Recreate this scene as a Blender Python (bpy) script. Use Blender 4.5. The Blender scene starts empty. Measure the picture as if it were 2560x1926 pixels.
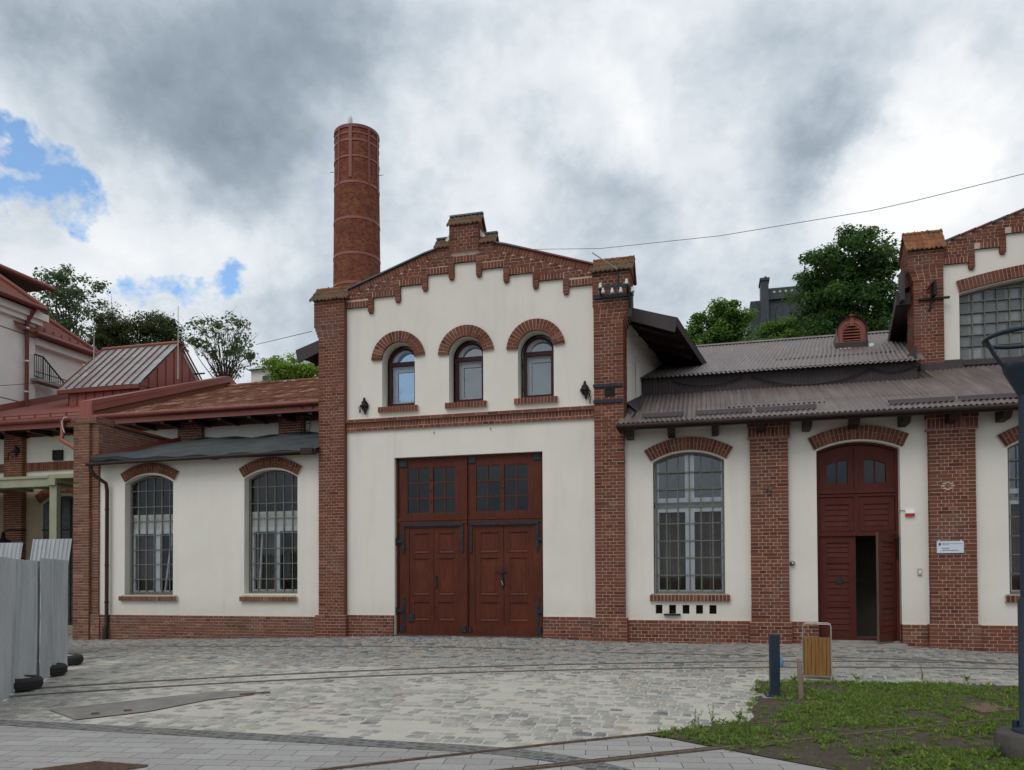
import bpy, math, random
import numpy as np
from mathutils import Vector, Matrix
from mathutils.geometry import tessellate_polygon
R=math.radians
random.seed(7); rng=np.random.default_rng(7)
S=bpy.context.scene; COL=S.collection

# ---------------------------------------------------------------- camera
TH=R(14.4); PITCH=R(1.0); ROLL=R(0.28)
FPX=1923.5; CX=1280.; CY=963.; YH=1436.
CAM=np.array([2.17,-17.51,1.6])
SH=YH-CY-FPX*math.tan(PITCH)
fw=np.array([-math.sin(TH)*math.cos(PITCH), math.cos(TH)*math.cos(PITCH), math.sin(PITCH)])
_r0=np.array([math.cos(TH), math.sin(TH),0.]); _u0=np.cross(_r0,fw)
rt=math.cos(ROLL)*_r0-math.sin(ROLL)*_u0; up=math.sin(ROLL)*_r0+math.cos(ROLL)*_u0
cd=bpy.data.cameras.new('camera'); cam=bpy.data.objects.new('camera',cd); COL.objects.link(cam)
cd.sensor_fit='HORIZONTAL'; cd.sensor_width=36.; cd.lens=36.*FPX/2560.; cd.shift_y=SH/2560.
cd.clip_start=.1; cd.clip_end=4000
m=Matrix.Identity(4)
for i in range(3):
    m[i][0]=rt[i]; m[i][1]=up[i]; m[i][2]=-fw[i]; m[i][3]=CAM[i]
cam.matrix_world=m; S.camera=cam
# measured picture points -> real positions on the planes they stand on
def ray(px,py): return fw*FPX+rt*(px-CX)-up*(py-CY-SH)
def W(px,py,y=0.):
    r=ray(px,py); q=CAM+r*((y-CAM[1])/r[1]); return float(q[0]),float(q[2])
def G(px,py,z=0.):
    r=ray(px,py); q=CAM+r*((z-CAM[2])/r[2]); return float(q[0]),float(q[1])
def XP(px,py,x):
    r=ray(px,py); q=CAM+r*((x-CAM[0])/r[0]); return float(q[1]),float(q[2])

# ---------------------------------------------------------------- world, sun, exposure
SUN_EL=R(50); SUN_AZ=R(198)      # azimuth measured from +Y towards +X: behind the viewer, a little left
w=bpy.data.worlds.new('World'); S.world=w; w.use_nodes=True
nt=w.node_tree; N=nt.nodes; Lk=nt.links; N.clear()
def nn(t,**k):
    n=N.new(t)
    for a,b in k.items(): setattr(n,a,b)
    return n
out=nn('ShaderNodeOutputWorld'); bg=nn('ShaderNodeBackground'); Lk.new(bg.outputs[0],out.inputs[0])
sky=nn('ShaderNodeTexSky',sky_type='NISHITA',sun_disc=False); sky.sun_elevation=SUN_EL; sky.sun_rotation=SUN_AZ
tc=nn('ShaderNodeTexCoord'); sep=nn('ShaderNodeSeparateXYZ'); Lk.new(tc.outputs['Generated'],sep.inputs[0])
def M(op,a,b=None,c=None,clamp=False):
    n=nn('ShaderNodeMath',operation=op); n.use_clamp=clamp
    for i,v in enumerate((a,b,c)):
        if v is None: continue
        if isinstance(v,(int,float)): n.inputs[i].default_value=v
        else: Lk.new(v,n.inputs[i])
    return n.outputs[0]
zc=M('ADD',M('MAXIMUM',sep.outputs[2],0.),.62)
cmb=nn('ShaderNodeCombineXYZ'); Lk.new(M('DIVIDE',sep.outputs[0],zc),cmb.inputs[0]); Lk.new(M('DIVIDE',sep.outputs[1],zc),cmb.inputs[1])
def noise(scale,det,rough,dist,off):
    n=nn('ShaderNodeTexNoise'); n.inputs['Scale'].default_value=scale; n.inputs['Detail'].default_value=det
    n.inputs['Roughness'].default_value=rough; n.inputs['Distortion'].default_value=dist
    mp=nn('ShaderNodeMapping'); mp.inputs['Location'].default_value=off; Lk.new(cmb.outputs[0],mp.inputs[0]); Lk.new(mp.outputs[0],n.inputs['Vector'])
    return n.outputs['Fac']
n1=noise(2.3,3,.5,.25,(3.1,1.7,.4)); n2=noise(5.2,10,.60,.15,(7.3,2.2,1.1)); n3=noise(15.,9,.62,.1,(1.3,9.2,2.1))
val=M('ADD',M('ADD',M('MULTIPLY',n1,.34),M('MULTIPLY',n2,.62)),M('MULTIPLY',n3,.20))
val=M('SUBTRACT',val,.035)
def warp(sc_w,amt,det,prev):
    wn=nn('ShaderNodeTexNoise'); wn.inputs['Scale'].default_value=sc_w; wn.inputs['Detail'].default_value=det; wn.inputs['Roughness'].default_value=.6; Lk.new(tc.outputs['Generated'],wn.inputs['Vector'])
    sb=nn('ShaderNodeVectorMath',operation='SUBTRACT'); Lk.new(wn.outputs['Color'],sb.inputs[0]); sb.inputs[1].default_value=(.5,.5,.5)
    sk=nn('ShaderNodeVectorMath',operation='SCALE'); Lk.new(sb.outputs[0],sk.inputs[0]); sk.inputs['Scale'].default_value=amt
    ad=nn('ShaderNodeVectorMath',operation='ADD'); Lk.new(prev,ad.inputs[0]); Lk.new(sk.outputs[0],ad.inputs[1]); return ad.outputs[0]
wv_=warp(4.5,.26,6,tc.outputs['Generated']); nrm_w=nn('ShaderNodeVectorMath',operation='NORMALIZE'); Lk.new(wv_,nrm_w.inputs[0])
def blob(px,py,rad,amp):
    d=ray(px,py); d=d/np.linalg.norm(d)
    vm=nn('ShaderNodeVectorMath',operation='DOT_PRODUCT')
    Lk.new(nrm_w.outputs[0],vm.inputs[0]); vm.inputs[1].default_value=tuple(d)
    mr=nn('ShaderNodeMapRange',interpolation_type='SMOOTHSTEP'); Lk.new(vm.outputs['Value'],mr.inputs[0])
    mr.inputs[1].default_value=math.cos(R(rad)); mr.inputs[2].default_value=1.; mr.inputs[3].default_value=0.; mr.inputs[4].default_value=amp
    return mr.outputs[0]
for px,py,rad,amp in [(450,80,12,-.11),(640,250,10,-.10),(560,370,6,-.05),(900,120,8,-.02),(60,180,9,-.01),(1080,20,8,-.07),
        (1490,285,4.2,.13),(1580,210,4,.11),(1290,330,6,.07),(1230,160,7,.05),(480,470,8,.13),(760,430,6,.10),(300,420,6,.06),(120,560,6,.05),(200,800,8,.07),(640,760,9,-.04),(760,620,8,-.04),
        (1480,450,6,-.06),(1900,130,10,-.0),(2080,420,6,-.07),(1960,460,6,-.04),(2250,490,5,.15),(2150,540,4,.09),(2400,300,4,.14),(2300,570,6,.08),(2450,420,8,.05),(1850,600,6,.06),(1290,560,5,.08),(2420,60,8,.03),(1300,20,10,.01),(1700,90,13,.06),(2250,60,8,.05),(1150,150,7,.05)]:
    val=M('ADD',val,blob(px,py,rad,amp))
cr=nn('ShaderNodeValToRGB'); Lk.new(val,cr.inputs[0]); cr.color_ramp.interpolation='LINEAR'
E=cr.color_ramp.elements
E[0].position=.22; E[0].color=(.165,.205,.25,1)
E[1].position=.80; E[1].color=(.70,.705,.71,1)
for p,c in [(.36,(.245,.295,.345,1)),(.48,(.385,.435,.485,1)),(.60,(.54,.575,.61,1))]:
    e=E.new(p); e.color=c
# small blue gaps, ragged by the cloud noise
bl=None
for px,py,rad,amp in [(60,480,4.6,1.),(20,430,3.4,.7),(385,722,3.0,1.),(450,702,2.8,.85)]:
    b=blob(px,py,rad,amp); bl=b if bl is None else M('MAXIMUM',bl,b)
# open blue sky behind the viewer, seen again in the gable's left window
def vblob(d,rad,amp):
    d=np.array(d,float); d/=np.linalg.norm(d); vm=nn('ShaderNodeVectorMath',operation='DOT_PRODUCT'); nrm=nn('ShaderNodeVectorMath',operation='NORMALIZE')
    Lk.new(tc.outputs['Generated'],nrm.inputs[0]); Lk.new(nrm.outputs[0],vm.inputs[0]); vm.inputs[1].default_value=tuple(d)
    mr=nn('ShaderNodeMapRange',interpolation_type='SMOOTHSTEP'); Lk.new(vm.outputs['Value'],mr.inputs[0]); mr.inputs[1].default_value=math.cos(R(rad)); mr.inputs[2].default_value=math.cos(R(rad*.5)); mr.inputs[3].default_value=0.; mr.inputs[4].default_value=amp
    return mr.outputs[0]
for px,py,rad in ((1003,935,3.2),):
    d=ray(px,py); bl=M('MAXIMUM',bl,vblob((d[0],-d[1],d[2]),rad,1.25))
bmask=M('MULTIPLY',M('SUBTRACT',M('ADD',M('MULTIPLY',bl,.95),M('ADD',M('MULTIPLY',M('SUBTRACT',n3,.5),3.2),M('MULTIPLY',M('SUBTRACT',n2,.5),1.0))),.56),2.4,clamp=True)

sc_=nn('ShaderNodeVectorMath',operation='SCALE'); Lk.new(sky.outputs[0],sc_.inputs[0]); sc_.inputs['Scale'].default_value=.135
tint=nn('ShaderNodeMix',data_type='RGBA'); tint.blend_type='MULTIPLY'; tint.inputs[0].default_value=1.
Lk.new(sc_.outputs[0],tint.inputs[6]); tint.inputs[7].default_value=(.98,1.12,1.18,1)
bmask=M('MULTIPLY',bmask,M('MULTIPLY',bl,4.,clamp=True))
mx=nn('ShaderNodeMix',data_type='RGBA'); Lk.new(bmask,mx.inputs[0]); Lk.new(cr.outputs[0],mx.inputs[6]); Lk.new(tint.outputs[2],mx.inputs[7])
Lk.new(mx.outputs[2],bg.inputs[0]); bg.inputs[1].default_value=1.0
sl=bpy.data.lights.new('sun','SUN'); sl.energy=.75; sl.angle=R(32); sl.color=(1,.96,.9)
so=bpy.data.objects.new('sun',sl); COL.objects.link(so)
sd=Vector((math.sin(SUN_AZ)*math.cos(SUN_EL),math.cos(SUN_AZ)*math.cos(SUN_EL),math.sin(SUN_EL)))
so.rotation_euler=sd.to_track_quat('Z','Y').to_euler(); so.location=(0,0,60)
vs=S.view_settings; vs.view_transform='Standard'; vs.look='None'; vs.gamma=1; vs.use_curve_mapping=False; vs.exposure=0.50

# ---------------------------------------------------------------- materials
MATS={}
class NT:
    def __init__(s,name,rough=.8,metal=0.,spec=.3):
        s.m=bpy.data.materials.new(name); s.m.use_nodes=True; MATS[name]=s.m
        s.t=s.m.node_tree; s.b=s.t.nodes['Principled BSDF']
        s.b.inputs['Roughness'].default_value=rough; s.b.inputs['Metallic'].default_value=metal; s.b.inputs['Specular IOR Level'].default_value=spec
        s.tc=s.n('ShaderNodeTexCoord')
    def n(s,t,**k):
        x=s.t.nodes.new(t)
        for a,b in k.items(): setattr(x,a,b)
        return x
    def l(s,a,b): s.t.links.new(a,b)
    def map(s,src='UV',scale=(1,1,1),rot=0,loc=(0,0,0)):
        mp=s.n('ShaderNodeMapping'); mp.inputs['Scale'].default_value=scale; mp.inputs['Rotation'].default_value=(0,0,rot); mp.inputs['Location'].default_value=loc
        s.l(s.tc.outputs[src],mp.inputs[0]); return mp.outputs[0]
    def noise(s,scale,det=4,rough=.6,vec=None,dist=0):
        x=s.n('ShaderNodeTexNoise'); x.inputs['Scale'].default_value=scale; x.inputs['Detail'].default_value=det; x.inputs['Roughness'].default_value=rough; x.inputs['Distortion'].default_value=dist
        s.l(vec if vec is not None else s.map('Object'),x.inputs['Vector']); return x.outputs['Fac']
    def ramp(s,fac,stops,mode='LINEAR'):
        x=s.n('ShaderNodeValToRGB'); x.color_ramp.interpolation=mode; e=x.color_ramp.elements
        e[0].position,e[0].color=stops[0][0],(*stops[0][1],1); e[1].position,e[1].color=stops[-1][0],(*stops[-1][1],1)
        for p,c in stops[1:-1]: q=e.new(p); q.color=(*c,1)
        s.l(fac,x.inputs[0]); return x.outputs[0]
    def mix(s,fac,a,b,mode='MIX'):
        x=s.n('ShaderNodeMix',data_type='RGBA'); x.blend_type=mode
        for i,v in ((0,fac),(6,a),(7,b)):
            if isinstance(v,(int,float)): x.inputs[i].default_value=v
            elif isinstance(v,tuple): x.inputs[i].default_value=(*v,1)
            else: s.l(v,x.inputs[i])
        return x.outputs[2]
    def math(s,op,a,b=None,clamp=False):
        x=s.n('ShaderNodeMath',operation=op); x.use_clamp=clamp
        for i,v in enumerate((a,b)):
            if v is None: continue
            if isinstance(v,(int,float)): x.inputs[i].default_value=v
            else: s.l(v,x.inputs[i])
        return x.outputs[0]
    def col(s,c):
        if isinstance(c,tuple): s.b.inputs['Base Color'].default_value=(*c,1)
        else: s.l(c,s.b.inputs['Base Color'])
    def bump(s,h,st=.3,dist=.01):
        x=s.n('ShaderNodeBump'); x.inputs['Strength'].default_value=st; x.inputs['Distance'].default_value=dist
        s.l(h,x.inputs['Height']); s.l(x.outputs[0],s.b.inputs['Normal'])
    def attr(s,name='tint'):
        x=s.n('ShaderNodeAttribute'); x.attribute_name=name; return x.outputs['Fac']

def mat_plain(name,c,c2=None,rough=.7,metal=0.,scale=6.,spec=.3,bump=.15,det=5):
    t=NT(name,rough,metal,spec); c2=c2 or tuple(v*.72 for v in c)
    f=t.noise(scale,det,.62)
    t.col(t.ramp(f,[(.32,c2),(.62,c)]))
    if bump: t.bump(t.noise(scale*9,3),bump,.004)
    return t
def brick_face(name,dark,mid,light,rough=.9):
    t=NT(name,rough,spec=.2)
    base=t.ramp(t.attr(),[(0,dark),(.45,mid),(.85,mid),(1,light)])
    f=t.noise(35,4,.6); base=t.mix(t.math('MULTIPLY',f,.40),base,(dark[0]*.6,dark[1]*.6,dark[2]*.6))
    f2=t.noise(1.1,4,.65); base=t.mix(t.ramp(f2,[(.5,(0,0,0)),(.72,(.45,.45,.45))]),base,(.16,.105,.085))
    t.col(base); t.bump(t.noise(90,3),.5,.004)
brick_face('brick',(.105,.036,.024),(.190,.066,.041),(.28,.110,.066))
brick_face('brick_old',(.12,.055,.036),(.22,.092,.058),(.33,.165,.11))
t=mat_plain('mortar',(.56,.43,.355),(.44,.32,.26),.95,scale=9)
t=mat_plain('mortar_old',(.50,.42,.36),(.34,.27,.23),.95,scale=5)
# plaster: warm white, faint streaks and dirt towards the eaves' drip line
t=NT('plaster',.92,spec=.15)
f=t.noise(.7,6,.65); f2=t.noise(1.,5,.6,t.map('Object',(3.,3.,.35)))
c=t.ramp(f,[(.3,(.69,.655,.585)),(.7,(.755,.72,.65))]); c=t.mix(t.ramp(f2,[(.52,(0,0,0)),(.78,(.3,.3,.3))]),c,(.50,.46,.41)); t.col(c)
t.bump(t.noise(60,4),.25,.003)
# splashed dirt low on the wall: a real stain band with a ragged top
z_=t.n('ShaderNodeSeparateXYZ'); t.l(t.tc.outputs['Object'],z_.inputs[0]); mr=t.n('ShaderNodeMapRange'); t.l(z_.outputs[2],mr.inputs[0]); mr.inputs[1].default_value=1.05; mr.inputs[2].default_value=.55; mr.inputs[3].default_value=0.; mr.inputs[4].default_value=.9
dn=t.noise(3.2,6,.7); t.col(t.mix(t.math('MULTIPLY',t.math('MULTIPLY',mr.outputs[0],dn),.55,clamp=True),c,(.40,.35,.29)))
mat_plain('plaster_far',(.80,.76,.71),(.74,.70,.65),.9,scale=2)
mat_plain('white_pvc',(.86,.88,.89),(.82,.84,.85),.35,scale=3,bump=0)
mat_plain('white_board',(.78,.76,.71),(.72,.70,.65),.6,scale=3,bump=0)
# painted timber
def paint_wood(name,a,b,rough=.5,sc=(18,18,1.6)):
    t=NT(name,rough,spec=.2); f=t.noise(1.6,6,.6,t.map('Object',sc),.6); g=t.noise(1.3,4,.6)
    c=t.ramp(f,[(.25,a),(.75,b)]); c=t.mix(t.ramp(g,[(.45,(0,0,0)),(.8,(.4,.4,.4))]),c,tuple(v*1.5 for v in b)); t.col(c); t.bump(f,.25,.004)
paint_wood('gate_paint',(.050,.0125,.007),(.112,.027,.013),.5)
paint_wood('gate_panel',(.056,.014,.008),(.128,.032,.015),.5)
paint_wood('door_paint',(.055,.0115,.009),(.098,.022,.014),.6)
paint_wood('window_paint',(.030,.009,.011),(.050,.014,.016))
paint_wood('eave_wood',(.020,.012,.012),(.040,.022,.020))
paint_wood('bin_wood',(.16,.075,.022),(.30,.155,.048),.55,(26,26,2.))
paint_wood('raw_wood',(.16,.12,.09),(.27,.21,.16),.85,(30,30,2))
mat_plain('iron',(.030,.042,.052),(.016,.022,.028),.55,.3,12)
mat_plain('black_iron',(.020,.018,.019),(.010,.009,.010),.5,.3,20)
mat_plain('grille_paint',(.165,.165,.135),(.125,.12,.095),.55,0,9,bump=0)
mat_plain('navy_paint',(.018,.030,.048),(.013,.022,.036),.45,0,5,bump=.05)
mat_plain('bare_steel',(.45,.42,.38),(.34,.31,.28),.4,.8,12,bump=0)
mat_plain('rust',(.19,.120,.088),(.11,.07,.053),.85,.1,22,bump=.4)
mat_plain('rail_steel',(.19,.165,.145),(.12,.10,.085),.55,.4,14)
mat_plain('rail_rust',(.15,.105,.082),(.085,.06,.05),.8,.1,16,bump=.3)
mat_plain('groove',(.018,.016,.014),(.010,.009,.008),.95)
mat_plain('porcelain',(.72,.72,.68),(.55,.55,.51),.2,0,8,bump=0)
mat_plain('concrete',(.34,.32,.29),(.22,.21,.19),.9,0,5,bump=.4)
mat_plain('dark_concrete',(.085,.078,.070),(.055,.05,.045),.8,0,5,bump=.4)
mat_plain('sand',(.52,.46,.37),(.40,.35,.28),.95,0,14,bump=.5)
mat_plain('rubber',(.025,.025,.026),(.04,.038,.036),.75,0,14,bump=.3)
mat_plain('plaster_tan_shade',(.36,.29,.20),(.29,.23,.16),.9,scale=2)  # tan render, darkened to carry the canopy's shade in its colour
mat_plain('green_steel',(.31,.32,.215),(.26,.27,.18),.5,0,2,bump=0)
mat_plain('bark',(.085,.065,.05),(.045,.035,.028),.95,0,8,bump=.6)
mat_plain('dark_room',(.02,.02,.022),(.012,.012,.014),.9,0,3,bump=0)
mat_plain('room_wall',(.16,.15,.14),(.12,.11,.10),.9,0,2,bump=0)
mat_plain('curtain',(.135,.085,.055),(.085,.05,.035),.8,0,5,bump=0)
mat_plain('curtain_green',(.09,.10,.075),(.05,.06,.045),.8,0,5,bump=0)
mat_plain('slate_cladding',(.060,.068,.080),(.042,.048,.058),.6,.2,3)
mat_plain('blue_plastic',(.10,.27,.50),(.06,.18,.36),.4,0,8,bump=0)
mat_plain('red_plastic',(.5,.02,.02),(.42,.02,.02),.4,0,8,bump=0)
mat_plain('sign_white',(.60,.66,.73),(.57,.63,.70),.4,0,3,bump=0)
mat_plain('sign_ink',(.05,.07,.09),(.04,.06,.08),.6,bump=0)
mat_plain('sign_grey',(.25,.29,.34),(.22,.26,.3),.6,bump=0)
mat_plain('crest_blue',(.03,.09,.20),(.02,.06,.15),.5,bump=0)
# roof metals: weathered, with the run-off stains a ribbed sheet gets
def roof_metal(name,a,b,st,rough=.5,metal=.15):
    t=NT(name,rough,metal,.5); f=t.noise(1.,6,.65,t.map('Object',(1.5,.6,.6))); g=t.noise(1.,5,.65,t.map('Object',(9,.5,.5)))
    c=t.ramp(f,[(.3,a),(.7,b)]); c=t.mix(t.ramp(g,[(.5,(0,0,0)),(.75,(.7,.7,.7))]),c,st); t.col(c)
    rr=t.ramp(g,[(.3,(rough-.1,)*3),(.7,(rough+.2,)*3)]); t.l(rr,t.b.inputs['Roughness']); t.bump(t.noise(14,4),.2,.004)
roof_metal('brown_sheet',(.120,.092,.086),(.180,.142,.130),(.26,.225,.20))
roof_metal('brown_flash',(.042,.033,.037),(.068,.053,.058),(.085,.07,.072),.7)
roof_metal('red_sheet',(.215,.060,.045),(.290,.085,.062),(.33,.125,.095),.42,.1)
roof_metal('red_dark',(.150,.034,.026),(.200,.047,.036),(.22,.07,.05),.4,.1)
roof_metal('galvanised',(.36,.38,.39),(.52,.54,.55),(.24,.24,.23),.40,.35)  # dark streaks stain the sheet and paint in the ribs' shading contrast
roof_metal('coping',(.055,.075,.080),(.095,.115,.118),(.12,.14,.14),.45,.2)
t=NT('bitumen',.8,spec=.25); f=t.noise(1.4,6,.6); g=t.noise(7,5,.6)
t.col(t.mix(t.ramp(g,[(.5,(0,0,0)),(.75,(.6,.6,.6))]),t.ramp(f,[(.3,(.032,.038,.040)),(.7,(.058,.066,.068))]),(.09,.095,.092))); t.bump(f,.8,.05)
# tiles
def tile_mat(name,stops,sc,bw=.18,rh=.16,st=.6):
    t=NT(name,.9,spec=.15); br=t.n('ShaderNodeTexBrick'); t.l(t.map('UV'),br.inputs[0])
    br.inputs['Color1'].default_value=(0,0,0,1); br.inputs['Color2'].default_value=(1,1,1,1); br.inputs['Mortar'].default_value=(.2,.2,.2,1)
    br.inputs['Scale'].default_value=1; br.inputs['Brick Width'].default_value=bw; br.inputs['Row Height'].default_value=rh; br.inputs['Mortar Size'].default_value=.006; br.inputs['Mortar Smooth'].default_value=.3
    f=t.noise(sc,5,.65); v=t.mix(.5,br.outputs['Color'],t.ramp(f,[(.3,(0,0,0)),(.7,(1,1,1))]))
    c=t.ramp(v,stops); c=t.mix(t.math('MULTIPLY',br.outputs['Fac'],.8),c,(.03,.02,.015)); t.col(c); t.bump(t.math('SUBTRACT',1,br.outputs['Fac']),st,.02)
tile_mat('plain_tile',[(.15,(.13,.055,.036)),(.45,(.21,.095,.062)),(.65,(.27,.13,.09)),(.85,(.46,.32,.235))],1.3)
t=NT('moss_tile',.95,spec=.15); f=t.noise(6,6,.7); t.col(t.mix(t.ramp(t.attr(),[(0,(0,0,0)),(1,(.8,.8,.8))]),t.ramp(f,[(.3,(.070,.050,.032)),(.55,(.125,.092,.058)),(.75,(.19,.148,.098))]),(.17,.085,.05))); t.bump(f,.6,.01)
t=NT('clay_tile',.9,spec=.2); f=t.noise(5,6,.7); t.col(t.mix(t.ramp(f,[(.5,(0,0,0)),(.68,(.9,.9,.9))]),t.ramp(t.attr(),[(0,(.20,.080,.038)),(1,(.31,.135,.065))]),(.06,.045,.035))); t.bump(f,.6,.01)
# red interlocking roof tile of the white house (rows across the slope)
t=NT('house_tile',.7,spec=.3); wv=t.n('ShaderNodeTexWave',wave_type='BANDS',bands_direction='Y'); t.l(t.map('UV'),wv.inputs[0]); wv.inputs['Scale'].default_value=1.05; wv.wave_profile='SAW'
f=t.noise(9,4,.6); t.col(t.mix(t.math('MULTIPLY',wv.outputs['Fac'],.55),t.ramp(f,[(.3,(.22,.065,.045)),(.7,(.31,.10,.072))]),(.06,.015,.012))); t.bump(wv.outputs['Fac'],1.,.06)
# glass
def glass_mat(name,tintc,refl=.25,rough=.03):
    m_=bpy.data.materials.new(name); m_.use_nodes=True; MATS[name]=m_; t_=m_.node_tree; n_=t_.nodes; n_.clear()
    o=n_.new('ShaderNodeOutputMaterial'); tr=n_.new('ShaderNodeBsdfTransparent'); tr.inputs[0].default_value=(*tintc,1)
    gl=n_.new('ShaderNodeBsdfGlossy'); gl.inputs['Roughness'].default_value=rough; gl.inputs[0].default_value=(.92,.96,1,1)
    fr=n_.new('ShaderNodeFresnel'); fr.inputs[0].default_value=1.5
    ns=n_.new('ShaderNodeTexNoise'); ns.inputs['Scale'].default_value=3.; bp=n_.new('ShaderNodeBump'); bp.inputs['Strength'].default_value=.05; bp.inputs['Distance'].default_value=.02
    t_.links.new(ns.outputs['Fac'],bp.inputs['Height']); t_.links.new(bp.outputs[0],gl.inputs['Normal'])
    ad=n_.new('ShaderNodeMath'); ad.operation='ADD'; ad.inputs[1].default_value=refl; t_.links.new(fr.outputs[0],ad.inputs[0]); ad.use_clamp=True
    mx=n_.new('ShaderNodeMixShader'); t_.links.new(ad.outputs[0],mx.inputs[0]); t_.links.new(tr.outputs[0],mx.inputs[1]); t_.links.new(gl.outputs[0],mx.inputs[2]); t_.links.new(mx.outputs[0],o.inputs[0])
glass_mat('glass',(.93,.95,.96),.0)
glass_mat('pane_dark',(.10,.13,.15),.0,.04)
glass_mat('pane_sky',(.25,.33,.40),.20,.01)
glass_mat('pane_upper',(.30,.34,.38),.05,.02)
t=NT('old_glass',.30,.0,.5); f=t.noise(5,5,.6); v=t.n('ShaderNodeTexBrick'); t.l(t.map('UV'),v.inputs[0]); v.offset=0
v.inputs['Color1'].default_value=(0,0,0,1); v.inputs['Color2'].default_value=(1,1,1,1); v.inputs['Mortar'].default_value=(.3,.3,.3,1); v.inputs['Scale'].default_value=1; v.inputs['Brick Width'].default_value=.27; v.inputs['Row Height'].default_value=.272; v.inputs['Mortar Size'].default_value=.0
t.col(t.mix(t.math('MULTIPLY',f,.6),t.ramp(v.outputs['Color'],[(0,(.10,.115,.12)),(.8,(.20,.215,.215)),(1,(.33,.35,.35))]),(.07,.075,.08))); t.bump(f,.2,.02)
mat_plain('dirty_pane',(.055,.068,.078),(.025,.030,.035),.22,0,7,.5,bump=0)
t=NT('roof_glass',.28,.0,.6); f=t.noise(1.3,5,.6); t.col(t.ramp(f,[(.35,(.20,.215,.215)),(.6,(.33,.34,.33)),(.75,(.45,.46,.44))])); t.b.inputs['Alpha'].default_value=.88
glass_mat('lamp_glass',(.9,.92,.92),.03,.05)
# stone paving
def stones(name,bw,rh,mort,rot,distort,stops,joint,sand=None,squash=1.,bumpd=.015,scalevar=0.):
    t=NT(name,.9,spec=.2)
    mp=t.map('Object',rot=rot); wn=t.n('ShaderNodeTexNoise'); wn.inputs['Scale'].default_value=2.6; wn.inputs['Detail'].default_value=3; t.l(mp,wn.inputs['Vector'])
    sub=t.n('ShaderNodeVectorMath',operation='SUBTRACT'); t.l(wn.outputs['Color'],sub.inputs[0]); sub.inputs[1].default_value=(.5,.5,.5)
    sc=t.n('ShaderNodeVectorMath',operation='SCALE'); t.l(sub.outputs[0],sc.inputs[0]); sc.inputs['Scale'].default_value=distort
    ad=t.n('ShaderNodeVectorMath',operation='ADD'); t.l(mp,ad.inputs[0]); t.l(sc.outputs[0],ad.inputs[1])
    wn2=t.n('ShaderNodeTexNoise'); wn2.inputs['Scale'].default_value=13; wn2.inputs['Detail'].default_value=2; t.l(mp,wn2.inputs['Vector'])
    sub2=t.n('ShaderNodeVectorMath',operation='SUBTRACT'); t.l(wn2.outputs['Color'],sub2.inputs[0]); sub2.inputs[1].default_value=(.5,.5,.5)
    sc2=t.n('ShaderNodeVectorMath',operation='SCALE'); t.l(sub2.outputs[0],sc2.inputs[0]); sc2.inputs['Scale'].default_value=distort*.28
    ad2=t.n('ShaderNodeVectorMath',operation='ADD'); t.l(ad.outputs[0],ad2.inputs[0]); t.l(sc2.outputs[0],ad2.inputs[1])
    br=t.n('ShaderNodeTexBrick'); t.l(ad2.outputs[0],br.inputs[0]); br.offset=.5; br.squash=squash; br.squash_frequency=3
    br.inputs['Color1'].default_value=(0,0,0,1); br.inputs['Color2'].default_value=(1,1,1,1); br.inputs['Mortar'].default_value=(.5,.5,.5,1)
    br.inputs['Scale'].default_value=1; br.inputs['Brick Width'].default_value=bw; br.inputs['Row Height'].default_value=rh; br.inputs['Mortar Size'].default_value=mort; br.inputs['Mortar Smooth'].default_value=.35
    c=t.ramp(br.outputs['Color'],stops); f=t.noise(22,5,.65); c=t.mix(t.math('MULTIPLY',f,.5),c,(.10,.095,.09))
    fac=br.outputs['Fac']
    if sand:
        sx=t.n('ShaderNodeSeparateXYZ'); t.l(t.tc.outputs['Object'],sx.inputs[0])
        mr=t.n('ShaderNodeMapRange'); t.l(sx.outputs[1],mr.inputs[0]); mr.inputs[1].default_value=-1.8; mr.inputs[2].default_value=-6.5; mr.inputs[3].default_value=-.32; mr.inputs[4].default_value=.19
        a=t.noise(.9,5,.6); b=t.noise(7.5,5,.7); r_=br.outputs['Color']
        s_=t.math('ADD',t.math('ADD',t.math('MULTIPLY',a,.9),t.math('MULTIPLY',b,.8)),mr.outputs[0])
        s_=t.math('ADD',s_,t.math('MULTIPLY',t.math('SUBTRACT',r_,.5),-.55)); s_=t.math('MULTIPLY',t.math('SUBTRACT',s_,.80),6.,clamp=True); s_=t.math('MULTIPLY',s_,.88)
        fac=t.math('MAXIMUM',fac,s_)
    jn=t.noise(4,5,.6); jc=t.ramp(jn,[(.3,tuple(v*.82 for v in joint)),(.7,joint)])
    c=t.mix(fac,c,jc); t.col(c)
    h=t.math('ADD',t.math('SUBTRACT',1,fac),t.math('MULTIPLY',f,.25)); t.bump(h,.75,bumpd)
t=NT('sand_bed',.95,spec=.1); f=t.noise(2.2,6,.65); g=t.noise(30,5,.7); sx=t.n('ShaderNodeSeparateXYZ'); t.l(t.tc.outputs['Object'],sx.inputs[0])
mr=t.n('ShaderNodeMapRange'); t.l(sx.outputs[1],mr.inputs[0]); mr.inputs[1].default_value=-1.2; mr.inputs[2].default_value=-5.5
c=t.mix(mr.outputs[0],(.27,.262,.24),(.50,.475,.415)); c=t.mix(t.ramp(f,[(.4,(0,0,0)),(.7,(.5,.5,.5))]),c,(.36,.345,.305)); c=t.mix(t.ramp(g,[(.5,(0,0,0)),(.75,(.45,.45,.45))]),c,(.22,.21,.185)); t.col(c); t.bump(g,.7,.012)
t=NT('sett_stone',.85,spec=.25); f=t.noise(26,5,.65); g=t.noise(5,5,.65)
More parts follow.
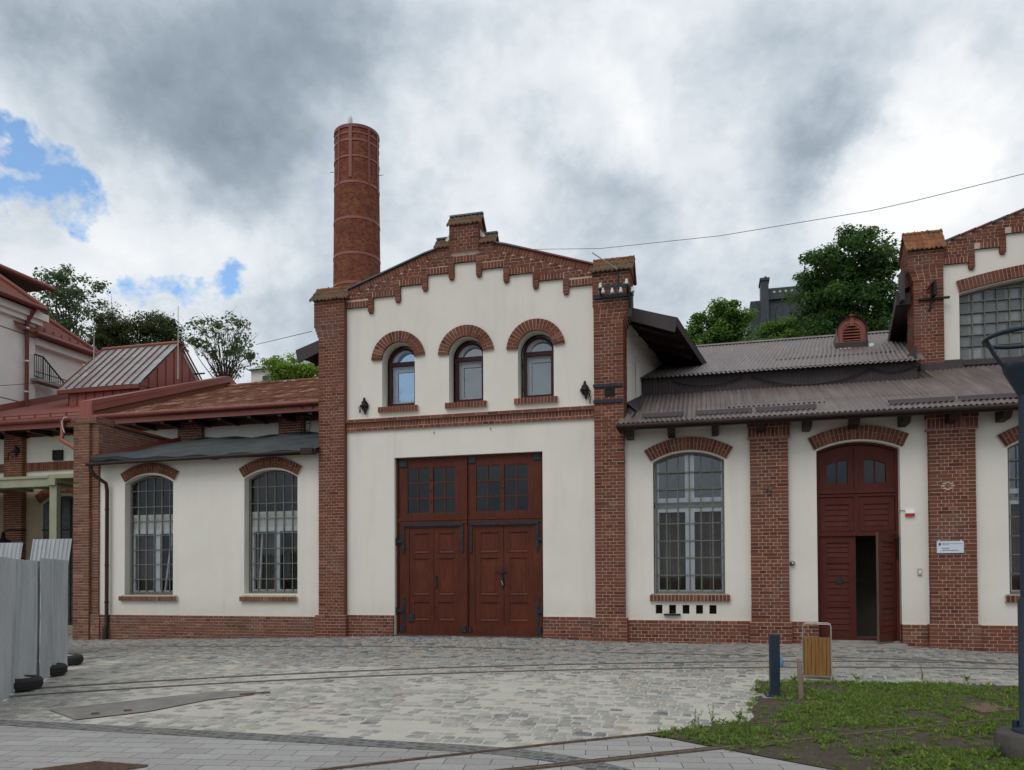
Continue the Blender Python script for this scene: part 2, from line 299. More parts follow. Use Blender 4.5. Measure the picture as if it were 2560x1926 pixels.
c=t.ramp(t.attr(),[(0,(.10,.107,.12)),(.09,(.15,.155,.16)),(.25,(.225,.22,.208)),(.55,(.29,.28,.258)),(.86,(.35,.335,.30)),(.91,(.30,.24,.205)),(.96,(.34,.245,.19)),(1,(.40,.32,.23))]); c=t.mix(t.math('MULTIPLY',f,.35),c,(.12,.115,.11)); sy=t.n('ShaderNodeSeparateXYZ'); t.l(t.tc.outputs['Object'],sy.inputs[0]); md=t.n('ShaderNodeMapRange'); t.l(sy.outputs[1],md.inputs[0]); md.inputs[1].default_value=-1.5; md.inputs[2].default_value=-6.; md.inputs[3].default_value=-.24; md.inputs[4].default_value=.065
du=t.math('MULTIPLY',t.math('SUBTRACT',t.math('ADD',t.noise(3.2,6,.7),md.outputs[0]),.42),3.4,clamp=True); du=t.math('MULTIPLY',du,t.math('ADD',.45,t.math('MULTIPLY',t.noise(7,3,.6),.9)),clamp=True); c=t.mix(t.math('MULTIPLY',du,.80),c,(.455,.43,.375)); t.col(c); t.bump(f,.6,.006)
stones('pavers',.40,.20,.0045,R(-9),.012,[(0,(.345,.335,.315)),(.5,(.385,.375,.355)),(1,(.43,.42,.40))],(.12,.115,.105),bumpd=.006)
stones('dark_setts',.11,.10,.012,R(12),.05,[(0,(.085,.09,.095)),(.5,(.13,.135,.14)),(1,(.20,.20,.19))],(.24,.23,.20),bumpd=.012)
t=NT('soil',.98,spec=.1); f=t.noise(3,7,.7); g=t.noise(28,6,.7)
t.col(t.mix(t.ramp(g,[(.35,(0,0,0)),(.7,(1,1,1))]),t.ramp(f,[(.3,(.105,.085,.062)),(.7,(.165,.14,.105))]),(.075,.060,.045))); t.bump(g,1.,.04)
def leaf_mat(name,a,b,c_):
    t=NT(name,.55,spec=.25); t.col(t.ramp(t.attr(),[(0,a),(.6,b),(1,c_)]))
    tl=t.n('ShaderNodeBsdfTranslucent'); t.l(t.ramp(t.attr(),[(0,tuple(v*1.1 for v in b)),(1,tuple(v*1.6 for v in c_))]),tl.inputs[0])
    mxs=t.n('ShaderNodeMixShader'); mxs.inputs[0].default_value=.35; o=t.t.nodes['Material Output']
    t.l(t.b.outputs[0],mxs.inputs[1]); t.l(tl.outputs[0],mxs.inputs[2]); t.l(mxs.outputs[0],o.inputs[0])
leaf_mat('leaf_maple',(.018,.050,.012),(.048,.112,.024),(.12,.225,.055))
leaf_mat('leaf_bright',(.045,.105,.014),(.105,.205,.030),(.18,.32,.06))
leaf_mat('leaf_lime',(.085,.16,.018),(.18,.30,.035),(.28,.42,.07))
leaf_mat('leaf_grey',(.050,.090,.040),(.105,.165,.070),(.18,.25,.12))
leaf_mat('leaf_olive',(.028,.038,.012),(.055,.072,.022),(.10,.125,.045))
leaf_mat('leaf_grass',(.055,.100,.014),(.120,.200,.028),(.23,.29,.065))

# ---------------------------------------------------------------- mesh building
class MB:
    def __init__(s): s.v=[]; s.f=[]; s.m=[]; s.t=[]; s.sm=[]; s.mats=[]
    def mi(s,mat):
        if mat not in s.mats: s.mats.append(mat)
        return s.mats.index(mat)
    def add(s,vs,fs,mat,tint=.5,smooth=False):
        o=len(s.v); s.v.extend([tuple(float(c) for c in p) for p in vs]); k=s.mi(mat)
        for f in fs: s.f.append([i+o for i in f]); s.m.append(k); s.t.append(tint); s.sm.append(smooth)
    def box(s,x0,x1,y0,y1,z0,z1,mat,tint=.5,skip=()):
        x0,x1=min(x0,x1),max(x0,x1); y0,y1=min(y0,y1),max(y0,y1); z0,z1=min(z0,z1),max(z0,z1)
        vs=[(x0,y0,z0),(x1,y0,z0),(x1,y1,z0),(x0,y1,z0),(x0,y0,z1),(x1,y0,z1),(x1,y1,z1),(x0,y1,z1)]
        s.add(vs,[(0,3,2,1),(4,5,6,7),(0,1,5,4),(1,2,6,5),(2,3,7,6),(3,0,4,7)],mat,tint)
    def obox(s,o,u,v,w_,mat,tint=.5):      # oriented box from corner and three edge vectors
        o,u,v,w_=map(np.array,(o,u,v,w_)); c=[o,o+u,o+u+v,o+v]; c+= [p+w_ for p in c]
        s.add(c,[(0,3,2,1),(4,5,6,7),(0,1,5,4),(1,2,6,5),(2,3,7,6),(3,0,4,7)],mat,tint)
    def quad(s,a,b,c,d,mat,tint=.5): s.add([a,b,c,d],[(0,1,2,3)],mat,tint)
    def prism(s,pts,y0,y1,mat,tint=.5,axis='y',mat_side=None):
        n=len(pts)
        P3={'y':lambda p,d:(p[0],d,p[1]),'x':lambda p,d:(d,p[0],p[1]),'z':lambda p,d:(p[0],p[1],d)}[axis]
        vs=[P3(p,y0) for p in pts]+[P3(p,y1) for p in pts]
        s.add(vs,[list(range(n)),list(range(2*n-1,n-1,-1))],mat,tint)
        s.add(vs,[(i,(i+1)%n,n+(i+1)%n,n+i) for i in range(n)],mat_side or mat,tint)
    def tube(s,pts,r,mat,n=8,tint=.5,smooth=True,closed=False,caps=True):
        pts=[np.array(p,float) for p in pts]; rs=r if isinstance(r,(list,tuple)) else [r]*len(pts)
        vs=[]; K=len(pts); prev=None
        for i,p in enumerate(pts):
            a=pts[(i-1)%K] if (closed or i>0) else p; b=pts[(i+1)%K] if (closed or i<K-1) else p
            d=b-a; d=d/(np.linalg.norm(d)+1e-9)
            if prev is None:
                h=np.array([0,0,1.]) if abs(d[2])<.9 else np.array([1.,0,0]); e=np.cross(d,h)
            else: e=prev-d*np.dot(prev,d)
            e=e/np.linalg.norm(e); prev=e; g=np.cross(d,e)
            for k in range(n): a_=2*math.pi*k/n; vs.append(p+rs[i]*(math.cos(a_)*e+math.sin(a_)*g))
        fs=[]
        for i in range(K if closed else K-1):
            j=(i+1)%K
            for k in range(n): k2=(k+1)%n; fs.append((i*n+k,i*n+k2,j*n+k2,j*n+k))
        s.add(vs,fs,mat,tint,smooth)
        if caps and not closed: s.add(vs[:n],[list(range(n-1,-1,-1))],mat,tint); s.add(vs[-n:],[list(range(n))],mat,tint)
    def lathe(s,c,prof,mat,n=20,tint=.5,smooth=True,axis='z'):
        vs=[]; fs=[]
        for r,z in prof:
            for k in range(n):
                a=2*math.pi*k/n; q=(r*math.cos(a),r*math.sin(a),z)
                if axis=='y': q=(q[0],q[2],q[1])
                vs.append((c[0]+q[0],c[1]+q[1],c[2]+q[2]))
        for i in range(len(prof)-1):
            for k in range(n): k2=(k+1)%n; fs.append((i*n+k,i*n+k2,(i+1)*n+k2,(i+1)*n+k))
        s.add(vs,fs,mat,tint,smooth)
    def sheet(s,o,u,v,lam,amp,mat,nw,spl=6,shape='sin',rows=1,tint=.5):   # ribbed sheet: ribs run along v, waves along u
        o,u,v=map(lambda q:np.array(q,float),(o,u,v)); Lu=np.linalg.norm(u); uu=u/Lu; nrm=np.cross(uu,v/np.linalg.norm(v)); 
        if nrm[2]<-1e-6: nrm=-nrm
        cols=int(Lu/lam*spl)+1; vs=[]
        for j in range(rows+1):
            for i in range(cols+1):
                d=Lu*i/cols; ph=(d/lam)%1
                if shape=='sin': h=amp*math.sin(2*math.pi*ph)
                else: h=amp*(1 if .3<ph<.5 else (0 if ph<.2 or ph>.6 else ((ph-.2)/.1 if ph<.35 else (.6-ph)/.1)))
                vs.append(o+uu*d+v*(j/rows)+nrm*h)
        c=cols+1; s.add(vs,[(j*c+i,j*c+i+1,(j+1)*c+i+1,(j+1)*c+i) for j in range(rows) for i in range(cols)],mat,tint,smooth=(shape=='sin'))
    def build(s,name,parent=None,base=None,label=None,cat=None,group=None,kind=None,bevel=0):
        me=bpy.data.meshes.new(name); V=np.array(s.v,float)
        if parent is not None:
            b=np.array(parent['_b'] if '_b' in parent else (0,0,0)); 
        else: b=np.array(base if base is not None else (0,0,0),float)
        me.from_pydata([tuple(p) for p in (V-b)],[],s.f)
        for mt in s.mats: me.materials.append(MATS[mt])
        me.polygons.foreach_set('material_index',np.array(s.m,dtype=np.int32)); me.polygons.foreach_set('use_smooth',np.array(s.sm,dtype=bool))
        a=me.attributes.new('tint','FLOAT','FACE'); a.data.foreach_set('value',np.array(s.t,dtype=np.float32))
        # box-projected UVs in metres
        nl=len(me.loops); li=np.zeros(nl,np.int32); me.loops.foreach_get('vertex_index',li)
        nf=len(me.polygons); nv=np.zeros(nf*3,np.float32); me.polygons.foreach_get('normal',nv); nv=nv.reshape(-1,3); lt=np.zeros(nf,np.int32); me.polygons.foreach_get('loop_total',lt)
        fn=np.repeat(nv,lt,axis=0); co=V[li]; ax=np.abs(fn)
        hz=np.hypot(fn[:,0],fn[:,1]); 
        uv=np.stack([co[:,0],co[:,2]],1)
        mx_=ax[:,0]>ax[:,1]; uv[mx_]=np.stack([co[:,1],co[:,2]],1)[mx_]
        mz=ax[:,2]>.92; uv[mz]=co[:,:2][mz]
        sl=(ax[:,2]>.3)&~mz&~mx_; k=np.sqrt(1/np.maximum(1-ax[:,2]**2,.05)); uv[sl]=np.stack([co[:,0],co[:,2]*k],1)[sl]
        sl2=(ax[:,2]>.3)&~mz&mx_; uv[sl2]=np.stack([co[:,1],co[:,2]*k],1)[sl2]
        ul=me.uv_layers.new(name='UVMap'); ul.data.foreach_set('uv',uv.astype(np.float32).ravel())
        me.update()
        o=bpy.data.objects.new(name,me); COL.objects.link(o)
        if parent is not None: o.parent=parent; o['_b']=[float(q) for q in b]
        else: o.location=tuple(b); o['_b']=[float(q) for q in b]
        if label: o['label']=label
        if cat: o['category']=cat
        if group: o['group']=group
        if kind: o['kind']=kind
        if bevel:
            md=o.modifiers.new('bevel','BEVEL'); md.width=bevel; md.segments=2; md.limit_method='ANGLE'
        return o
def thing(name,label,cat,loc,group=None):
    o=bpy.data.objects.new(name,None); COL.objects.link(o); o.location=loc; o.empty_display_size=.2
    o['label']=label; o['category']=cat; o['_b']=[float(q) for q in loc]
    if group: o['group']=group
    return o
def copy_tree(o,parent=None):
    c=o.copy(); COL.objects.link(c); c.parent=parent
    for ch in [q for q in bpy.data.objects if q.parent is o]: copy_tree(ch,c)
    return c
def tessel(mb,outer,holes,f3,mat):
    loops=[[Vector((p[0],p[1],0)) for p in lp] for lp in [outer]+holes]
    flat=[p for lp in loops for p in lp]; tris=tessellate_polygon(loops)
    vs=[f3(p.x,p.y) for p in flat]; out=[]
    for t_ in tris:
        a,b,c=[flat[i] for i in t_]
        if abs((b-a).cross(c-a).z)<1e-9: continue
        out.append(t_ if (b-a).cross(c-a).z>0 else (t_[0],t_[2],t_[1]))
    mb.add(vs,out,mat)
def reveal(mb,pts,y0,y1,mat,f3=None,skip_bottom=False):
    n=len(pts)
    for i in range(n):
        a=pts[i]; b=pts[(i+1)%n]
        if skip_bottom and abs(a[1]-b[1])<1e-6 and a[1]<=min(p[1] for p in pts)+1e-6: continue
        mb.quad((a[0],y0,a[1]),(b[0],y0,b[1]),(b[0],y1,b[1]),(a[0],y1,a[1]),mat)
def arch_pts(x0,x1,zb,zs,rise,n=18):     # opening outline, counter-clockwise from bottom left
    hw=(x1-x0)/2; cx=(x0+x1)/2; r=(hw*hw+rise*rise)/(2*rise); cz=zs+rise-r; a=math.asin(min(1,hw/r))
    if rise>hw: a=math.pi-a
    top=[(cx+r*math.sin(a-2*a*i/n),cz+r*math.cos(a-2*a*i/n)) for i in range(n+1)]
    return [(x0,zb),(x1,zb)]+top, (cx,cz,r,a)
def inset_frame(mb,outer,inner,y0,y1,mat):
    n=len(outer)
    for (A,B,yy) in ((outer,inner,y0),):
        for i in range(n):
            j=(i+1)%n; mb.quad((A[i][0],yy,A[i][1]),(A[j][0],yy,A[j][1]),(B[j][0],yy,B[j][1]),(B[i][0],yy,B[i][1]),mat)
    for L_ in (outer,inner):
        for i in range(n):
            j=(i+1)%n; mb.quad((L_[i][0],y0,L_[i][1]),(L_[j][0],y0,L_[j][1]),(L_[j][0],y1,L_[j][1]),(L_[i][0],y1,L_[i][1]),mat)

# --- brickwork laid brick by brick in front of a mortar bed
def bricks(mb,o,u,n,L,H,pred=None,mat='brick',course=.075,hd=.150,stretch=.12,clean=True,z0row=0):
    o=np.array(o,float); u=np.array(u,float); n=np.array(n,float); up_=np.array([0,0,1.])
    rows=max(1,round(H/course)); ch=H/rows; J=.013
    for r in range(rows):
        z=r*ch; k=max(1,round(L/hd)); wd=L/k; e=[]
        if (r+z0row)%2==0 or k<2: e=[i*wd for i in range(k+1)]
        else: e=[0.]+[wd*(i+.5) for i in range(k)]+[L]
        if (r+z0row)%2 and k>2: e=[0.]+[wd*(i+.5) for i in range(1,k-1)]+[L] if L<1.2 else e
        i=0
        while i<len(e)-1:
            j=i+1
            if j<len(e)-1 and random.random()<stretch: j+=1
            a,b=e[i],e[j]; i=j
            if b-a<.02: continue
            cx_=(a+b)/2
            if pred and not pred(o[0]+u[0]*cx_ if abs(u[0])>.1 else o[1]+u[1]*cx_,o[2]+z+ch/2): continue
            p=.007+random.uniform(-.002,.003); q0=a+(J/2 if a>0 else -.004); q1=b-(J/2 if b<L-1e-6 else -.004)
            zz=random.uniform(-.0015,.0015); A=o+u*q0+up_*(z+J/2+zz); B=o+u*q1+up_*(z+J/2+zz); C=o+u*q1+up_*(z+ch-J/2+zz); D=o+u*q0+up_*(z+ch-J/2+zz)
            F=n*p; mb.add([A,B,C,D,A+F,B+F,C+F,D+F],[(4,5,6,7),(0,1,5,4),(1,2,6,5),(2,3,7,6),(3,0,4,7)],mat,min(1,max(0,random.gauss(.5,.27))))
def brick_region(mb,x0,x1,z0,z1,y,ok,course=.075):
    rows=int((z1-z0)/course); n=int((x1-x0)/.02)
    for r in range(rows):
        zc=z0+(r+.5)*course; xs=[x0+(x1-x0)*i/n for i in range(n+1)]; run=None
        for x in xs+[None]:
            good=x is not None and ok(x,zc-course*.3) and ok(x,zc+course*.3)
            if good and run is None: run=x
            if run is not None and not good:
                if (last-run)>.05: bricks(mb,(run,y,z0+r*course),(1,0,0),(0,-1,0),last-run,course,z0row=r,stretch=.15)
                run=None
            last=x
def pier(mb,x0,x1,y0,y1,z0,z1,mat='brick',mort='mortar',sides='flr',stretch=.12):   # brick-faced block, front at y0
    mb.box(x0,x1,y0,y1,z0,z1,mort)
    if 'f' in sides: bricks(mb,(x0,y0,z0),(1,0,0),(0,-1,0),x1-x0,z1-z0,mat=mat,stretch=stretch)
    if 'r' in sides: bricks(mb,(x1,y0,z0),(0,1,0),(1,0,0),y1-y0,z1-z0,mat=mat,stretch=stretch,z0row=1)
    if 'l' in sides: bricks(mb,(x0,y0,z0),(0,1,0),(-1,0,0),y1-y0,z1-z0,mat=mat,stretch=stretch,z0row=1)
def soldier(mb,x0,x1,y0,y1,z0,z1,mat='brick',mort='mortar',pitch=.078,slope=0.,split=False):
    mb.add([(x0,y0+.004,z0),(x1,y0+.004,z0+slope*(x1-x0)),(x1,y1,z0+slope*(x1-x0)),(x0,y1,z0),(x0,y0+.004,z1),(x1,y0+.004,z1+slope*(x1-x0)),(x1,y1,z1+slope*(x1-x0)),(x0,y1,z1)],
        [(0,3,2,1),(4,5,6,7),(0,1,5,4),(1,2,6,5),(2,3,7,6),(3,0,4,7)],mort)
    n=max(1,round((x1-x0)/pitch)); w_=(x1-x0)/n
    for i in range(n):
        a=x0+i*w_+.0065; b=x0+(i+1)*w_-.0065; s_=slope*(a-x0); p=random.uniform(-.004,.003)
        segs=[(z0+.003,z1-.003)] if not (split and i%2) else [(z0+.003,(z0+z1)/2-.005),((z0+z1)/2+.005,z1-.003)]
        for c,d in segs: mb.obox((a,y0-.004+p,c+s_),(b-a,0,slope*(b-a)),(0,y1-y0-.01,0),(0,0,d-c),mat,min(1,max(0,random.gauss(.5,.27))))
def voussoirs(mb,cx,cz,r0,r1,a0,a1,y0,y1,mat='brick',mort='mortar'):   # angles from vertical
    n=max(3,round((a1-a0)*(r0+r1)/2/.083)); da=(a1-a0)/n
    P_=lambda r,a,y:(cx+r*math.sin(a),y,cz+r*math.cos(a))
    for i in range(n):
        a=a0+i*da; b=a+da
        vs=[P_(r0+.004,a,y0+.005),P_(r1-.004,a,y0+.005),P_(r1-.004,b,y0+.005),P_(r0+.004,b,y0+.005)]+[P_(r0+.004,a,y1),P_(r1-.004,a,y1),P_(r1-.004,b,y1),P_(r0+.004,b,y1)]
        mb.add(vs,[(0,3,2,1),(0,1,5,4),(1,2,6,5),(2,3,7,6),(3,0,4,7)],mort)
        g=.0065/((r0+r1)/2); p=random.uniform(-.004,.004); rm=(r0+r1)/2
        segs=[(r0,r1)] if i%2==0 else [(r0,rm-.005),(rm+.005,r1)]
        for c,d in segs:
            e=y0-.004+p; vs=[P_(c,a+g,e),P_(d,a+g,e),P_(d,b-g,e),P_(c,b-g,e),P_(c,a+g,y1-.005),P_(d,a+g,y1-.005),P_(d,b-g,y1-.005),P_(c,b-g,y1-.005)]
            mb.add(vs,[(0,3,2,1),(0,1,5,4),(1,2,6,5),(2,3,7,6),(3,0,4,7)],mat,min(1,max(0,random.gauss(.5,.27))))
def wavy_tiles(mb,x0,x1,ya,za,yb,zb,rows,mat,lam=.105,amp=.016):   # slope from low (ya,za) to high (yb,zb), overlapping wavy courses
    for r in range(rows):
        f0=r/rows; f1=(r+1)/rows+ .10/rows; lift=.022
        a=np.array([x0,ya+(yb-ya)*f0,za+(zb-za)*f0+lift]); b=np.array([0,(yb-ya)*(f1-f0),(zb-za)*(f1-f0)-lift])
        n=int((x1-x0)/lam*6); vs=[]; tt=[]
        for k in range(2):
            for i in range(n+1):
                x=(x1-x0)*i/n; h=amp*math.sin(2*math.pi*x/lam)+ (0.006*math.sin(9.1*int(x/lam/2)+r*3))
                vs.append((x0+x,a[1]+b[1]*k,a[2]+b[2]*k+h))
        for i in range(n+1):
            x=vs[i]; vs.append((x[0],x[1]+.004,x[2]-.03))
        for i in range(n):
            tint=(math.sin(int(i/12)*12.9898+r*78.2+x0*3)*43758.5)%1
            o=len(mb.v)
            mb.add([vs[i],vs[i+1],vs[n+2+i],vs[n+1+i]],[(0,1,2,3)],mat,tint,True)
            mb.add([vs[2*n+2+i],vs[2*n+3+i],vs[i+1],vs[i]],[(0,1,2,3)],mat,tint)
def tile_cap(parent,x0,x1,y0,y1,z0,z1,mat='moss_tile',ridge=True,rows=2,ridge_mat='clay_tile'):
    """small saddle roof, ridge parallel to the front, brick gable ends"""
    mb=MB(); ym=(y0+y1)/2
    mb.prism([(y0+.1,z0+.02),(y1-.1,z0+.02),(ym,z1-.05)],x0+.05,x1-.05,'brick',axis='x')
    wavy_tiles(mb,x0,x1,y0,z0,ym,z1,rows,mat); wavy_tiles(mb,x0,x1,y1,z0,ym,z1,rows,mat)
    mb.prism([(y0+.02,z0-.03),(y0+.02,z0),(ym,z1-.01),(y1-.02,z0),(y1-.02,z0-.03),(ym,z1-.05)],x1-.035,x1-.005,'red_dark',axis='x')
    mb.prism([(y0+.02,z0-.03),(y0+.02,z0),(ym,z1-.01),(y1-.02,z0),(y1-.02,z0-.03),(ym,z1-.05)],x0+.005,x0+.035,'red_dark',axis='x')
    if ridge:
        n=max(2,round((x1-x0)/.33)); w_=(x1-x0)/n
        for i in range(n): mb.tube([(x0+i*w_,ym,z1-.01),(x0+(i+1)*w_-.03,ym,z1-.01),(x0+(i+1)*w_,ym,z1)],[.05,.052,.068],ridge_mat,8,random.random())
    else: mb.box(x0,x1,ym-.05,ym+.05,z1-.01,z1+.03,'coping')
    return mb.build('tile_cap',parent)

# ---------------------------------------------------------------- ground
HX=[-30,-20,-14,-10.5,-7,-5,-3,-1.5,0,2,3,4.5,6.5,7.7,12,30]; HZ=[-.15,-.14,-.13,-.04,.04,.11,.12,.11,.05,.05,.07,.08,.05,-.03,-.08,-.1]
def gh(x,y):
    f=min(1,max(0,(y+4.5)/4.2)); f=f*f*(3-2*f); return float(np.interp(x,HX,HZ))*f
def grid_sheet(name,xs,ys,z,mat,label=None):
    mb=MB(); vs=[(x,y,gh(x,y)+z) for y in ys for x in xs]; c=len(xs)
    mb.add(vs,[(j*c+i,j*c+i+1,(j+1)*c+i+1,(j+1)*c+i) for j in range(len(ys)-1) for i in range(c-1)],mat,smooth=True)
    return mb.build(name,kind='structure',label=label)
mb=MB(); mb.quad((-900,-300,-.2),(900,-300,-.2),(900,1500,-.2),(-900,1500,-.2),'soil'); mb.build('ground',kind='structure',label='bare earth reaching away past the yard')
grid_sheet('cobbled_yard',list(np.linspace(-26,16,85)),list(np.linspace(-15,6,64)),0,'sand_bed','pale sandy cobbled yard in front of the tram depot')
def flat_poly(pts,z,mat,name,kind='structure',label=None,**k):
    mb=MB(); tessel(mb,pts,[],lambda x,y:(x,y,z),mat); return mb.build(name,kind=kind,label=label,**k)
flat_poly([(-16,-14.9),(7.5,-14.9),(6.3,-12.7),(3.11,-10.81),(2.23,-10.23),(1.75,-9.89),(1.45,-9.85),(.2,-10.84),(-16,-10.84)],.004,'pavers','paved_path',label='light grey concrete block path in the foreground')
st=[(-16,-10.58),(-5,-10.58),(0,-10.62),(.45,-10.66),(.85,-10.78),(1.2,-10.93),(1.55,-11.2),(1.9,-11.6)]; lo=[(1.72,-11.75),(1.35,-11.4),(1.05,-11.15),(.7,-11.02),(.35,-10.93),(0,-10.9),(-5,-10.86),(-16,-10.86)]
flat_poly((st+lo)[::-1],.008,'dark_setts','paving_border',label='band of dark small setts edging the block path')
soil_pts=[(1.52,-9.78),(1.75,-9.89),(2.23,-10.23),(3.11,-10.81),(6.3,-12.7),(13,-12.7),(13,-5.1),(6.32,-5.35),(2.87,-5.66),(2.72,-7.3),(2.59,-8.8),(2.0,-9.4)]
_sp=[]
for i in range(len(soil_pts)):
    a=soil_pts[i]; b=soil_pts[(i+1)%len(soil_pts)]; L_s=math.hypot(b[0]-a[0],b[1]-a[1]); n_s=max(1,int(L_s/.07)) if min(a[0],b[0])<7.5 else 1; pav=(1<=i<=3)
    for k in range(n_s):
        q=k/n_s; e=0 if pav or k==0 else random.uniform(-.028,.028)+.03*math.sin(k*.5+i); _sp.append((a[0]+(b[0]-a[0])*q+e*(b[1]-a[1])/L_s,a[1]+(b[1]-a[1])*q-e*(b[0]-a[0])/L_s))
soil_pts=_sp
def inside(x,y,poly):
    c=False; n=len(poly)
    for i in range(n):
        a=poly[i]; b=poly[i-1]
        if (a[1]>y)!=(b[1]>y) and x<(b[0]-a[0])*(y-a[1])/(b[1]-a[1])+a[0]: c=not c
    return c
mb=MB(); tessel(mb,soil_pts,[],lambda x,y:(x,y,.012),'soil')
mb.build('soil_bed',kind='structure',label='weedy earth bed at the right of the yard')
# lumps of earth
mb=MB()
for i in range(900):
    x=random.uniform(1.6,8); y=random.uniform(-12.4,-5.3)
    if not inside(x,y,soil_pts): continue
    r=random.uniform(.01,.035); z=.012; n=5
    vs=[(x+r*random.uniform(.7,1.3)*math.cos(6.283*k/n),y+r*random.uniform(.7,1.3)*math.sin(6.283*k/n),z-.004) for k in range(n)]+[(x,y,z+r*random.uniform(.3,.7))]
    mb.add(vs,[(k,(k+1)%n,n) for k in range(n)],'soil',smooth=True)
mb.build('soil_clods',kind='stuff',label='small clods of earth on the weedy bed',cat='soil')

def smooth_path(pts,n=60):
    pts=np.array(pts); d=np.r_[0,np.cumsum(np.hypot(*np.diff(pts,axis=0).T))]; t=np.linspace(0,d[-1],n)
    if len(pts)>2:
        c=[np.polyfit(d,pts[:,k],min(3,len(pts)-1)) for k in (0,1)]; return [(float(np.polyval(c[0],q)),float(np.polyval(c[1],q))) for q in t]
    return [(float(np.interp(q,d,pts[:,0])),float(np.interp(q,d,pts[:,1]))) for q in t]
RAILS=[]
def rail(name,pts,label,mat='rail_steel',wd=.035,z=.011,lip=True):
    P2=smooth_path(pts,200); RAILS.append(np.array(P2)); mb=MB()
    bands=[(0,wd,mat,z+.006)]+([(wd,wd+.022,'groove',z),(wd+.022,wd+.034,mat,z+.005)] if lip else [])
    for a,b,mt,h in bands:
        vs=[]
        for i,(x,y) in enumerate(P2):
            x2,y2=P2[min(i+1,len(P2)-1)]; x1,y1=P2[max(i-1,0)]; d=math.hypot(x2-x1,y2-y1); nx,ny=-(y2-y1)/d,(x2-x1)/d
            for q in (a,b): vs.append((x+nx*q,y+ny*q,gh(x,y)+h))
        n=len(P2); mb.add(vs,[(2*i,2*i+2,2*i+3,2*i+1) for i in range(n-1)],mt)
        vs2=[(v_[0],v_[1],v_[2]-.03) for v_ in vs[::2]]; o=vs[::2]+vs2; mb.add(o,[(i,n+i,n+i+1,i+1) for i in range(n-1)],mt)
    return mb.build(name,label=label,cat='rail',group='tram rails set in the yard')
rail('tram_rail',[(-8.2,-10.6),(-6.7,-9.37),(-2.59,-6.12),(1.67,-4.14),(6.69,-3.5),(12,-3.4)],'curved tram rail crossing the whole cobbled yard, the nearer of its pair')
rail('tram_rail',[(-8.5,-9.9),(-7.03,-8.66),(-2.85,-5.51),(1.64,-3.24),(6.0,-2.92),(12,-2.95)],'curved tram rail crossing the yard, the farther of its pair')
rail('tram_rail',[(-11,-2.55),(-5.12,-2.28),(1.6,-2.28),(7.36,-2.55),(12,-2.9)],'straighter tram rail close to the depot gate and brick plinth')
rail('tram_rail',[(-3,-13.7),(-.64,-11.65),(1.86,-9.49),(5.17,-7.25),(10,-4.2)],'rusty tram rail along the upper edge of block path and through weeds','rail_rust',.03,.016,False)
rail('tram_rail',[(-.6,-12.4),(.74,-11.36),(3.18,-9.63),(5.40,-8.04),(10,-5.0)],'broader rusty tram rail running over block path into weeds','rail_rust',.045,.016,True)

# ---- the setts: every stone its own rounded block, sunk to a varying depth in the sand
PLATE=[G(*q) for q in ((105,1779),(425,1741),(560,1728),(645,1727),(640,1741),(520,1755),(375,1785),(190,1806))]
rg=np.random.default_rng(5); C0=[];HWD=[];TT=[]; BL=[]
def low(x,y): return .5*math.sin(x*1.3+y*.7+1)*math.sin(y*1.1-x*.4)+.5*math.sin(x*3.1-y*2.3)*math.sin(y*3.7+x*1.9)
y=-10.56
while y<-.12:
    rh=rg.uniform(.115,.165); x=-15.5+rg.random()*.2
    while x<10.5:
        wd_=rg.uniform(.12,.215); xm=x+wd_/2; ym=y+rh/2+.05*math.sin(xm*.7)+.018*math.sin(xm*3.1+y); x+=wd_
        d=np.array([xm,ym,0])-CAM; zz_=d@fw
        if zz_<2: continue
        px_=CX+FPX*(d@rt)/zz_
        if px_<-700 or px_>3100: continue
        if ym>-.14 or inside(xm,ym,soil_pts) or inside(xm,ym,PLATE): continue
        if xm>1.3 and ym<-9.4: continue
        if ym<-10.5 and xm>.2: continue
        q=(ym+11.65)-( .864*(xm+.64))     # below the rusty rail lies block paving
        if q<.03 and xm>-.3: continue
        if min(np.min(np.hypot(r_[:,0]-xm,r_[:,1]-ym)) for r_ in RAILS[:3])<.065: continue
        t_=min(1,max(0,(-1.6-ym)/4.5)); h=.0165-.0132*t_+(.0045+.0035*t_)*low(xm,ym)+rg.normal(0,.0035+.0015*t_)
        if h<.0015: continue
        C0.append((xm,ym,gh(xm,ym))); HWD.append((wd_/2-rg.uniform(.006,.013),rh/2-rg.uniform(.006,.012),min(h,.024))); TT.append(rg.random()**1.0)
    y+=rh
C0=np.array(C0); HWD=np.array(HWD); n=len(C0); K=8
an_=np.array([.32,1.25,1.89,2.82,3.46,4.39,5.03,5.96]); sx_=np.sign(np.cos(an_))*np.abs(np.cos(an_))**.22; sy_=np.sign(np.sin(an_))*np.abs(np.sin(an_))**.22
rings=[]
for f_,zf_ in ((1.,-.25),(.93,.62),(.66,1.0)):
    jx=rg.normal(0,.035,(n,K)); jy=rg.normal(0,.05,(n,K))
    if not rings: J0=(jx,jy)
    jx,jy=J0; X_=C0[:,None,0]+HWD[:,None,0]*(sx_*f_+jx); Y_=C0[:,None,1]+HWD[:,None,1]*(sy_*f_+jy); Z_=C0[:,None,2]+HWD[:,None,2]*zf_+rg.normal(0,.0012,(n,K))*(zf_>0)
    rings.append(np.stack([X_,Y_,Z_],2))
Vs=np.concatenate(rings,1).reshape(-1,3); Fs=[]
base_=np.arange(n)*24
quads=[]
for r_ in range(2):
    for k in range(K): k2=(k+1)%K; quads.append(np.stack([base_+r_*8+k,base_+r_*8+k2,base_+r_*8+8+k2,base_+r_*8+8+k],1))
quads=np.concatenate(quads); tops=np.stack([base_+16+k for k in range(K)],1)
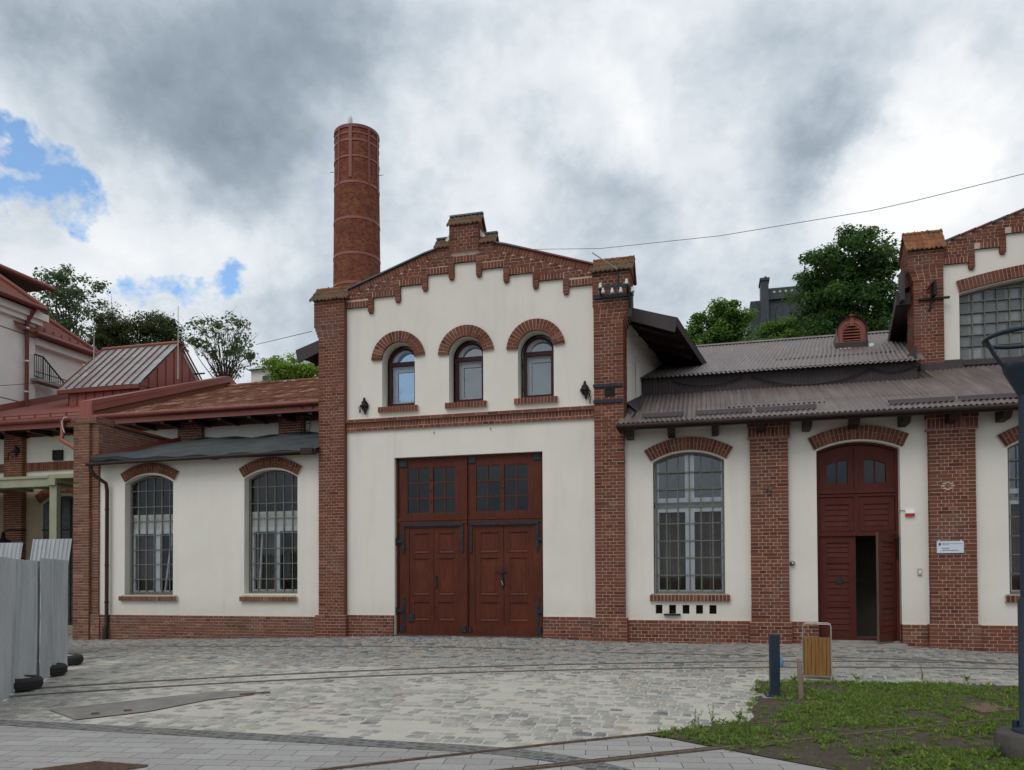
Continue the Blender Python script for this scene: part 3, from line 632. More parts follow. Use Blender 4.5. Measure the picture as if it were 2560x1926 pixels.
me=bpy.data.meshes.new('cobble_setts'); me.vertices.add(len(Vs)); me.vertices.foreach_set('co',Vs.astype(np.float32).ravel())
lv=np.concatenate([quads.ravel(),tops.ravel()]).astype(np.int32); me.loops.add(len(lv)); me.loops.foreach_set('vertex_index',lv)
me.polygons.add(len(quads)+n); ls=np.concatenate([np.arange(len(quads))*4,len(quads)*4+np.arange(n)*8]).astype(np.int32); me.polygons.foreach_set('loop_start',ls); me.update(calc_edges=True)
tt=np.concatenate([np.tile(np.array(TT),16),np.array(TT)]).astype(np.float32); a=me.attributes.new('tint','FLOAT','FACE'); a.data.foreach_set('value',tt)
me.polygons.foreach_set('use_smooth',np.ones(len(me.polygons),dtype=bool)); me.materials.append(MATS['sett_stone'])
so2=bpy.data.objects.new('cobble_setts',me); COL.objects.link(so2); so2['label']='grey and pinkish stone setts half sunk in pale sand across the yard'; so2['category']='cobbles'; so2['kind']='stuff'

# ================================================================ central gabled hall
SK=.155                                     # the halls run back at a slant to their fronts
hall=thing('tram_hall','tall cream rendered hall with stepped brick gable, three arched windows and a large timber gate','building',(-3.4,0,0))
Xc=-3.44
slope=.333
def gz(x,off=0.): return 9.46+off-slope*max(0,abs(x-Xc)-.72)        # top of the gable
# front wall with openings
wins=[(-5.17,955,1039,970,1037,874,1013),(-3.43,1121,1208,1134,1204.6,859.5,1003),(-1.72,1296.5,1387,1308.8,1382,843,989)]
holes=[]; WD=[]
for cx_,a,b,c,d,tp,bt in wins:
    ox0,ox1=W(a,960)[0],W(b,960)[0]; ox0,ox1=min(ox0,cx_-.43),ox1
    ox0,ox1=cx_-.44,cx_+.42
    pts,inf=arch_pts(ox0,ox1,5.73,6.88,.43,20); holes.append(pts); WD.append((ox0,ox1,pts,inf))
gx0,gx1,gzt=-5.29,-1.58,4.465
gate_hole=[(gx0,-.3),(gx1,-.3),(gx1,gzt),(gx0,gzt)]
outer=[(-7.2,-.3),(gx0-.0001,-.3),(gx0,gzt),(gx1,gzt),(gx1+.0001,-.3),(0,-.3),(0,gz(0)-.1),(-2.7,gz(-2.7)-.1),(-3.1,9.9),(-3.8,9.9),(-4.2,gz(-4.2)-.1),(-7.0,gz(-7.0)-.1),(-7.2,gz(-7.2)-.1)]
mb=MB(); tessel(mb,outer,[p for _,_,p,_ in WD],lambda x,z:(x,0,z),'plaster')
for _,_,p,_ in WD: reveal(mb,p,0,.36,'plaster')
reveal(mb,gate_hole,0,.30,'plaster')
# gable back face, slanted side walls and rear wall
L_=16.
mb.quad((.25,.28,-.3),(.25+SK*L_,L_,-.3),(.25+SK*L_,L_,7.6),(.25,.28,7.6),'plaster')
mb.quad((-7.1,.2,-.3),(-7.1+SK*L_,L_,-.3),(-7.1+SK*L_,L_,7.6),(-7.1,.2,7.6),'plaster')
mb.prism([(-7.1+SK*L_,-.3),(.25+SK*L_,-.3),(.25+SK*L_,7.6),(-3.4+SK*L_,8.9),(-7.1+SK*L_,7.6)],L_,L_+.3,'plaster')
mb.build('wall',hall)
# narrow recessed slit in the side wall
mb=MB(); y0,y1=1.5,1.95; f=lambda y:.252+SK*(y-.28)+.012
mb.add([(f(y0)+.004,y0,5.9),(f(y1)+.004,y1,6.05),(f(y1)+.004,y1,6.86),(f(y0)+.004,y0,6.82)],[(0,1,2,3)],'white_board'); mb.build('recessed_panel',hall)
# windows of the gable
for i,(cx_,a,b,c,d,tp,bt) in enumerate(wins):
    fx0,fx1=cx_-.375,cx_+.375+.01; fz0,fz1=5.80,7.245; yw=.27
    hw=(fx1-fx0)/2; op,_=arch_pts(fx0,fx1,fz0,fz1-hw,hw-.001,20); w_=.055
    ip,_=arch_pts(fx0+w_,fx1-w_,fz0+w_,fz1-hw,hw-w_-.001,20)
    mb=MB(); inset_frame(mb,op,ip,yw,yw+.07,'window_paint')
    tz=6.80; mb.box(fx0+.03,fx1-.03,yw-.012,yw+.06,tz-.015,tz+.085,'window_paint')
    mb.box(fx0+.03,fx0+.085,yw-.008,yw+.05,fz0+.05,tz,'window_paint'); mb.box(fx1-.085,fx1-.03,yw-.008,yw+.05,fz0+.05,tz,'window_paint')
    for z in (6.0,6.55): mb.tube([(fx0+.01,yw-.01,z-.05),(fx0+.01,yw-.01,z+.05)],.013,'window_paint',6)
    wo=mb.build('window',hall)
    mb=MB(); mb.add([(p[0],yw+.03,p[1]) for p in ip],[list(range(len(ip)))],'glass'); mb.build('pane',wo)
    mb=MB(); yi=yw+.16; io=[(fx0-.05,fz0),(fx1+.05,fz0),(fx1+.05,tz-.0),(fx0-.05,tz-.0)]; ii=[(fx0+.17,fz0+.13),(fx1-.05,fz0+.13),(fx1-.05,tz-.13),(fx0+.17,tz-.13)]
    inset_frame(mb,io,ii,yi,yi+.06,'white_pvc')
    io2,_=arch_pts(fx0-.06,fx1+.06,tz+.0,fz1-hw,hw+.06,16); ii2,_=arch_pts(fx0+.13,fx1-.02,tz+.09,fz1-hw+.02,hw-.09,16); inset_frame(mb,io2,ii2,yi,yi+.06,'white_pvc')
    if i==2: mb.box(fx1-.09,fx1-.06,yi-.03,yi,6.3,6.48,'white_pvc')
    mb.build('inner_frame',wo)
    mb=MB(); mb.quad((fx0+.1,yi+.04,fz0),(fx1+.05,yi+.04,fz0),(fx1+.05,yi+.04,fz1),(fx0+.1,yi+.04,fz1),'pane_sky'); mb.build('inner_pane',wo)
    mb=MB(); voussoirs(mb,cx_-.005,6.87,.435,.70,-math.pi/2+.03,math.pi/2-.10,-.055,.02); mb.build('brick_arch',hall)
    mb=MB(); soldier(mb,cx_-.52,cx_+.52,-.085,.27,5.585,5.72); mb.build('brick_sill',hall)
# room behind
mb=MB(); mb.box(-7,.2,1.6,1.7,-.2,8.6,'dark_room'); mb.build('inner_wall',hall)
# plinth
for a,b in ((-6.75,gx0-.02),(gx1+.02,-.2)):
    mb=MB(); mb.box(a,b,-.05,.12,-.3,.615,'mortar'); bricks(mb,(a,-.05,-.3),(1,0,0),(0,-1,0),b-a,.915,stretch=.3)
    s_=1 if a<-5 else -1; xx=b if a<-5 else a
    bricks(mb,(xx,-.05,-.3),(0,1,0),(s_,0,0),.17,.915); mb.build('plinth',hall)
# belt course: a row of soldiers over and under flat courses
mb=MB(); x0,x1=-6.6,-.33
mb.box(x0,x1,-.055,.02,5.155,5.235,'mortar'); bricks(mb,(x0,-.055,5.155),(1,0,0),(0,-1,0),x1-x0,.077,hd=.15,stretch=.1)
soldier(mb,x0,x1,-.035,.02,5.235,5.375)
mb.box(x0,x1,-.085,.02,5.375,5.45,'mortar'); bricks(mb,(x0,-.085,5.375),(1,0,0),(0,-1,0),x1-x0,.075,hd=.28,stretch=.05)
mb.build('belt_course',hall)
# stepped gable trim: profile of lower edge, symmetric steps
steps=[(.285,9.09),(.96,8.87),(1.67,8.665),(2.39,8.45),(3.2,8.245)]   # half-width limit, underside height
def under(x):
    d=abs(x-Xc)
    for hwid,z in steps:
        if d<=hwid: return z
    return 8.2
mb=MB(); yF=-.06
# backing slab
def slab_pts():
    L=[]; xs=sorted([Xc+s_*h for h,_ in steps for s_ in (-1,1)])
    top=[(-6.55,gz(-6.55)),(Xc-.72,gz(Xc-.72)),(Xc+.72,gz(Xc+.72)),(-.33,gz(-.33))]
    bot=[(-.33,under(-.33))]
    for h,z in steps[::-1]:
        if h>3: continue
        x=Xc+h; bot+= [(x,under(x+.01)),(x,under(x-.01))]
    for h,z in steps:
        if h>3: continue
        x=Xc-h; bot+= [(x,under(x+.01)),(x,under(x-.01))]
    bot+=[(-6.55,under(-6.55))]
    return (top+bot)[::-1]
SP=slab_pts(); tessel(mb,SP,[],lambda x,z:(x,yF,z),'mortar')
reveal(mb,SP,yF,.05,'brick')
RK=.155 # raking soldier course under the coping
def pr(x,z): return z>under(x)+.13 and z<gz(x)-RK+.01
brick_region(mb,-6.55,-.33,8.21,9.46,yF,pr)
# soldiers along each step's underside
prev=0
for k,(h,z) in enumerate(steps):
    segs=[(Xc-h,Xc+h)] if k==0 else [(Xc-h,Xc-prev-.12),(Xc+prev+.12,Xc+h)]
    for a,b in segs:
        a=max(a,-6.55); b=min(b,-.33)
        if b-a>.1: soldier(mb,a,b,yF-.001,yF+.02,z,z+.15)
    prev=h
# corbels hanging at the inner end of each step
for k in range(1,5):
    h=steps[k-1][0]; z=steps[k][1]; zt=steps[k-1][1]
    for s_ in (-1,1):
        a=Xc+s_*h+(.0 if s_>0 else -.12); 
        pier(mb,a,a+.12,yF-.006,yF+.1,z-.14,zt,sides='flr'); mb.box(a+.012,a+.108,yF,yF+.09,z-.175,z-.14,'brick')
# raking courses
ang=math.atan(slope)
for s_ in (-1,1):
    xa=Xc+s_*.72; xb=-6.55 if s_<0 else -.33; Lr=abs(xb-xa)/math.cos(ang); n=round(Lr/.078)
    u=np.array([s_*math.cos(ang),0,-math.sin(ang)]); v=np.array([s_*math.sin(ang),0,math.cos(ang)]) if s_>0 else np.array([-math.sin(ang),0,math.cos(ang)])
    o0=np.array([xa,yF-.012,gz(xa)])-v*RK
    mb.obox(o0+np.array([0,.006,0]),u*Lr,(0,.06,0),v*RK,'mortar')
    for i in range(n):
        o=o0+u*(i*Lr/n+.005); mb.obox(o+np.array([0,random.uniform(-.004,.003),0]),u*(Lr/n-.010),(0,.04,0),v*(RK-.004),'brick',min(1,max(0,random.gauss(.5,.27))))
mb.build('stepped_gable_trim',hall)
# copings on the rakes
for s_ in (-1,1):
    mb=MB()
    xa=Xc+s_*.62; xb=-6.5 if s_<0 else -.36
    for k in range(6):
        a=xa+(xb-xa)*k/6; b=xa+(xb-xa)*(k+1)/6; mt='coping' if (s_<0 or k<2) else 'red_dark'
        z1=gz(a)+.012; z2=gz(b)+.012; x0_,x1_=(a,b) if a<b else (b,a); za,zb=(z1,z2) if a<b else (z2,z1)
        mb.add([(x0_,-.12,za),(x1_,-.12,zb),(x1_,.42,zb),(x0_,.42,za),(x0_,-.12,za+.035),(x1_,-.12,zb+.035),(x1_,.42,zb+.035),(x0_,.42,za+.035)],[(0,3,2,1),(4,5,6,7),(0,1,5,4),(1,2,6,5),(2,3,7,6),(3,0,4,7)],mt)
    mb.build('coping',hall)
# turret on the apex
mb=MB(); pier(mb,Xc-.36,Xc+.36,-.14,.32,9.35,9.98); 
pier(mb,Xc-.72,Xc-.362,-.10,.28,9.28,9.50,sides='fl'); pier(mb,Xc+.362,Xc+.72,-.10,.28,9.28,9.50,sides='fr')
tr=mb.build('gable_turret',hall)
tile_cap(tr,Xc-.42,Xc+.42,-.20,.38,9.95,10.27,ridge=False)
tile_cap(tr,Xc-.76,Xc-.37,-.17,.35,9.46,9.76,ridge=False); tile_cap(tr,Xc+.37,Xc+.78,-.17,.35,9.46,9.76,ridge=False)
# corner pilasters: widening below, corbelled out at the outer side near the top
for sd_ in (-1,1):
    mb=MB()
    if sd_<0:
        pier(mb,-7.26,-6.58,-.13,.45,.61,7.55,sides='fl'); pier(mb,-7.34,-6.52,-.17,.5,-.3,.61)
        for k in range(3): pier(mb,-7.26-.03*(k+1),-6.58,-.13,.45,7.55+.0817*k,7.55+.0817*(k+1),sides='fl')
        pier(mb,-7.38,-6.56,-.14,.5,7.795,8.5,sides='fl'); mb.box(-6.58,-6.555,-.13,.02,.61,8.5,'brick',.4)
    else:
        pier(mb,-.34,.32,-.13,.62,.61,7.35,sides='fr'); pier(mb,-.40,.37,-.17,.66,-.3,.61)
        for k in range(4): pier(mb,-.34,.32+.035*(k+1),-.13,.62,7.35+.0812*k,7.35+.0812*(k+1),sides='fr')
        pier(mb,-.36,.48,-.14,.66,7.675,8.5,sides='fr')
    p=mb.build('pilaster',hall)
    if sd_<0: tile_cap(p,-7.48,-6.44,-.24,.60,8.46,8.87)
    else:
        tile_cap(p,-.40,.56,-.24,.80,8.46,8.90)
        mb=MB(); mb.box(-.10,.13,-.15,-.13,5.62,5.80,'dark_room'); mb.build('wall_slot',p)
        for z in (5.83,5.47): mb=MB(); mb.box(-.36,.30,-.175,-.138,z,z+.075,'iron'); mb.build('iron_band',p)
# roof: ribbed dark sheet, overhanging, with a thick fascia at the eaves
mb=MB(); zr=8.98; ze=7.42; Lr=15.8
for s_ in (-1,1):
    xr=Xc; xe=1.52 if s_>0 else -8.15
    o=(xr,.30,zr); u=(0,1e-6,0)
    n=100; vs=[]
    for j,yy in enumerate((.30,.30+Lr)):
        vs+= [(xr+SK*(yy-.3),yy,zr),(xe+SK*(yy-.3),yy,ze)]
    mb.add(vs,[(0,1,3,2)],'brown_sheet')
mb.build('roof',hall)
mb=MB()
for s_ in (-1,1):
    xe=1.52 if s_>0 else -8.15; xw=.25 if s_>0 else -7.1; xi=(.35 if s_>0 else -7.2)
    zi=zr+(ze-zr)*abs(xi-Xc)/abs(xe-Xc)
    for yy0,yy1 in ((.30,.34),):
        # rake board
        d=.33; mb.add([(xi,.28,zi-.02),(xe,.28,ze+.0),(xe-.07*s_,.28,ze-d),(xi,.28,zi-d+.02),(xi,.33,zi-.02),(xe,.33,ze),(xe-.07*s_,.33,ze-d),(xi,.33,zi-d+.02)],[(0,3,2,1),(4,5,6,7),(0,1,5,4),(1,2,6,5),(2,3,7,6),(3,0,4,7)],'brown_flash')
    Y=.34; Z=ze-.05
    a=(xe,Y,ze-.01); b=(xe+SK*Lr,Y+Lr,ze-.01); mb.add([a,b,(b[0]-.03*s_,b[1],b[2]-.16),(a[0]-.03*s_,a[1],a[2]-.16)],[(0,1,2,3)],'eave_wood')
    # soffit boards following the rafters
    zw=zr+(ze-zr)*abs(xw-Xc)/abs(xe-Xc)-.16
    mb.add([(xe-.03*s_,Y,ze-.16),(xe-.03*s_+SK*Lr,Y+Lr,ze-.16),(xw+SK*Lr-.3*s_,Y+Lr,zw+.1),(xw-.3*s_,Y,zw+.1)],[(0,1,2,3)],'eave_wood')
    for k in range(9):
        y=Y+.5+k*1.0; xo=SK*(y-.3); mb.obox((xw+xo,y,zw-.10),(xe-.15*s_-xw,0,ze-.28-(zw-.10)),(0,.09,0),(0,0,.14),'eave_wood')
mb.build('eaves',hall)
# ---- gate
gy=.13
mb=MB(); mb.box(gx0,gx0+.07,gy-.02,gy+.12,-.1,gzt,'gate_paint'); mb.box(gx1-.05,gx1,gy-.02,gy+.12,-.1,gzt,'gate_paint'); mb.box(gx0,gx1,gy-.02,gy+.12,gzt-.05,gzt,'gate_paint')
gate=mb.build('gate',hall)
mb=MB(); mb.box(gx0,gx1,gy-.22,gy+.2,-.1,.135,'dark_concrete'); mb.box(gx0+.02,gx1-.02,gy-.04,gy+.1,.135,.19,'gate_paint'); mb.build('threshold',gate)
def panel(mb,x0,x1,z0,z1,y,mt='gate_panel'):     # raised-and-fielded panel in a sunk field
    mb.box(x0,x1,y+.012,y+.02,z0,z1,mt); 
    i=.035; mb.add([(x0,y+.0,z0),(x1,y,z0),(x1,y,z1),(x0,y,z1),(x0+i,y+.018,z0+i),(x1-i,y+.018,z0+i),(x1-i,y+.018,z1-i),(x0+i,y+.018,z1-i)],[(0,1,5,4),(1,2,6,5),(2,3,7,6),(3,0,4,7)],mt)
    i2=.055; mb.box(x0+i2,x1-i2,y+.004,y+.02,z0+i2,z1-i2,mt)
def holed(mb,x0,x1,z0,z1,y0,y1,hs,mt):
    o=[(x0,z0),(x1,z0),(x1,z1),(x0,z1)]; H=[[(a,c),(b,c),(b,d),(a,d)] for a,b,c,d in hs]
    tessel(mb,o,H,lambda x,z:(x,y0,z),mt); reveal(mb,o,y0,y1,mt)
    for h in H: reveal(mb,h,y0,y1,mt)
mid=gx0+1.845
leafs=[(gx0+.055,mid-.012,[ (-5.03,-4.43),(-4.33,-3.735)]),(mid+.012,gx1-.045,[(-3.27,-2.63),(-2.54,-1.93)])]
for li_,(a,b,gl) in enumerate(leafs):
    mb=MB()
    Zt,Zg0,Zg1,Zm,Zw1,Zw0=gzt-.03,3.08,4.22,2.95,2.74,.40
    g0,g1=gl[0][0],gl[1][1]
    wk0=a+.27; wk1=b-.23 if li_==0 else b-.22
    if li_==1: wk0=a+.15
    holed(mb,a,b,.19,Zt,gy,gy+.07,[(g0,g1,Zg0,Zg1),(wk0,wk1,Zw0,Zw1)],'gate_paint')
    mb.box(a,b,gy-.03,gy,Zm-.035,Zm+.02,'gate_paint'); mb.box(a,b,gy-.015,gy,Zm-.12,Zm-.04,'gate_paint')
    for c in ((a,a+.012),(b-.012,b)): mb.box(c[0],c[1],gy-.02,gy,.19,Zt,'gate_paint')
    lf=mb.build('gate_leaf',gate)
    # glazed lights
    mb=MB(); mb.box(gl[0][1],gl[1][0],gy-.005,gy+.05,Zg0,Zg1,'gate_paint')
    for g in gl:
        mb.box((g[0]+g[1])/2-.012,(g[0]+g[1])/2+.012,gy+.012,gy+.04,Zg0,Zg1,'gate_panel')
        for k in (1,2): z=Zg0+(Zg1-Zg0)*k/3; mb.box(g[0],g[1],gy+.010,gy+.042,z-.014,z+.014,'gate_panel')
    for c in ((g0,g0+.03),(g1-.03,g1)): mb.box(c[0],c[1],gy+.005,gy+.05,Zg0,Zg1,'gate_panel')
    for c in ((Zg0,Zg0+.025),(Zg1-.02,Zg1)): mb.box(g0,g1,gy+.006,gy+.051,c[0],c[1],'gate_panel')
    for k in (.25,.5,.72): mb.tube([((gl[0][1]+gl[1][0])/2,gy-.012,Zg0+(Zg1-Zg0)*k-.03),((gl[0][1]+gl[1][0])/2,gy-.012,Zg0+(Zg1-Zg0)*k+.03)],.014,'gate_paint',6)
    sash=mb.build('sash',lf)
    mb=MB()
    for g in gl:
        for q in range(2):
            for k in range(3):
                xa=g[0]+(g[1]-g[0])*q/2; xb=g[0]+(g[1]-g[0])*(q+1)/2; za=Zg0+(Zg1-Zg0)*k/3; zb=Zg0+(Zg1-Zg0)*(k+1)/3; t_=random.uniform(-.004,.004)
                mb.quad((xa,gy+.03+t_,za),(xb,gy+.03-t_,za),(xb,gy+.03,zb),(xa,gy+.03+t_*2,zb),'pane_dark')
                mb.quad((xa,gy+.045,za),(xb,gy+.045,za),(xb,gy+.045,zb),(xa,gy+.045,zb),'dirty_pane')
    mb.build('panes',lf)
    # wicket doors
    wm=(wk0+wk1)/2+(.0 if li_==0 else -.0)
    for (c,d) in ((wk0,wm-.006),(wm+.006,wk1)):
        mb=MB(); yy=gy+.02; w2=d-c; s1,s2=c+w2*.2,d-w2*.2
        rows=[(Zw0+.10,.93),(1.12,1.99),(2.14,2.60)]
        holed(mb,c,d,Zw0,Zw1,yy,yy+.04,[(s1,s2,z0,z1) for z0,z1 in rows],'gate_paint')
        for z0,z1 in rows: panel(mb,s1,s2,z0,z1,yy+.004)
        for z0,z1 in rows: mb.box(s1-.02,s2+.02,yy-.012,yy,z1,z1+.022,'gate_paint'); mb.box(s1-.02,s2+.02,yy-.012,yy,z0-.022,z0,'gate_paint')
        mb.build('wicket_door',lf)
    # strap irons
    mb=MB(); e=.012
    sx0,sx1=(wk0-.16,wk1+.13) if li_==0 else (wk0-.11,wk1+.14)
    mb.box(sx0,sx1,gy-e-.03,gy-.028,2.78,2.85,'iron')
    mb.box(sx0,sx0+.055,gy-e-.02,gy-.0005,2.14,2.78,'iron'); mb.box(sx1-.055,sx1,gy-e-.02,gy-.0005,2.14,2.78,'iron')
    hx=gx0+.02 if li_==0 else gx1-.02
    sx=sx0+.02 if li_==0 else sx1-.02
    mb.build('strap_iron',lf)
    for z in (2.42,.72):
        mb=MB(); (mb.box(min(sx-.03,sx+.03),sx+.03,gy-e-.004,gy-.0006,.42,1.05,'iron') if z<1 else None); mb.box(min(hx,sx),max(hx,sx),gy-.055,gy-.02,z-.035,z+.035,'iron'); mb.tube([(hx,gy-.05,z-.09),(hx,gy-.05,z+.09)],.028,'iron',8); mb.build('strap_hinge',lf)
    for (px0,px1,pz0,pz1) in ([(a+.03,a+.24,gzt-.22,gzt-.07),(a+.03,a+.17,.21,.36),(b-.16,b-.04,.21,.36)] if li_==0 else [(a+.03,a+.19,gzt-.19,gzt-.05),(b-.20,b-.03,gzt-.18,gzt-.05),(a+.0,a+.07,.2,.34),(b-.13,b-.03,.2,.38)]):
        mb=MB(); mb.box(px0,px1,gy-.032,gy-.0007,pz0,pz1,'iron'); mb.build('corner_plate',lf)
mb=MB(); mb.box(-4.99,-4.84,gy-.01,gy+.024,.46,.64,'iron'); mb.build('patch_plate',gate)
for x,z in ((-4.265,1.45),(-2.60,1.45)): 
    mb=MB(); mb.box(x-.02,x+.02,gy-.02,gy+.018,z-.15,z+.12,'iron'); mb.tube([(x,gy-.02,z),(x,gy-.06,z),(x+.06,gy-.065,z-.01)],.009,'iron',6); mb.build('door_handle',gate)
mb=MB(); mb.box(-2.79,-2.50,gy-.022,gy-.004,1.655,1.685,'iron'); mb.box(-2.66,-2.56,gy-.035,gy-.01,1.63,1.69,'iron'); mb.build('latch_bar',gate)
mb=MB(); mb.tube([(-2.615,gy-.045,1.45),(-2.59,gy-.05,1.40),(-2.575,gy-.045,1.345)],.014,'bare_steel',6); mb.build('padlock',gate)

# fixtures hanging on the hall's front
def hook(x,z,label,chain):
    mb=MB(); mb.lathe((x,0,z),[(0,-.005),(.10,-.005),(.105,-.03),(.07,-.06),(.075,-.09),(.03,-.12),(0,-.125)],'black_iron',10,axis='y')
    mb.tube([(x,-.05,z+.04),(x+.005,-.07,z+.20)],[.06,.022],'black_iron',7); mb.tube([(x+.02,-.05,z-.05),(x+.03,-.07,z-.22)],[.06,.02],'black_iron',7)
    for k in range(6): a=k*1.05; mb.tube([(x,-.05,z),(x+.105*math.cos(a),-.05,z+.115*math.sin(a))],[.03,.035],'black_iron',6)
    o=mb.build('wall_rosette',label=label,cat='wall fitting',base=(x,0,z),group='cast iron rosettes on the render')
    mb=MB(); s_=1 if chain else -1
    n=4 if chain else 2
    for k in range(n):
        c=(x+.11*s_+.004*k,-.08,z-.06-.075*k); pts=[(c[0]+(.024*math.cos(t_) if k%2==0 else 0),c[1]+(.024*math.cos(t_) if k%2 else 0),c[2]+.042*math.sin(t_)) for t_ in np.linspace(0,2*math.pi,9)[:-1]]
        mb.tube(pts,.011,'black_iron',5,closed=True)
    mb.tube([(x+.05*s_,-.06,z),(x+.11*s_,-.08,z-.02)],.014,'black_iron',6)
    mb.build('chain',o)
x,z=W(911,1015,-.05); hook(x,z,'black cast iron rosette with hanging ring, left of the leftmost gable window',False)
x,z=W(1462,975,-.05); hook(x,z,'black cast iron rosette with short chain, right of the rightmost gable window',True)
for (px,py,lb) in ((1086,1083,'small iron hook in the render above the left half of the gate'),(1227,1073,'small iron hook in the render above the right half of the gate')):
    x,z=W(px,py); mb=MB(); mb.tube([(x,0,z+.02),(x,-.035,z+.02),(x+.005,-.04,z-.03)],.008,'black_iron',6); mb.build('wall_hook',label=lb,cat='hook',base=(x,0,z),group='small hooks over the gate')
# insulator rack on the right pilaster
rk=thing('insulator_rack','old iron bracket carrying white porcelain insulators on the right brick pilaster','bracket',(0,-.14,7.7))
yb=-.15
def PR(px,py,y): return W(1480+px/11.886,680+py/11.886,y)
a=PR(60,770,-.17); b=PR(1080,690,-.17)
mb=MB(); mb.box(a[0],b[0]+.12,-.20,-.15,a[1]-.04,a[1]+.04,'iron'); a2=PR(220,480,-.45); b2=PR(1050,450,-.45)
zt=PR(600,470,-.4)[1]; xl=PR(230,480,-.4)[0]; xr=PR(1040,450,-.4)[0]
mb.box(xl,xr,-.42,-.38,zt-.03,zt+.05,'iron')
for x in (xl,xr): mb.obox((x-.02,-.42,zt),(.05,0,0),(0,.26,a[1]-zt+.0),(0,0,.05),'iron')
c=PR(1110,690,-.2); d=PR(1100,1330,-.2)
mb.box(c[0]-.03,c[0]+.05,-.20,-.15,d[1],c[1]+.1,'iron'); mb.obox((c[0]-.01,-.42,zt),(.04,0,0),(0,.24,d[1]-zt+.15),(0,.03,.06),'iron')
mb.build('frame',rk)
for px,py in ((250,430),(330,580),(600,580),(855,560),(1025,310),(1205,545)):
    x,z=PR(px,py+55,-.40); z-=.0; mb=MB()
    mb.tube([(x,-.40,z-.10),(x,-.40,z+.03)],.010,'iron',6)
    mb.lathe((x,-.40,z),[(0,.115),(.026,.112),(.034,.095),(.026,.075),(.030,.062),(.040,.045),(.044,0),(.030,-.004),(0,-.004)],'porcelain',12); mb.build('insulator',rk)
m0=PR(770,380,-.2); m1=W(1544,672,-.2)
mb=MB(); mb.tube([(m0[0],-.2,m0[1]-.05),(m0[0],-.2,m1[1])],.018,'iron',6); q=W(1480,632,-.45); mb.tube([(m0[0],-.2,m1[1]-.02),(q[0],-.45,q[1])],.012,'bare_steel',6); mb.build('stay_rod',rk)

# ================================================================ common grilled window
def grille_window(parent,x0,x1,zb,zs,rise,nv,nh_z,yf,room_y,kind,open_left=0.):
    """metal-framed multi-pane window with a white casement window behind it"""
    op,_=arch_pts(x0,x1,zb,zs,rise,14); w_=.045; ip,_=arch_pts(x0+w_,x1-w_,zb+w_,zs-.005,rise-w_*.75,14)
    mb=MB(); inset_frame(mb,op,ip,yf,yf+.05,'grille_paint'); win=mb.build('window',parent)
    mb=MB(); ztop=zs+rise
    hw=(x1-x0)/2; r=(hw*hw+rise*rise)/(2*rise); cz=ztop-r; cxm=(x0+x1)/2
    zarc=lambda x:cz+math.sqrt(max(0,r*r-(x-cxm)**2))-.02
    for k in range(1,nv):
        x=x0+(x1-x0)*k/nv; mb.box(x-.012,x+.012,yf+.005,yf+.035,zb+.03,zarc(x),'grille_paint')
    for z,th in nh_z:
        hx=hw if z<zs else math.sqrt(max(0,r*r-(z-cz)**2))
        mb.box(max(x0,cxm-hx)+.03,min(x1,cxm+hx)-.03,yf+.002,yf+.038,z-th,z+th,'grille_paint')
    mb.build('glazing_bars',win)
    mb=MB(); mb.add([(p[0],yf+.028,p[1]) for p in ip],[list(range(len(ip)))],'glass'); mb.build('pane',win)
    # casement
    yi=yf+.055; a,b=x0-.02,x1+.03
    if kind=='right':
        zt=3.08; mb=MB()
        m_=(a+b)/2
        for c,d,z0,z1 in ((a,m_,zb-.02,zt),(m_,b,zb-.02,zt),(a,m_,zt+.12,ztop+.1),(m_,b,zt+.12,ztop+.1)):
            o=[(c,z0),(d,z0),(d,z1),(c,z1)]; t_=.10; i=[(c+t_,z0+t_),(d-t_,z0+t_),(d-t_,z1-t_),(c+t_,z1-t_)]
            inset_frame(mb,o,i,yi+(.0 if z0<3 else .02),yi+.07,'white_pvc')
        mb.build('inner_frame',win)
        mb=MB(); mb.quad((a,yi+.06,zt),(b,yi+.06,zt),(b,yi+.06,ztop+.1),(a,yi+.06,ztop+.1),'pane_upper'); mb.build('inner_pane',win)
        mb=MB(); mb.sheet((a,yi+.22,zb),(b-a,0,0),(0,0,zt-zb),.17,.03,'curtain',1,8)
        for k in range(7): x=a+(b-a)*(k+.4)/7; mb.box(x,x+.035,yi+.14,yi+.16,zb,zt,'raw_wood' if k%2 else 'curtain_green')
        mb.build('curtain',win)
    else:
        zt=2.86; mb=MB(); m_=a+(b-a)*(.55 if kind=='left1' else .52)
        o=[(a+.0,zb-.02),(b,zb-.02),(b,zt),(a,zt)]; i=[(a+.13,zb+.09),(b-.05,zb+.09),(b-.05,zt-.12),(a+.13,zt-.12)]
        inset_frame(mb,o,i,yi,yi+.07,'white_pvc'); mb.box(m_-.075,m_+.075,yi-.001,yi+.069,zb+.05,zt-.05,'white_pvc')
        for e in ((m_+.11,m_+.16) if kind=='left1' else (a+.17,a+.22),): mb.obox((e[0]+.05,yi+.05,zb+.06),(.05,0,0),(0,.05,0),((.09 if kind=='left1' else -.02),.16,zt-zb-.2),'white_pvc')
        mb.build('inner_frame',win)
        mb=MB(); mb.box(a,b,yi+.02,yi+.08,zt+.0,zt+.31,'white_board'); mb.box(a,b,yi,yi+.04,zt+.31,zt+.40,'white_board'); mb.box(a,b,yi+.05,yi+.1,zt+.40,zt+1.6,'dark_room'); mb.build('blind_box',win)
        mb=MB(); mb.sheet((a+.02,yi+.25,zb),((b-a)*.36,0,0),(0,0,zt-zb),.1,.02,'room_wall',1,8); mb.sheet((a+(b-a)*.72,yi+.3,zb),((b-a)*.3,0,0),(0,0,zt-zb),.1,.02,'curtain_green',1,8); mb.build('curtain',win)
    return win
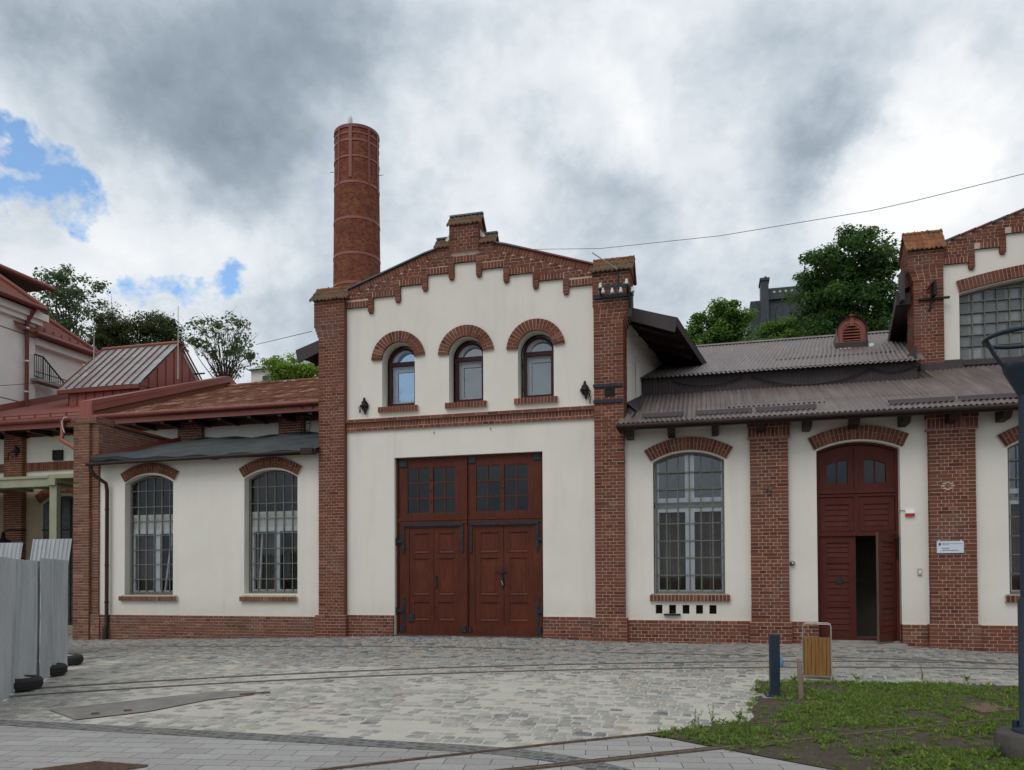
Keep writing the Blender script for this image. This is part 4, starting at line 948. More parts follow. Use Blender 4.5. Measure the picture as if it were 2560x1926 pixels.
def seg_arch(parent,x0,x1,zs,rise,th,y0,extra=.0,a_in=0.):
    _,(cx,cz,r,a)=arch_pts(x0,x1,0,zs,rise); mb=MB(); aa=a-a_in+.02; voussoirs(mb,cx,cz,r+.04+extra,r+.04+extra+th,-aa,aa,y0,.02); return mb.build('brick_arch',parent)

# ================================================================ low range to the right
wing=thing('low_workshop','low cream range with ribbed brown roof and tall arched door between two gabled halls','building',(4.5,0,0))
ops=[(.955,2.50,1.145,4.10,.21,'win'),(4.40,6.03,-.3,4.20,.18,'door'),(8.02,9.5,1.145,4.10,.21,'win'),(11.0,12.6,-.3,4.2,.18,'win2')]
mb=MB(); H=[]
for a,b,zb,zs,ri,k in ops[:3]:
    p,_=arch_pts(a,b,zb,zs,ri,16); H.append((p,k))
dp=H[1][0]
outer=[(.30,-.3),(4.399,-.3)]+[ (p[0],p[1]) for p in dp[2:][::-1]]+[(6.031,-.3),(14,-.3),(14,5.04),(.30,5.04)]
vents=[]
for k in range(5):
    x=W(1500+ (372+85*k)/2.521,1000+1325/2.521)[0]; vents.append([(x-.075,.70),(x+.075,.70),(x+.075,.90),(x-.075,.90)])
tessel(mb,outer,[H[0][0],H[2][0]]+vents,lambda x,z:(x,0,z),'plaster')
for p,k in H: reveal(mb,p,0,.42 if k=='door' else .26,'plaster',skip_bottom=(k=='door'))
for v in vents: reveal(mb,v,0,.25,'plaster')
mb.quad((14,0,-.3),(14,12,-.3),(14,12,5.2),(14,0,5.2),'plaster')
mb.build('wall',wing)
for v in vents: mb=MB(); mb.box(v[0][0]-.02,v[1][0]+.02,.18,.2,.68,.92,'dark_room'); mb.build('vent_hole',wing)
mb=MB(); mb.box(.3,14,3.0,3.05,-.2,5.8,'dark_room'); mb.box(.3,3.5,2.0,2.02,-.2,4.6,'room_wall'); mb.box(4.1,6.4,1.9,1.95,-.2,3,'room_wall'); mb.box(4.1,6.4,.35,1.9,.0,.12,'concrete'); mb.build('inner_wall',wing)
HZ_R=[3.87,3.49,3.10,2.72,2.33,1.95,1.56]
grille_window(wing,.99,2.50,1.15,4.10,.205,6,[(z,.022 if abs(z-3.1)<.05 else .011) for z in HZ_R],.15,2,'right')
grille_window(wing,8.05,9.49,1.15,4.10,.205,6,[(z,.022 if abs(z-3.1)<.05 else .011) for z in HZ_R],.15,2,'right')
seg_arch(wing,.955,2.50,4.10,.21,.28,-.05,a_in=.0); seg_arch(wing,4.40,6.03,4.20,.18,.28,-.05); seg_arch(wing,8.02,9.5,4.10,.21,.28,-.05)
for a,b in ((.87,2.60),(7.93,9.6)): mb=MB(); soldier(mb,a,b,-.075,.15,.985,1.125); mb.box(a+.03,b-.03,-.03,.15,1.12,1.15,'concrete'); mb.build('brick_sill',wing)
for a,b in ((.30,3.02),(3.84,4.40),(6.03,6.52),(7.47,14)):
    mb=MB(); zt=.56 if a<6 else .52; mb.box(a,b,-.06,.10,-.3,zt,'mortar'); bricks(mb,(a,-.06,-.3),(1,0,0),(0,-1,0),b-a,zt+.3,stretch=.2)
    if abs(b-4.4)<.01: bricks(mb,(b,-.06,-.3),(0,1,0),(1,0,0),.16,zt+.3)
    if abs(a-6.03)<.01: bricks(mb,(a,-.06,-.3),(0,1,0),(-1,0,0),.16,zt+.3)
    mb.build('plinth',wing)
for a,b in ((3.05,3.81),(6.56,7.40),(10.1,10.9)):
    mb=MB(); pier(mb,a,b,-.12,.05,.54,4.50,stretch=.12); pier(mb,a-.05,b+.05,-.16,.05,-.3,.54,stretch=.2)
    pier(mb,a-.05,b+.05,-.17,.05,4.50,4.53,stretch=.0); soldier(mb,a-.05,b+.05,-.17,.05,4.53,4.74); pier(mb,a-.05,b+.05,-.18,.05,4.74,5.0); mb.build('pilaster',wing)
# door
dy=.20
mb=MB(); op,_=arch_pts(4.40,6.03,.14,4.20,.18,16); ip,_=arch_pts(4.46,5.97,.20,4.17,.16,16); inset_frame(mb,op,ip,dy-.03,dy+.09,'door_paint')
mb.box(4.42,6.01,dy-.045,dy+.06,3.29,3.37,'door_paint'); mb.box(4.42,6.01,dy-.025,dy+.05,3.22,3.28,'door_paint'); mb.box(4.42,6.01,dy-.035,dy+.06,2.38,2.47,'door_paint')
door=mb.build('door',wing)
mb=MB(); mb.box(4.36,6.07,-.30,.3,-.1,.13,'concrete'); mb.box(4.45,6.0,dy-.1,dy+.4,.13,.16,'concrete'); mb.build('threshold',door)
# fanlight
fl=arch_pts(4.46,5.97,3.37,4.16,.155,16)[0]; cxd=5.215
mb=MB(); hs=[]
for a,b in ((4.63,5.05),(5.38,5.80)):
    m_=(a+b)/2; la,lb=(3.91,4.01) if a<5 else (4.01,3.91); hs.append([(a,3.51),(b,3.51),(b,lb if b<5.3 else lb),(m_,(la+lb)/2+.03),(a,la)])
tessel(mb,fl,hs,lambda x,z:(x,dy,z),'door_paint')
for h in hs: reveal(mb,h,dy,dy+.05,'door_paint')
mb.box(cxd-.03,cxd+.03,dy-.02,dy,3.37,4.28,'door_paint')
for a,b in ((4.63,5.05),(5.38,5.80)): mb.box((a+b)/2-.012,(a+b)/2+.012,dy+.015,dy+.05,3.5,4.0,'door_paint')
fan=mb.build('fanlight',door)
mb=MB(); mb.add([(x,dy+.045,z) for x,z in [(4.6,3.45),(5.85,3.45),(5.85,4.1),(4.6,4.1)]],[(0,1,2,3)],'pane_dark'); mb.add([(x,dy+.06,z) for x,z in [(4.6,3.45),(5.85,3.45),(5.85,4.1),(4.6,4.1)]],[(0,1,2,3)],'dirty_pane'); mb.build('pane',fan)
def louvred(mb,x0,x1,z0,z1,groups,y,mt='door_paint',fr=None,th=.045):
    m_=(x1-x0)*.2 if fr is None else fr; xs0,xs1=x0+m_,x1-m_
    holed(mb,x0,x1,z0,z1,y,y+th,[(xs0,xs1,c,d) for c,d,_ in groups],mt)
    for c,d,n in groups:
        mb.box(xs0-.015,xs1+.015,y-.010,y,d,d+.018,mt)
        for k in range(n):
            h=(d-c)/n; a=c+k*h
            mb.add([(xs0,y+.004,a+.01),(xs1,y+.004,a+.01),(xs1,y+.02,a+h),(xs0,y+.02,a+h),(xs0,y+.025,a),(xs1,y+.025,a)],[(0,1,2,3),(4,5,1,0)],mt)
for a,b in ((4.47,5.18),(5.25,5.96)):
    mb=MB(); (mb.box(5.17,5.26,dy-.02,dy+.05,2.40,3.24,'door_paint') if a<5 else None); louvred(mb,a,b,2.48,3.21,[(2.58,3.06,4)],dy,fr=.12); mb.build('fixed_panel',door)
mb=MB(); louvred(mb,4.47,5.19,.17,2.37,[(.36,.86,4),(.98,1.80,6),(1.92,2.24,3)],dy,fr=.14)
dl=mb.build('door_leaf',door)
mb=MB(); mb.box(4.80,4.91,dy-.012,dy-.0005,1.37,1.49,'iron'); mb.build('lock_plate',dl)
# right leaf, standing half open: built closed about its hinge then swung outwards
mb=MB(); wl=.70; louvred(mb,0,wl,.17,2.42,[(.36,.86,4),(.98,1.80,6),(1.92,2.24,3)],0,fr=.13,th=.05); 
mb.box(0,.004,.0,.05,.17,2.42,'raw_wood'); mb.quad((0,.05,.17),(wl,.05,.17),(wl,.05,2.42),(0,.05,2.42),'door_paint')
an=R(-47); hx,hy=5.975,.17; wide=[]
for v in mb.v:
    x,y=v[0]-wl,v[1]; wide.append((hx+x*math.cos(an)-y*math.sin(an),hy+abs(0)+(-(x*math.sin(an))*-1)+y*math.cos(an),v[2]))
# swing towards the viewer
mb.v=[(hx+(v[0]-wl)*math.cos(R(50))-v[1]*math.sin(R(50))*-1*-1,hy+(v[0]-wl)*math.sin(R(50))+v[1]*math.cos(R(50)),v[2]) for v in mb.v]
ol=mb.build('door_leaf',door,label='right door leaf standing half open')
mb=MB(); mb.box(5.78,6.02,dy-.09,dy-.06,2.30,2.34,'black_iron'); mb.tube([(5.99,dy-.06,1.9),(5.99,dy-.06,2.35)],.02,'black_iron',6); mb.build('door_hinge',door)
# roofs of the low range
ye,zE=-.60,4.90; sl1=.44; yF_=2.10; zF=zE+sl1*(yF_-ye)
mb=MB(); mb.sheet((.24,ye,zE),(14,0,0),(0,3.95,3.95*sl1),.105,.015,'brown_sheet',1,6,rows=4)
mb.build('lower_roof',wing)
mb=MB(); mb.box(.24,14.2,ye-.02,ye+.02,zE-.155,zE-.035,'eave_wood'); mb.tube([(.22,ye-.07,zE-.075),(14.2,ye-.07,zE-.08)],.05,'eave_wood',8)
mb.add([(.26,ye,zE-.10),(14,ye,zE-.10),(14,.02,zE-.10+.6*sl1),(.26,.02,zE-.10+.6*sl1)],[(0,1,2,3)],'eave_wood'); mb.box(.225,.262,ye,.3,zE-.12,zE+.0,'eave_wood')
mb.build('gutter_board',wing)
for px in (1573,1678,1788,1900,2019,2138,2264,2380,2515):
    x=W(px,1080,-.35)[0]; mb=MB(); zt=zE-.04
    if abs(px-1900)<3 or abs(px-2380)<3: y1_=-.18
    else: y1_=0.
    mb.prism([(-.50,zt-.12),(-.44,zt-.20),(-.38,zt-.23),(y1_,zt-.24),(y1_,zt-.02),(-.56,zt-.09)],x-.075,x+.075,'eave_wood',axis='x'); mb.build('rafter_end',wing)
for i,(a,b) in enumerate([(1603,1710),(1738,1881),(1889,2042),(2223,2390),(2400,2560)]):
    xa=W(a,1030,-.30)[0]; xb=W(b,1025,-.30)[0]; z=zE+sl1*.30+.02; mb=MB()
    mb.add([(xa,-.31,z+.01),(xb,-.31,z+.01),(xb,-.22,z+.115),(xa,-.22,z+.115),(xa,-.17,z+.07),(xb,-.17,z+.07)],[(0,1,2,3),(3,2,5,4)],'brown_flash'); mb.build('snow_guard',wing)
# lap joints in the lower roof
mb=MB(); mb.sheet((.24,.60,zE+sl1*1.2+.006),(6.6,0,0),(0,1.6,1.6*sl1+.004),.105,.015,'brown_sheet',1,6); mb.sheet((2.6,.33,zE+sl1*.93+.003),(2.1,0,0),(0,.3,.3*sl1+.002),.105,.015,'brown_sheet',1,6); mb.build('roof_lap',wing)
xfa=.25+SK*(yF_-.28)+.02; xfb=6.88
mb=MB(); mb.sheet((xfa,yF_,5.98),(xfb-xfa,0,0),(0,0,.60),.08,.014,'brown_flash',1,12,shape='trap'); mb.sheet((xfb,yF_,5.98),(0,1.3,0),(0,0,.9),.08,.012,'brown_flash',1,12,shape='trap')
mb.box(xfa,xfb+.015,yF_-.03,yF_-.002,5.93,5.99,'brown_flash')
mb.build('ribbed_fascia',wing)
sl2=.38; yU=1.90; zU=6.49; yR=9.3
o=(xfa-.06,yU,zU); mb=MB(); Lx=7.02-(xfa-.06)
mb.sheet(o,(Lx,0,0),(SK*(yR-yU),yR-yU,sl2*(yR-yU)),.110,.016,'brown_sheet',1,6,rows=6)
mb.build('upper_roof',wing)
mb=MB(); zz=zU+sl2*(yR-yU); xs=o[0]+SK*(yR-yU); mb.prism([(yR-.14,zz-.02),(yR,zz+.07),(yR+.14,zz-.02)],xs-.2,xs+Lx+1,'brown_sheet',axis='x'); mb.build('ridge_cap',wing)
mb=MB(); mb.sheet((3.9,3.85,zU+sl2*1.95+.008),(2.9,0,0),(.3,1.9,1.9*sl2+.004),.110,.016,'brown_sheet',1,6); mb.build('roof_lap',wing)
mb=MB()
for c in ((3.2,5.9,.30),(1.3,3.0,.16),(5.9,6.85,.12)):
    pts=[(c[0]+(c[1]-c[0])*k/14,yF_-.05,6.40-c[2]*(1-((k-7)/7)**2)) for k in range(15)]; mb.tube(pts,.012,'black_iron',5)
mb.tube([(6.85,yF_-.05,6.38),(7.3,yF_+.2,6.12),(7.7,yF_+.3,6.06),(8.1,yF_+.6,6.2)],.010,'black_iron',5); mb.build('slack_cable',wing)
# lead flashing against the central hall
mb=MB(); xw=lambda y:.25+SK*(y-.28)
mb.quad((xw(.5)+.30,.35,zE+sl1*.95+.03),(xw(.5)+.02,.62,5.62),(xw(yF_)+.02,yF_,6.12),(xw(yF_)+.28,yF_,5.99),'brown_flash'); mb.quad((.36,-.14,5.02),(.36,.66,5.55),(.62,.66,zE+sl1*1.26+.04),(.52,-.14,zE+sl1*.46+.03),'brown_flash'); mb.build('flashing',wing)
# roof ventilator
vd=thing('roof_ventilator','small red arched louvred dormer ventilator on the ribbed brown roof','ventilator',(6.05,5.5,7.8))
yv=5.5; vx0,vx1=5.70,6.42; vcx=(vx0+vx1)/2; zb=zU+sl2*(yv-yU)+.02
def arch_out(w_,zs,zt,n=14): 
    p,_=arch_pts(vcx-w_,vcx+w_,zb+.12,zs,zt-zs,n); return p
mb=MB(); o=arch_out(.36,8.36,8.70); i=arch_out(.22,8.28,8.48); i=[(p[0],max(p[1],zb+.16)) for p in i]
inset_frame(mb,o,i,yv,yv+.05,'red_sheet'); body=mb.build('front',vd)
mb=MB(); q=arch_out(.31,8.33,8.62); q2=arch_out(.26,8.30,8.55); inset_frame(mb,q,q2,yv-.02,yv,'red_sheet'); mb.box(vcx-.05,vcx+.05,yv-.04,yv,8.46,8.78,'red_sheet'); mb.build('moulding',vd)
mb=MB()
for k in range(8): z=zb+.18+k*.082; mb.add([(vcx-.21,yv-.01,z),(vcx+.21,yv-.01,z),(vcx+.21,yv+.04,z+.06),(vcx-.21,yv+.04,z+.06)],[(0,1,2,3)],'red_sheet')
mb.quad((vcx-.25,yv+.05,zb),(vcx+.25,yv+.05,zb),(vcx+.25,yv+.05,8.6),(vcx-.25,yv+.05,8.6),'dark_room'); mb.build('louvres',vd)
mb=MB(); o2=[(vcx+(p[0]-vcx)*1.10,zb+(p[1]-zb)*1.04) for p in o]; n=len(o2)
for k in range(1,n): 
    if k==0: continue
    a,b=o2[k],o2[(k+1)%n]; mb.quad((a[0],yv-.10,a[1]),(b[0],yv-.10,b[1]),(b[0]+.1,yv+1.3,b[1]),(a[0]+.1,yv+1.3,a[1]),'red_dark')
mb.build('hood',vd)
mb=MB(); mb.box(vx0-.06,vx1+.06,yv-.07,yv+.1,zb-.08,zb+.12,'brown_flash'); mb.box(vx1+.06,vx1+.2,yv-.04,yv+.25,zb-.03,zb+.06,'white_pvc'); mb.box(vx0-.02,vx0+.3,yv-.12,yv-.08,zb-.09,zb-.045,'white_pvc'); mb.build('base_flashing',vd)

# ================================================================ gabled hall on the right, set back
h2=thing('side_hall','set-back gabled hall at the right edge with clay-tiled pilaster cap and big grey arched window','building',(10.7,3.2,0))
y2=3.2
def W2(px,py,dy_=0.): return W(px,py,y2+dy_)
px0=W2(2284,700,-.12)[0]; px1=W2(2358,700,-.12)[0]
Xc2=px1+3.1+.05; zg=lambda x:W2(2368,608,-.05)[1]+.333*(min(x,Xc2)-px1)- (.333*max(0,x-Xc2))
wl0=W2(2400,900)[0]; zsp=W2(2400,735)[1]; half=Xc2-wl0; _a=W2(2383,704,-.05); _b=W2(2560,660,-.05); _cz=((_b[0]-Xc2)**2-(_a[0]-Xc2)**2+_b[1]**2-_a[1]**2)/(2*(_b[1]-_a[1])); _ro=math.hypot(_a[0]-Xc2,_a[1]-_cz); rise=_cz+(_ro-.32)-zsp
zwb=W2(2405,905,.2)[1]
hp,_=arch_pts(wl0,Xc2+half,zwb-.02,zsp,rise,24)
mb=MB(); tessel(mb,[(px0+.1,5.),(Xc2+3.9,5.),(Xc2+3.9,zg(Xc2+3.9)-.1),(Xc2,zg(Xc2)-.1),(px0+.1,zg(px0+.1)-.1)],[hp],lambda x,z:(x,y2,z),'plaster'); reveal(mb,hp,y2,y2+.3,'plaster')
for x in (px0+.1,Xc2+3.9): mb.quad((x,y2,0),(x+SK*12,y2+12,0),(x+SK*12,y2+12,8.9),(x,y2,8.9),'plaster')
mb.build('wall',h2)
mb=MB(); _,(cx_,cz_,r_,a_)=arch_pts(wl0,Xc2+half,0,zsp,rise); voussoirs(mb,cx_,cz_,r_+.03,r_+.31,-a_-.0,a_,y2-.05,y2+.02); mb.build('brick_arch',h2)
mb=MB(); op,_=arch_pts(wl0+.0,Xc2+half,zwb,zsp,rise,24); ip,_=arch_pts(wl0+.07,Xc2+half-.07,zwb+.07,zsp,rise-.06,24); inset_frame(mb,op,ip,y2+.2,y2+.26,'grille_paint'); wn=mb.build('window',h2)
mb=MB(); nb=int(2*half/.272); zt=zsp+rise
for k in range(1,nb): 
    x=wl0+.07+k*(2*half-.14)/nb; mb.box(x-.011,x+.011,y2+.20,y2+.235,zwb+.03,cz_+math.sqrt(max(0,r_**2-(x-Xc2)**2))-.04,'grille_paint')
for k in range(1,12):
    z=zwb+.10+k*.272; 
    if z>zt-.05: break
    hx=half if z<zsp else math.sqrt(max(0,r_**2-(z-cz_)**2)); mb.box(Xc2-hx+.05,Xc2+hx-.05,y2+.198,y2+.237,z-.011,z+.011,'grille_paint')
mb.build('glazing_bars',wn)
mb=MB(); mb.add([(p[0],y2+.245,p[1]) for p in ip],[list(range(len(ip)))],'old_glass'); mb.build('pane',wn)
mb=MB(); mb.box(wl0-.0,Xc2+half,y2-.10,y2+.2,zwb-.16,zwb-.03,'brown_flash'); mb.box(px1+.02,wl0+.03,y2-.12,y2,zwb-.25,zwb-.01,'brown_flash'); mb.box(px0+.1,px1+.05,y2-.2,y2-.125,zwb-.30,zwb-.09,'brown_flash'); mb.build('sill_flashing',h2)
zpt=W2(2300,622,-.14)[1]
mb=MB(); pier(mb,px0,px1,y2-.12,y2+.5,5.6,8.75,sides='fl'); 
for k in range(4): pier(mb,px0-.03*(k+1),px1,y2-.12,y2+.5,8.75+.075*k,8.75+.075*(k+1),sides='fl')
pier(mb,px0-.13,px1+.02,y2-.13,y2+.55,9.05,zpt,sides='fl'); p=mb.build('pilaster',h2)
tile_cap(p,px0-.17,px1+.07,y2-.24,y2+.66,zpt-.04,zpt+.52,mat='clay_tile')
# a second pilaster beyond the picture, so the front reads whole from the side
mb=MB(); pier(mb,Xc2+3.1,Xc2+3.85,y2-.12,y2+.5,5.,zpt,sides='fl'); p=mb.build('pilaster',h2); tile_cap(p,Xc2+3.05,Xc2+4.0,y2-.24,y2+.66,zpt-.04,zpt+.52,mat='clay_tile')
# stepped trim
st_=[]; 
def S2(px,py): return W2(px,py,-.05)
s1=S2(2400,658)[1]; s2=S2(2470,620)[1]; s3=S2(2540,584)[1]; x1=S2(2436,655)[0]; x2=S2(2514,620)[0]; stp=x2-x1; dz=s2-s1
edges=[px1]+[x1+stp*k for k in range(6)]; edges=[e for e in edges if e<Xc2-.25]+[Xc2-.28]
def und2(x):
    x=Xc2-abs(x-Xc2); k=sum(1 for e in edges[1:] if x>e); return s1+dz*k
yG=y2-.06
loop=[(px1,zg(px1)),(px1,s1)]
for k,e in enumerate(edges[1:]): loop+=[(e,s1+dz*k),(e,s1+dz*(k+1))]
full=loop[1:]; right=[(2*Xc2-x,z) for x,z in full[::-1]]
poly=full+right+[(2*Xc2-px1,zg(px1)),(Xc2,zg(Xc2)),(px1,zg(px1))]
mb=MB(); tessel(mb,poly,[],lambda x,z:(x,yG,z),'mortar'); reveal(mb,poly,yG,yG+.1,'brick')
brick_region(mb,px1,2*Xc2-px1,s1,s1+3.6,yG,lambda x,z:z>und2(x)+.13 and z<zg(x)-.0)
for k in range(len(edges)-1):
    a,b=edges[k]+(.12 if k else 0),edges[k+1]
    for q in (0,1):
        a_,b_=(a,b) if q==0 else (2*Xc2-b,2*Xc2-a); soldier(mb,a_,b_,yG-.001,yG+.02,s1+dz*k,s1+dz*k+.15)
for k,e in enumerate(edges[1:]):
    for q in (0,1):
        a=e if q==0 else 2*Xc2-e-.12; a-= (.12 if q==0 else -.12)*1.; z=s1+dz*k
        pier(mb,a,a+.12,yG-.006,yG+.1,z-.14,z+dz,sides='flr'); mb.box(a+.012,a+.108,yG,yG+.09,z-.18,z-.14,'brick')
mb.build('stepped_gable_trim',h2)
mb=MB()
for k in range(9):
    for q in (0,1):
        a=px1+(Xc2-px1)*k/9; b=px1+(Xc2-px1)*(k+1)/9+.03; za,zb_=zg(a)+.0,zg(b)+.0
        if q: a,b,za,zb_=2*Xc2-b,2*Xc2-a,zb_,za
        mb.add([(a,yG-.05,za+.01*q),(b,yG-.05,zb_+.01),(b,yG+.5,zb_+.01),(a,yG+.5,za),(a,yG-.05,za+.04),(b,yG-.05,zb_+.05),(b,yG+.5,zb_+.05),(a,yG+.5,za+.04)],[(0,3,2,1),(4,5,6,7),(0,1,5,4),(1,2,6,5),(2,3,7,6),(3,0,4,7)],'red_dark' if k%3 else 'coping')
mb.build('coping',h2)
mb=MB(); _za=zg(Xc2); pier(mb,Xc2-.36,Xc2+.36,yG-.08,y2+.35,_za-.35,_za+.62); p=mb.build('gable_turret',h2); tile_cap(p,Xc2-.42,Xc2+.42,yG-.14,y2+.42,_za+.58,_za+.92,mat='clay_tile',ridge=False)
xe=6.74; zev=8.40; zr2=10.9
mb=MB(); 
for s_,xq in ((-1,xe),(1,2*Xc2-xe)):
    mb.add([(Xc2,y2+.4,zr2),(xq,y2+.2,zev+.15),(xq+SK*12,y2+12,zev+.15),(Xc2+SK*12,y2+12,zr2)],[(0,1,2,3)],'brown_sheet')
mb.build('roof',h2)
mb=MB(); zi=zev+.05; 
mb.add([(xe,y2+.2,zev+.14),(xe+SK*12,y2+12,zev+.14),(xe+SK*12,y2+12,zev-.12),(xe,y2+.2,zev-.12)],[(0,1,2,3)],'eave_wood')
mb.add([(xe,y2+.2,zev-.12),(xe+SK*12,y2+12,zev-.12),(px0+.2+SK*12,y2+12,zev+.1),(px0+.2,y2+.2,zev+.1)],[(0,1,2,3)],'eave_wood')
mb.box(xe,px0+.0,y2+.16,y2+.2,zev-.14,zev+.15,'brown_flash'); mb.box(xe+.06,xe+.14,y2-.1,y2+.2,zev-.1,zev+.62,'brown_flash')
mb.build('eaves',h2)
# cross-shaped iron bracket
x,z=W2(2338,743,-.2); mb=MB(); a=W2(2297,751,-.17); b=W2(2374,743,-.17); mb.box(a[0],b[0],y2-.20,y2-.14,z-.05,z+.0,'black_iron'); c=W2(2334,705,-.3); d=W2(2322,778,-.15)
mb.prism([(c[0]-.015,c[1]),(c[0]+.035,c[1]),(c[0]+.05,z),(c[0]-.03,z)],y2-.40,y2-.14,'black_iron'); mb.tube([(c[0]+.02,y2-.2,z),(d[0],y2-.15,d[1])],.022,'black_iron',6); mb.tube([(c[0]-.1,y2-.15,z+.2),(c[0],y2-.35,c[1])],.018,'black_iron',6)
mb.build('iron_bracket',label='black cross-shaped iron bracket on the right hall\'s brick pilaster',cat='bracket',base=(x,y2,z))

# ================================================================ brick factory chimney
yc=9.; xl,zc=W(837,335,yc); xr_,_=W(948,335,yc); cxm=(xl+xr_)/2; rt_=(xr_-xl)/2*.895; xl2,_=W(833,700,yc); xr2,_=W(952,700,yc); rb_=(xr2-xl2)/2*.895; cxb=(xl2+xr2)/2
zb2=W(900,700,yc)[1]; ztop=W(892,307,yc-rt_)[1]
rad=lambda z:rt_+(rb_-rt_)*(ztop-z)/(ztop-zb2)
ch=thing('factory_chimney','tall round red brick chimney with pale hoops and iron straps behind the central hall','chimney',(cxm,yc,0))
mb=MB(); n=48; vs=[]; zs=[0]+list(np.linspace(6,ztop,44))
t_=NT('chimney_brick',.95,spec=.15); 
br=t_.n('ShaderNodeTexBrick'); cyl=t_.n('ShaderNodeVectorMath'); 
sx=t_.n('ShaderNodeSeparateXYZ'); t_.l(t_.tc.outputs['Object'],sx.inputs[0]); at=t_.math('ARCTAN2',sx.outputs[1],sx.outputs[0]); at=t_.math('MULTIPLY',at,1.0)
cb=t_.n('ShaderNodeCombineXYZ'); t_.l(at,cb.inputs[0]); t_.l(sx.outputs[2],cb.inputs[1]); t_.l(cb.outputs[0],br.inputs[0])
br.inputs['Color1'].default_value=(0,0,0,1); br.inputs['Color2'].default_value=(1,1,1,1); br.inputs['Mortar'].default_value=(.3,.3,.3,1); br.inputs['Scale'].default_value=1; br.inputs['Brick Width'].default_value=.16; br.inputs['Row Height'].default_value=.078; br.inputs['Mortar Size'].default_value=.006
f=t_.noise(1.9,6,.65); g=t_.noise(6,5,.65)
c=t_.ramp(br.outputs['Color'],[(0,(.105,.030,.018)),(.5,(.17,.050,.028)),(1,(.22,.075,.04))]); c=t_.mix(t_.ramp(g,[(.50,(0,0,0)),(.70,(.85,.85,.85))]),c,(.27,.115,.05)); c=t_.mix(t_.ramp(f,[(.48,(0,0,0)),(.75,(.75,.75,.75))]),c,(.095,.035,.025)); c=t_.mix(t_.math('MULTIPLY',br.outputs['Fac'],.5),c,(.24,.15,.12)); t_.col(c); t_.bump(g,.5,.03)
for z in zs:
    r=rad(max(z,6)); 
    for k in range(n): a=2*math.pi*k/n; vs.append((cxm+r*math.cos(a),yc+r*math.sin(a),z))
mb.add(vs,[(i*n+k,i*n+(k+1)%n,(i+1)*n+(k+1)%n,(i+1)*n+k) for i in range(len(zs)-1) for k in range(n)],'chimney_brick',smooth=True); mb.add(vs[-n:],[list(range(n))],'chimney_brick'); mb.build('shaft',ch)
def hoop(z,h,mt,out_=.02,name='hoop'):
    mb=MB(); r=rad(z)+out_; mb.lathe((cxm,yc,z),[(r-.04,-h/2),(r,-h/2),(r,h/2),(r-.04,h/2)],mt,48,smooth=False); mb.build(name,ch)
zz=lambda py:W(892,py,yc-rt_)[1]
for py in (451,541,630,704): hoop(zz(py),.09,'red_sheet',.014)
hoop(zz(386),.07,'red_sheet'); hoop(zz(345),.07,'red_sheet',.015); hoop(ztop-.05,.12,'red_dark',.03,'rim'); hoop(ztop-.30,.05,'red_sheet',.02)
for px,pb,wd in ((849,450,.08),(876,441,.12),(921,449,.10),(946,462,.08)):
    # find the strap's angle on the shaft from where it shows
    best=min(np.linspace(-math.pi,0,200),key=lambda a:abs(((lambda q:CX+FPX*(q@rt)/(q@fw))(np.array([cxm+rt_*math.cos(a),yc+rt_*math.sin(a),ztop-1.])-CAM))-px))
    z0=zz(pb); z1=ztop-.02; mb=MB(); r=rad(z0)+.03; r1=rad(z1)+.035; ca,sa=math.cos(best),math.sin(best); tx,ty=-sa*wd/2,ca*wd/2
    vs=[]
    for (rr,z) in ((r,z0),(r1,z1)):
        for sgn in (-1,1):
            for d in (-.05,.0): vs.append((cxm+(rr+d)*ca+tx*sgn,yc+(rr+d)*sa+ty*sgn,z))
    mb.add(vs,[(1,3,7,5),(0,1,5,4),(3,2,6,7),(0,2,3,1),(4,5,7,6)],'red_dark'); mb.build('strap',ch)
mb=MB(); mb.lathe((cxm-.25,yc-.30,ztop),[(.34,-.1),(.34,.10),(.28,.17),(0,.20)],'navy_paint',20); mb.build('flue_lid',ch)
mb=MB(); mb.lathe((cxm+.12,yc-.80,ztop-.02),[(.07,0),(.085,.04),(.085,.20),(.06,.30),(0,.33)],'porcelain',14); mb.build('beacon_lamp',ch)
for px,py in ((832,431),(951,439)): x,z=W(px,py,yc); mb=MB(); s_=-1 if px<890 else 1; mb.tube([(x+.1*-s_,yc,z),(x+.12*s_,yc,z)],.010,'black_iron',5); mb.build('side_pin',ch)

# ================================================================ lean-to wing on the left
lw=thing('lean_to_wing','low cream lean-to with two grilled arched windows, dark felt roof and worn end pillar','building',(-10.6,0,0))
mb=MB(); WL=[(-13.12,-11.60,1.10,4.10,.215),(-9.46,-7.93,1.13,4.10,.215)]
H=[arch_pts(*w_,16)[0] for w_ in WL]
tessel(mb,[(-14.0,-.4),(-7.2,-.4),(-7.2,4.78),(-14.0,4.78)],H,lambda x,z:(x,0,z),'plaster')
for h in H: reveal(mb,h,0,.28,'plaster')
mb.build('wall',lw)
HZ_L=[3.90,3.47,3.08,2.70,2.30,1.91,1.51]
grille_window(lw,-13.10,-11.62,1.12,4.08,.21,6,[(z,.011) for z in HZ_L],.2,2,'left1')
grille_window(lw,-9.44,-7.95,1.15,4.08,.21,6,[(z,.011) for z in HZ_L],.2,2,'left2')
seg_arch(lw,-13.05,-11.58,4.12,.205,.25,-.05); seg_arch(lw,-9.42,-7.96,4.12,.205,.25,-.05)
for a,b in ((-13.24,-11.44),(-9.55,-7.93)): mb=MB(); soldier(mb,a,b,-.085,.2,.94,1.06,'brick_old','mortar_old'); mb.box(a+.05,b-.05,-.04,.2,1.055,1.10,'sand'); mb.build('brick_sill',lw)
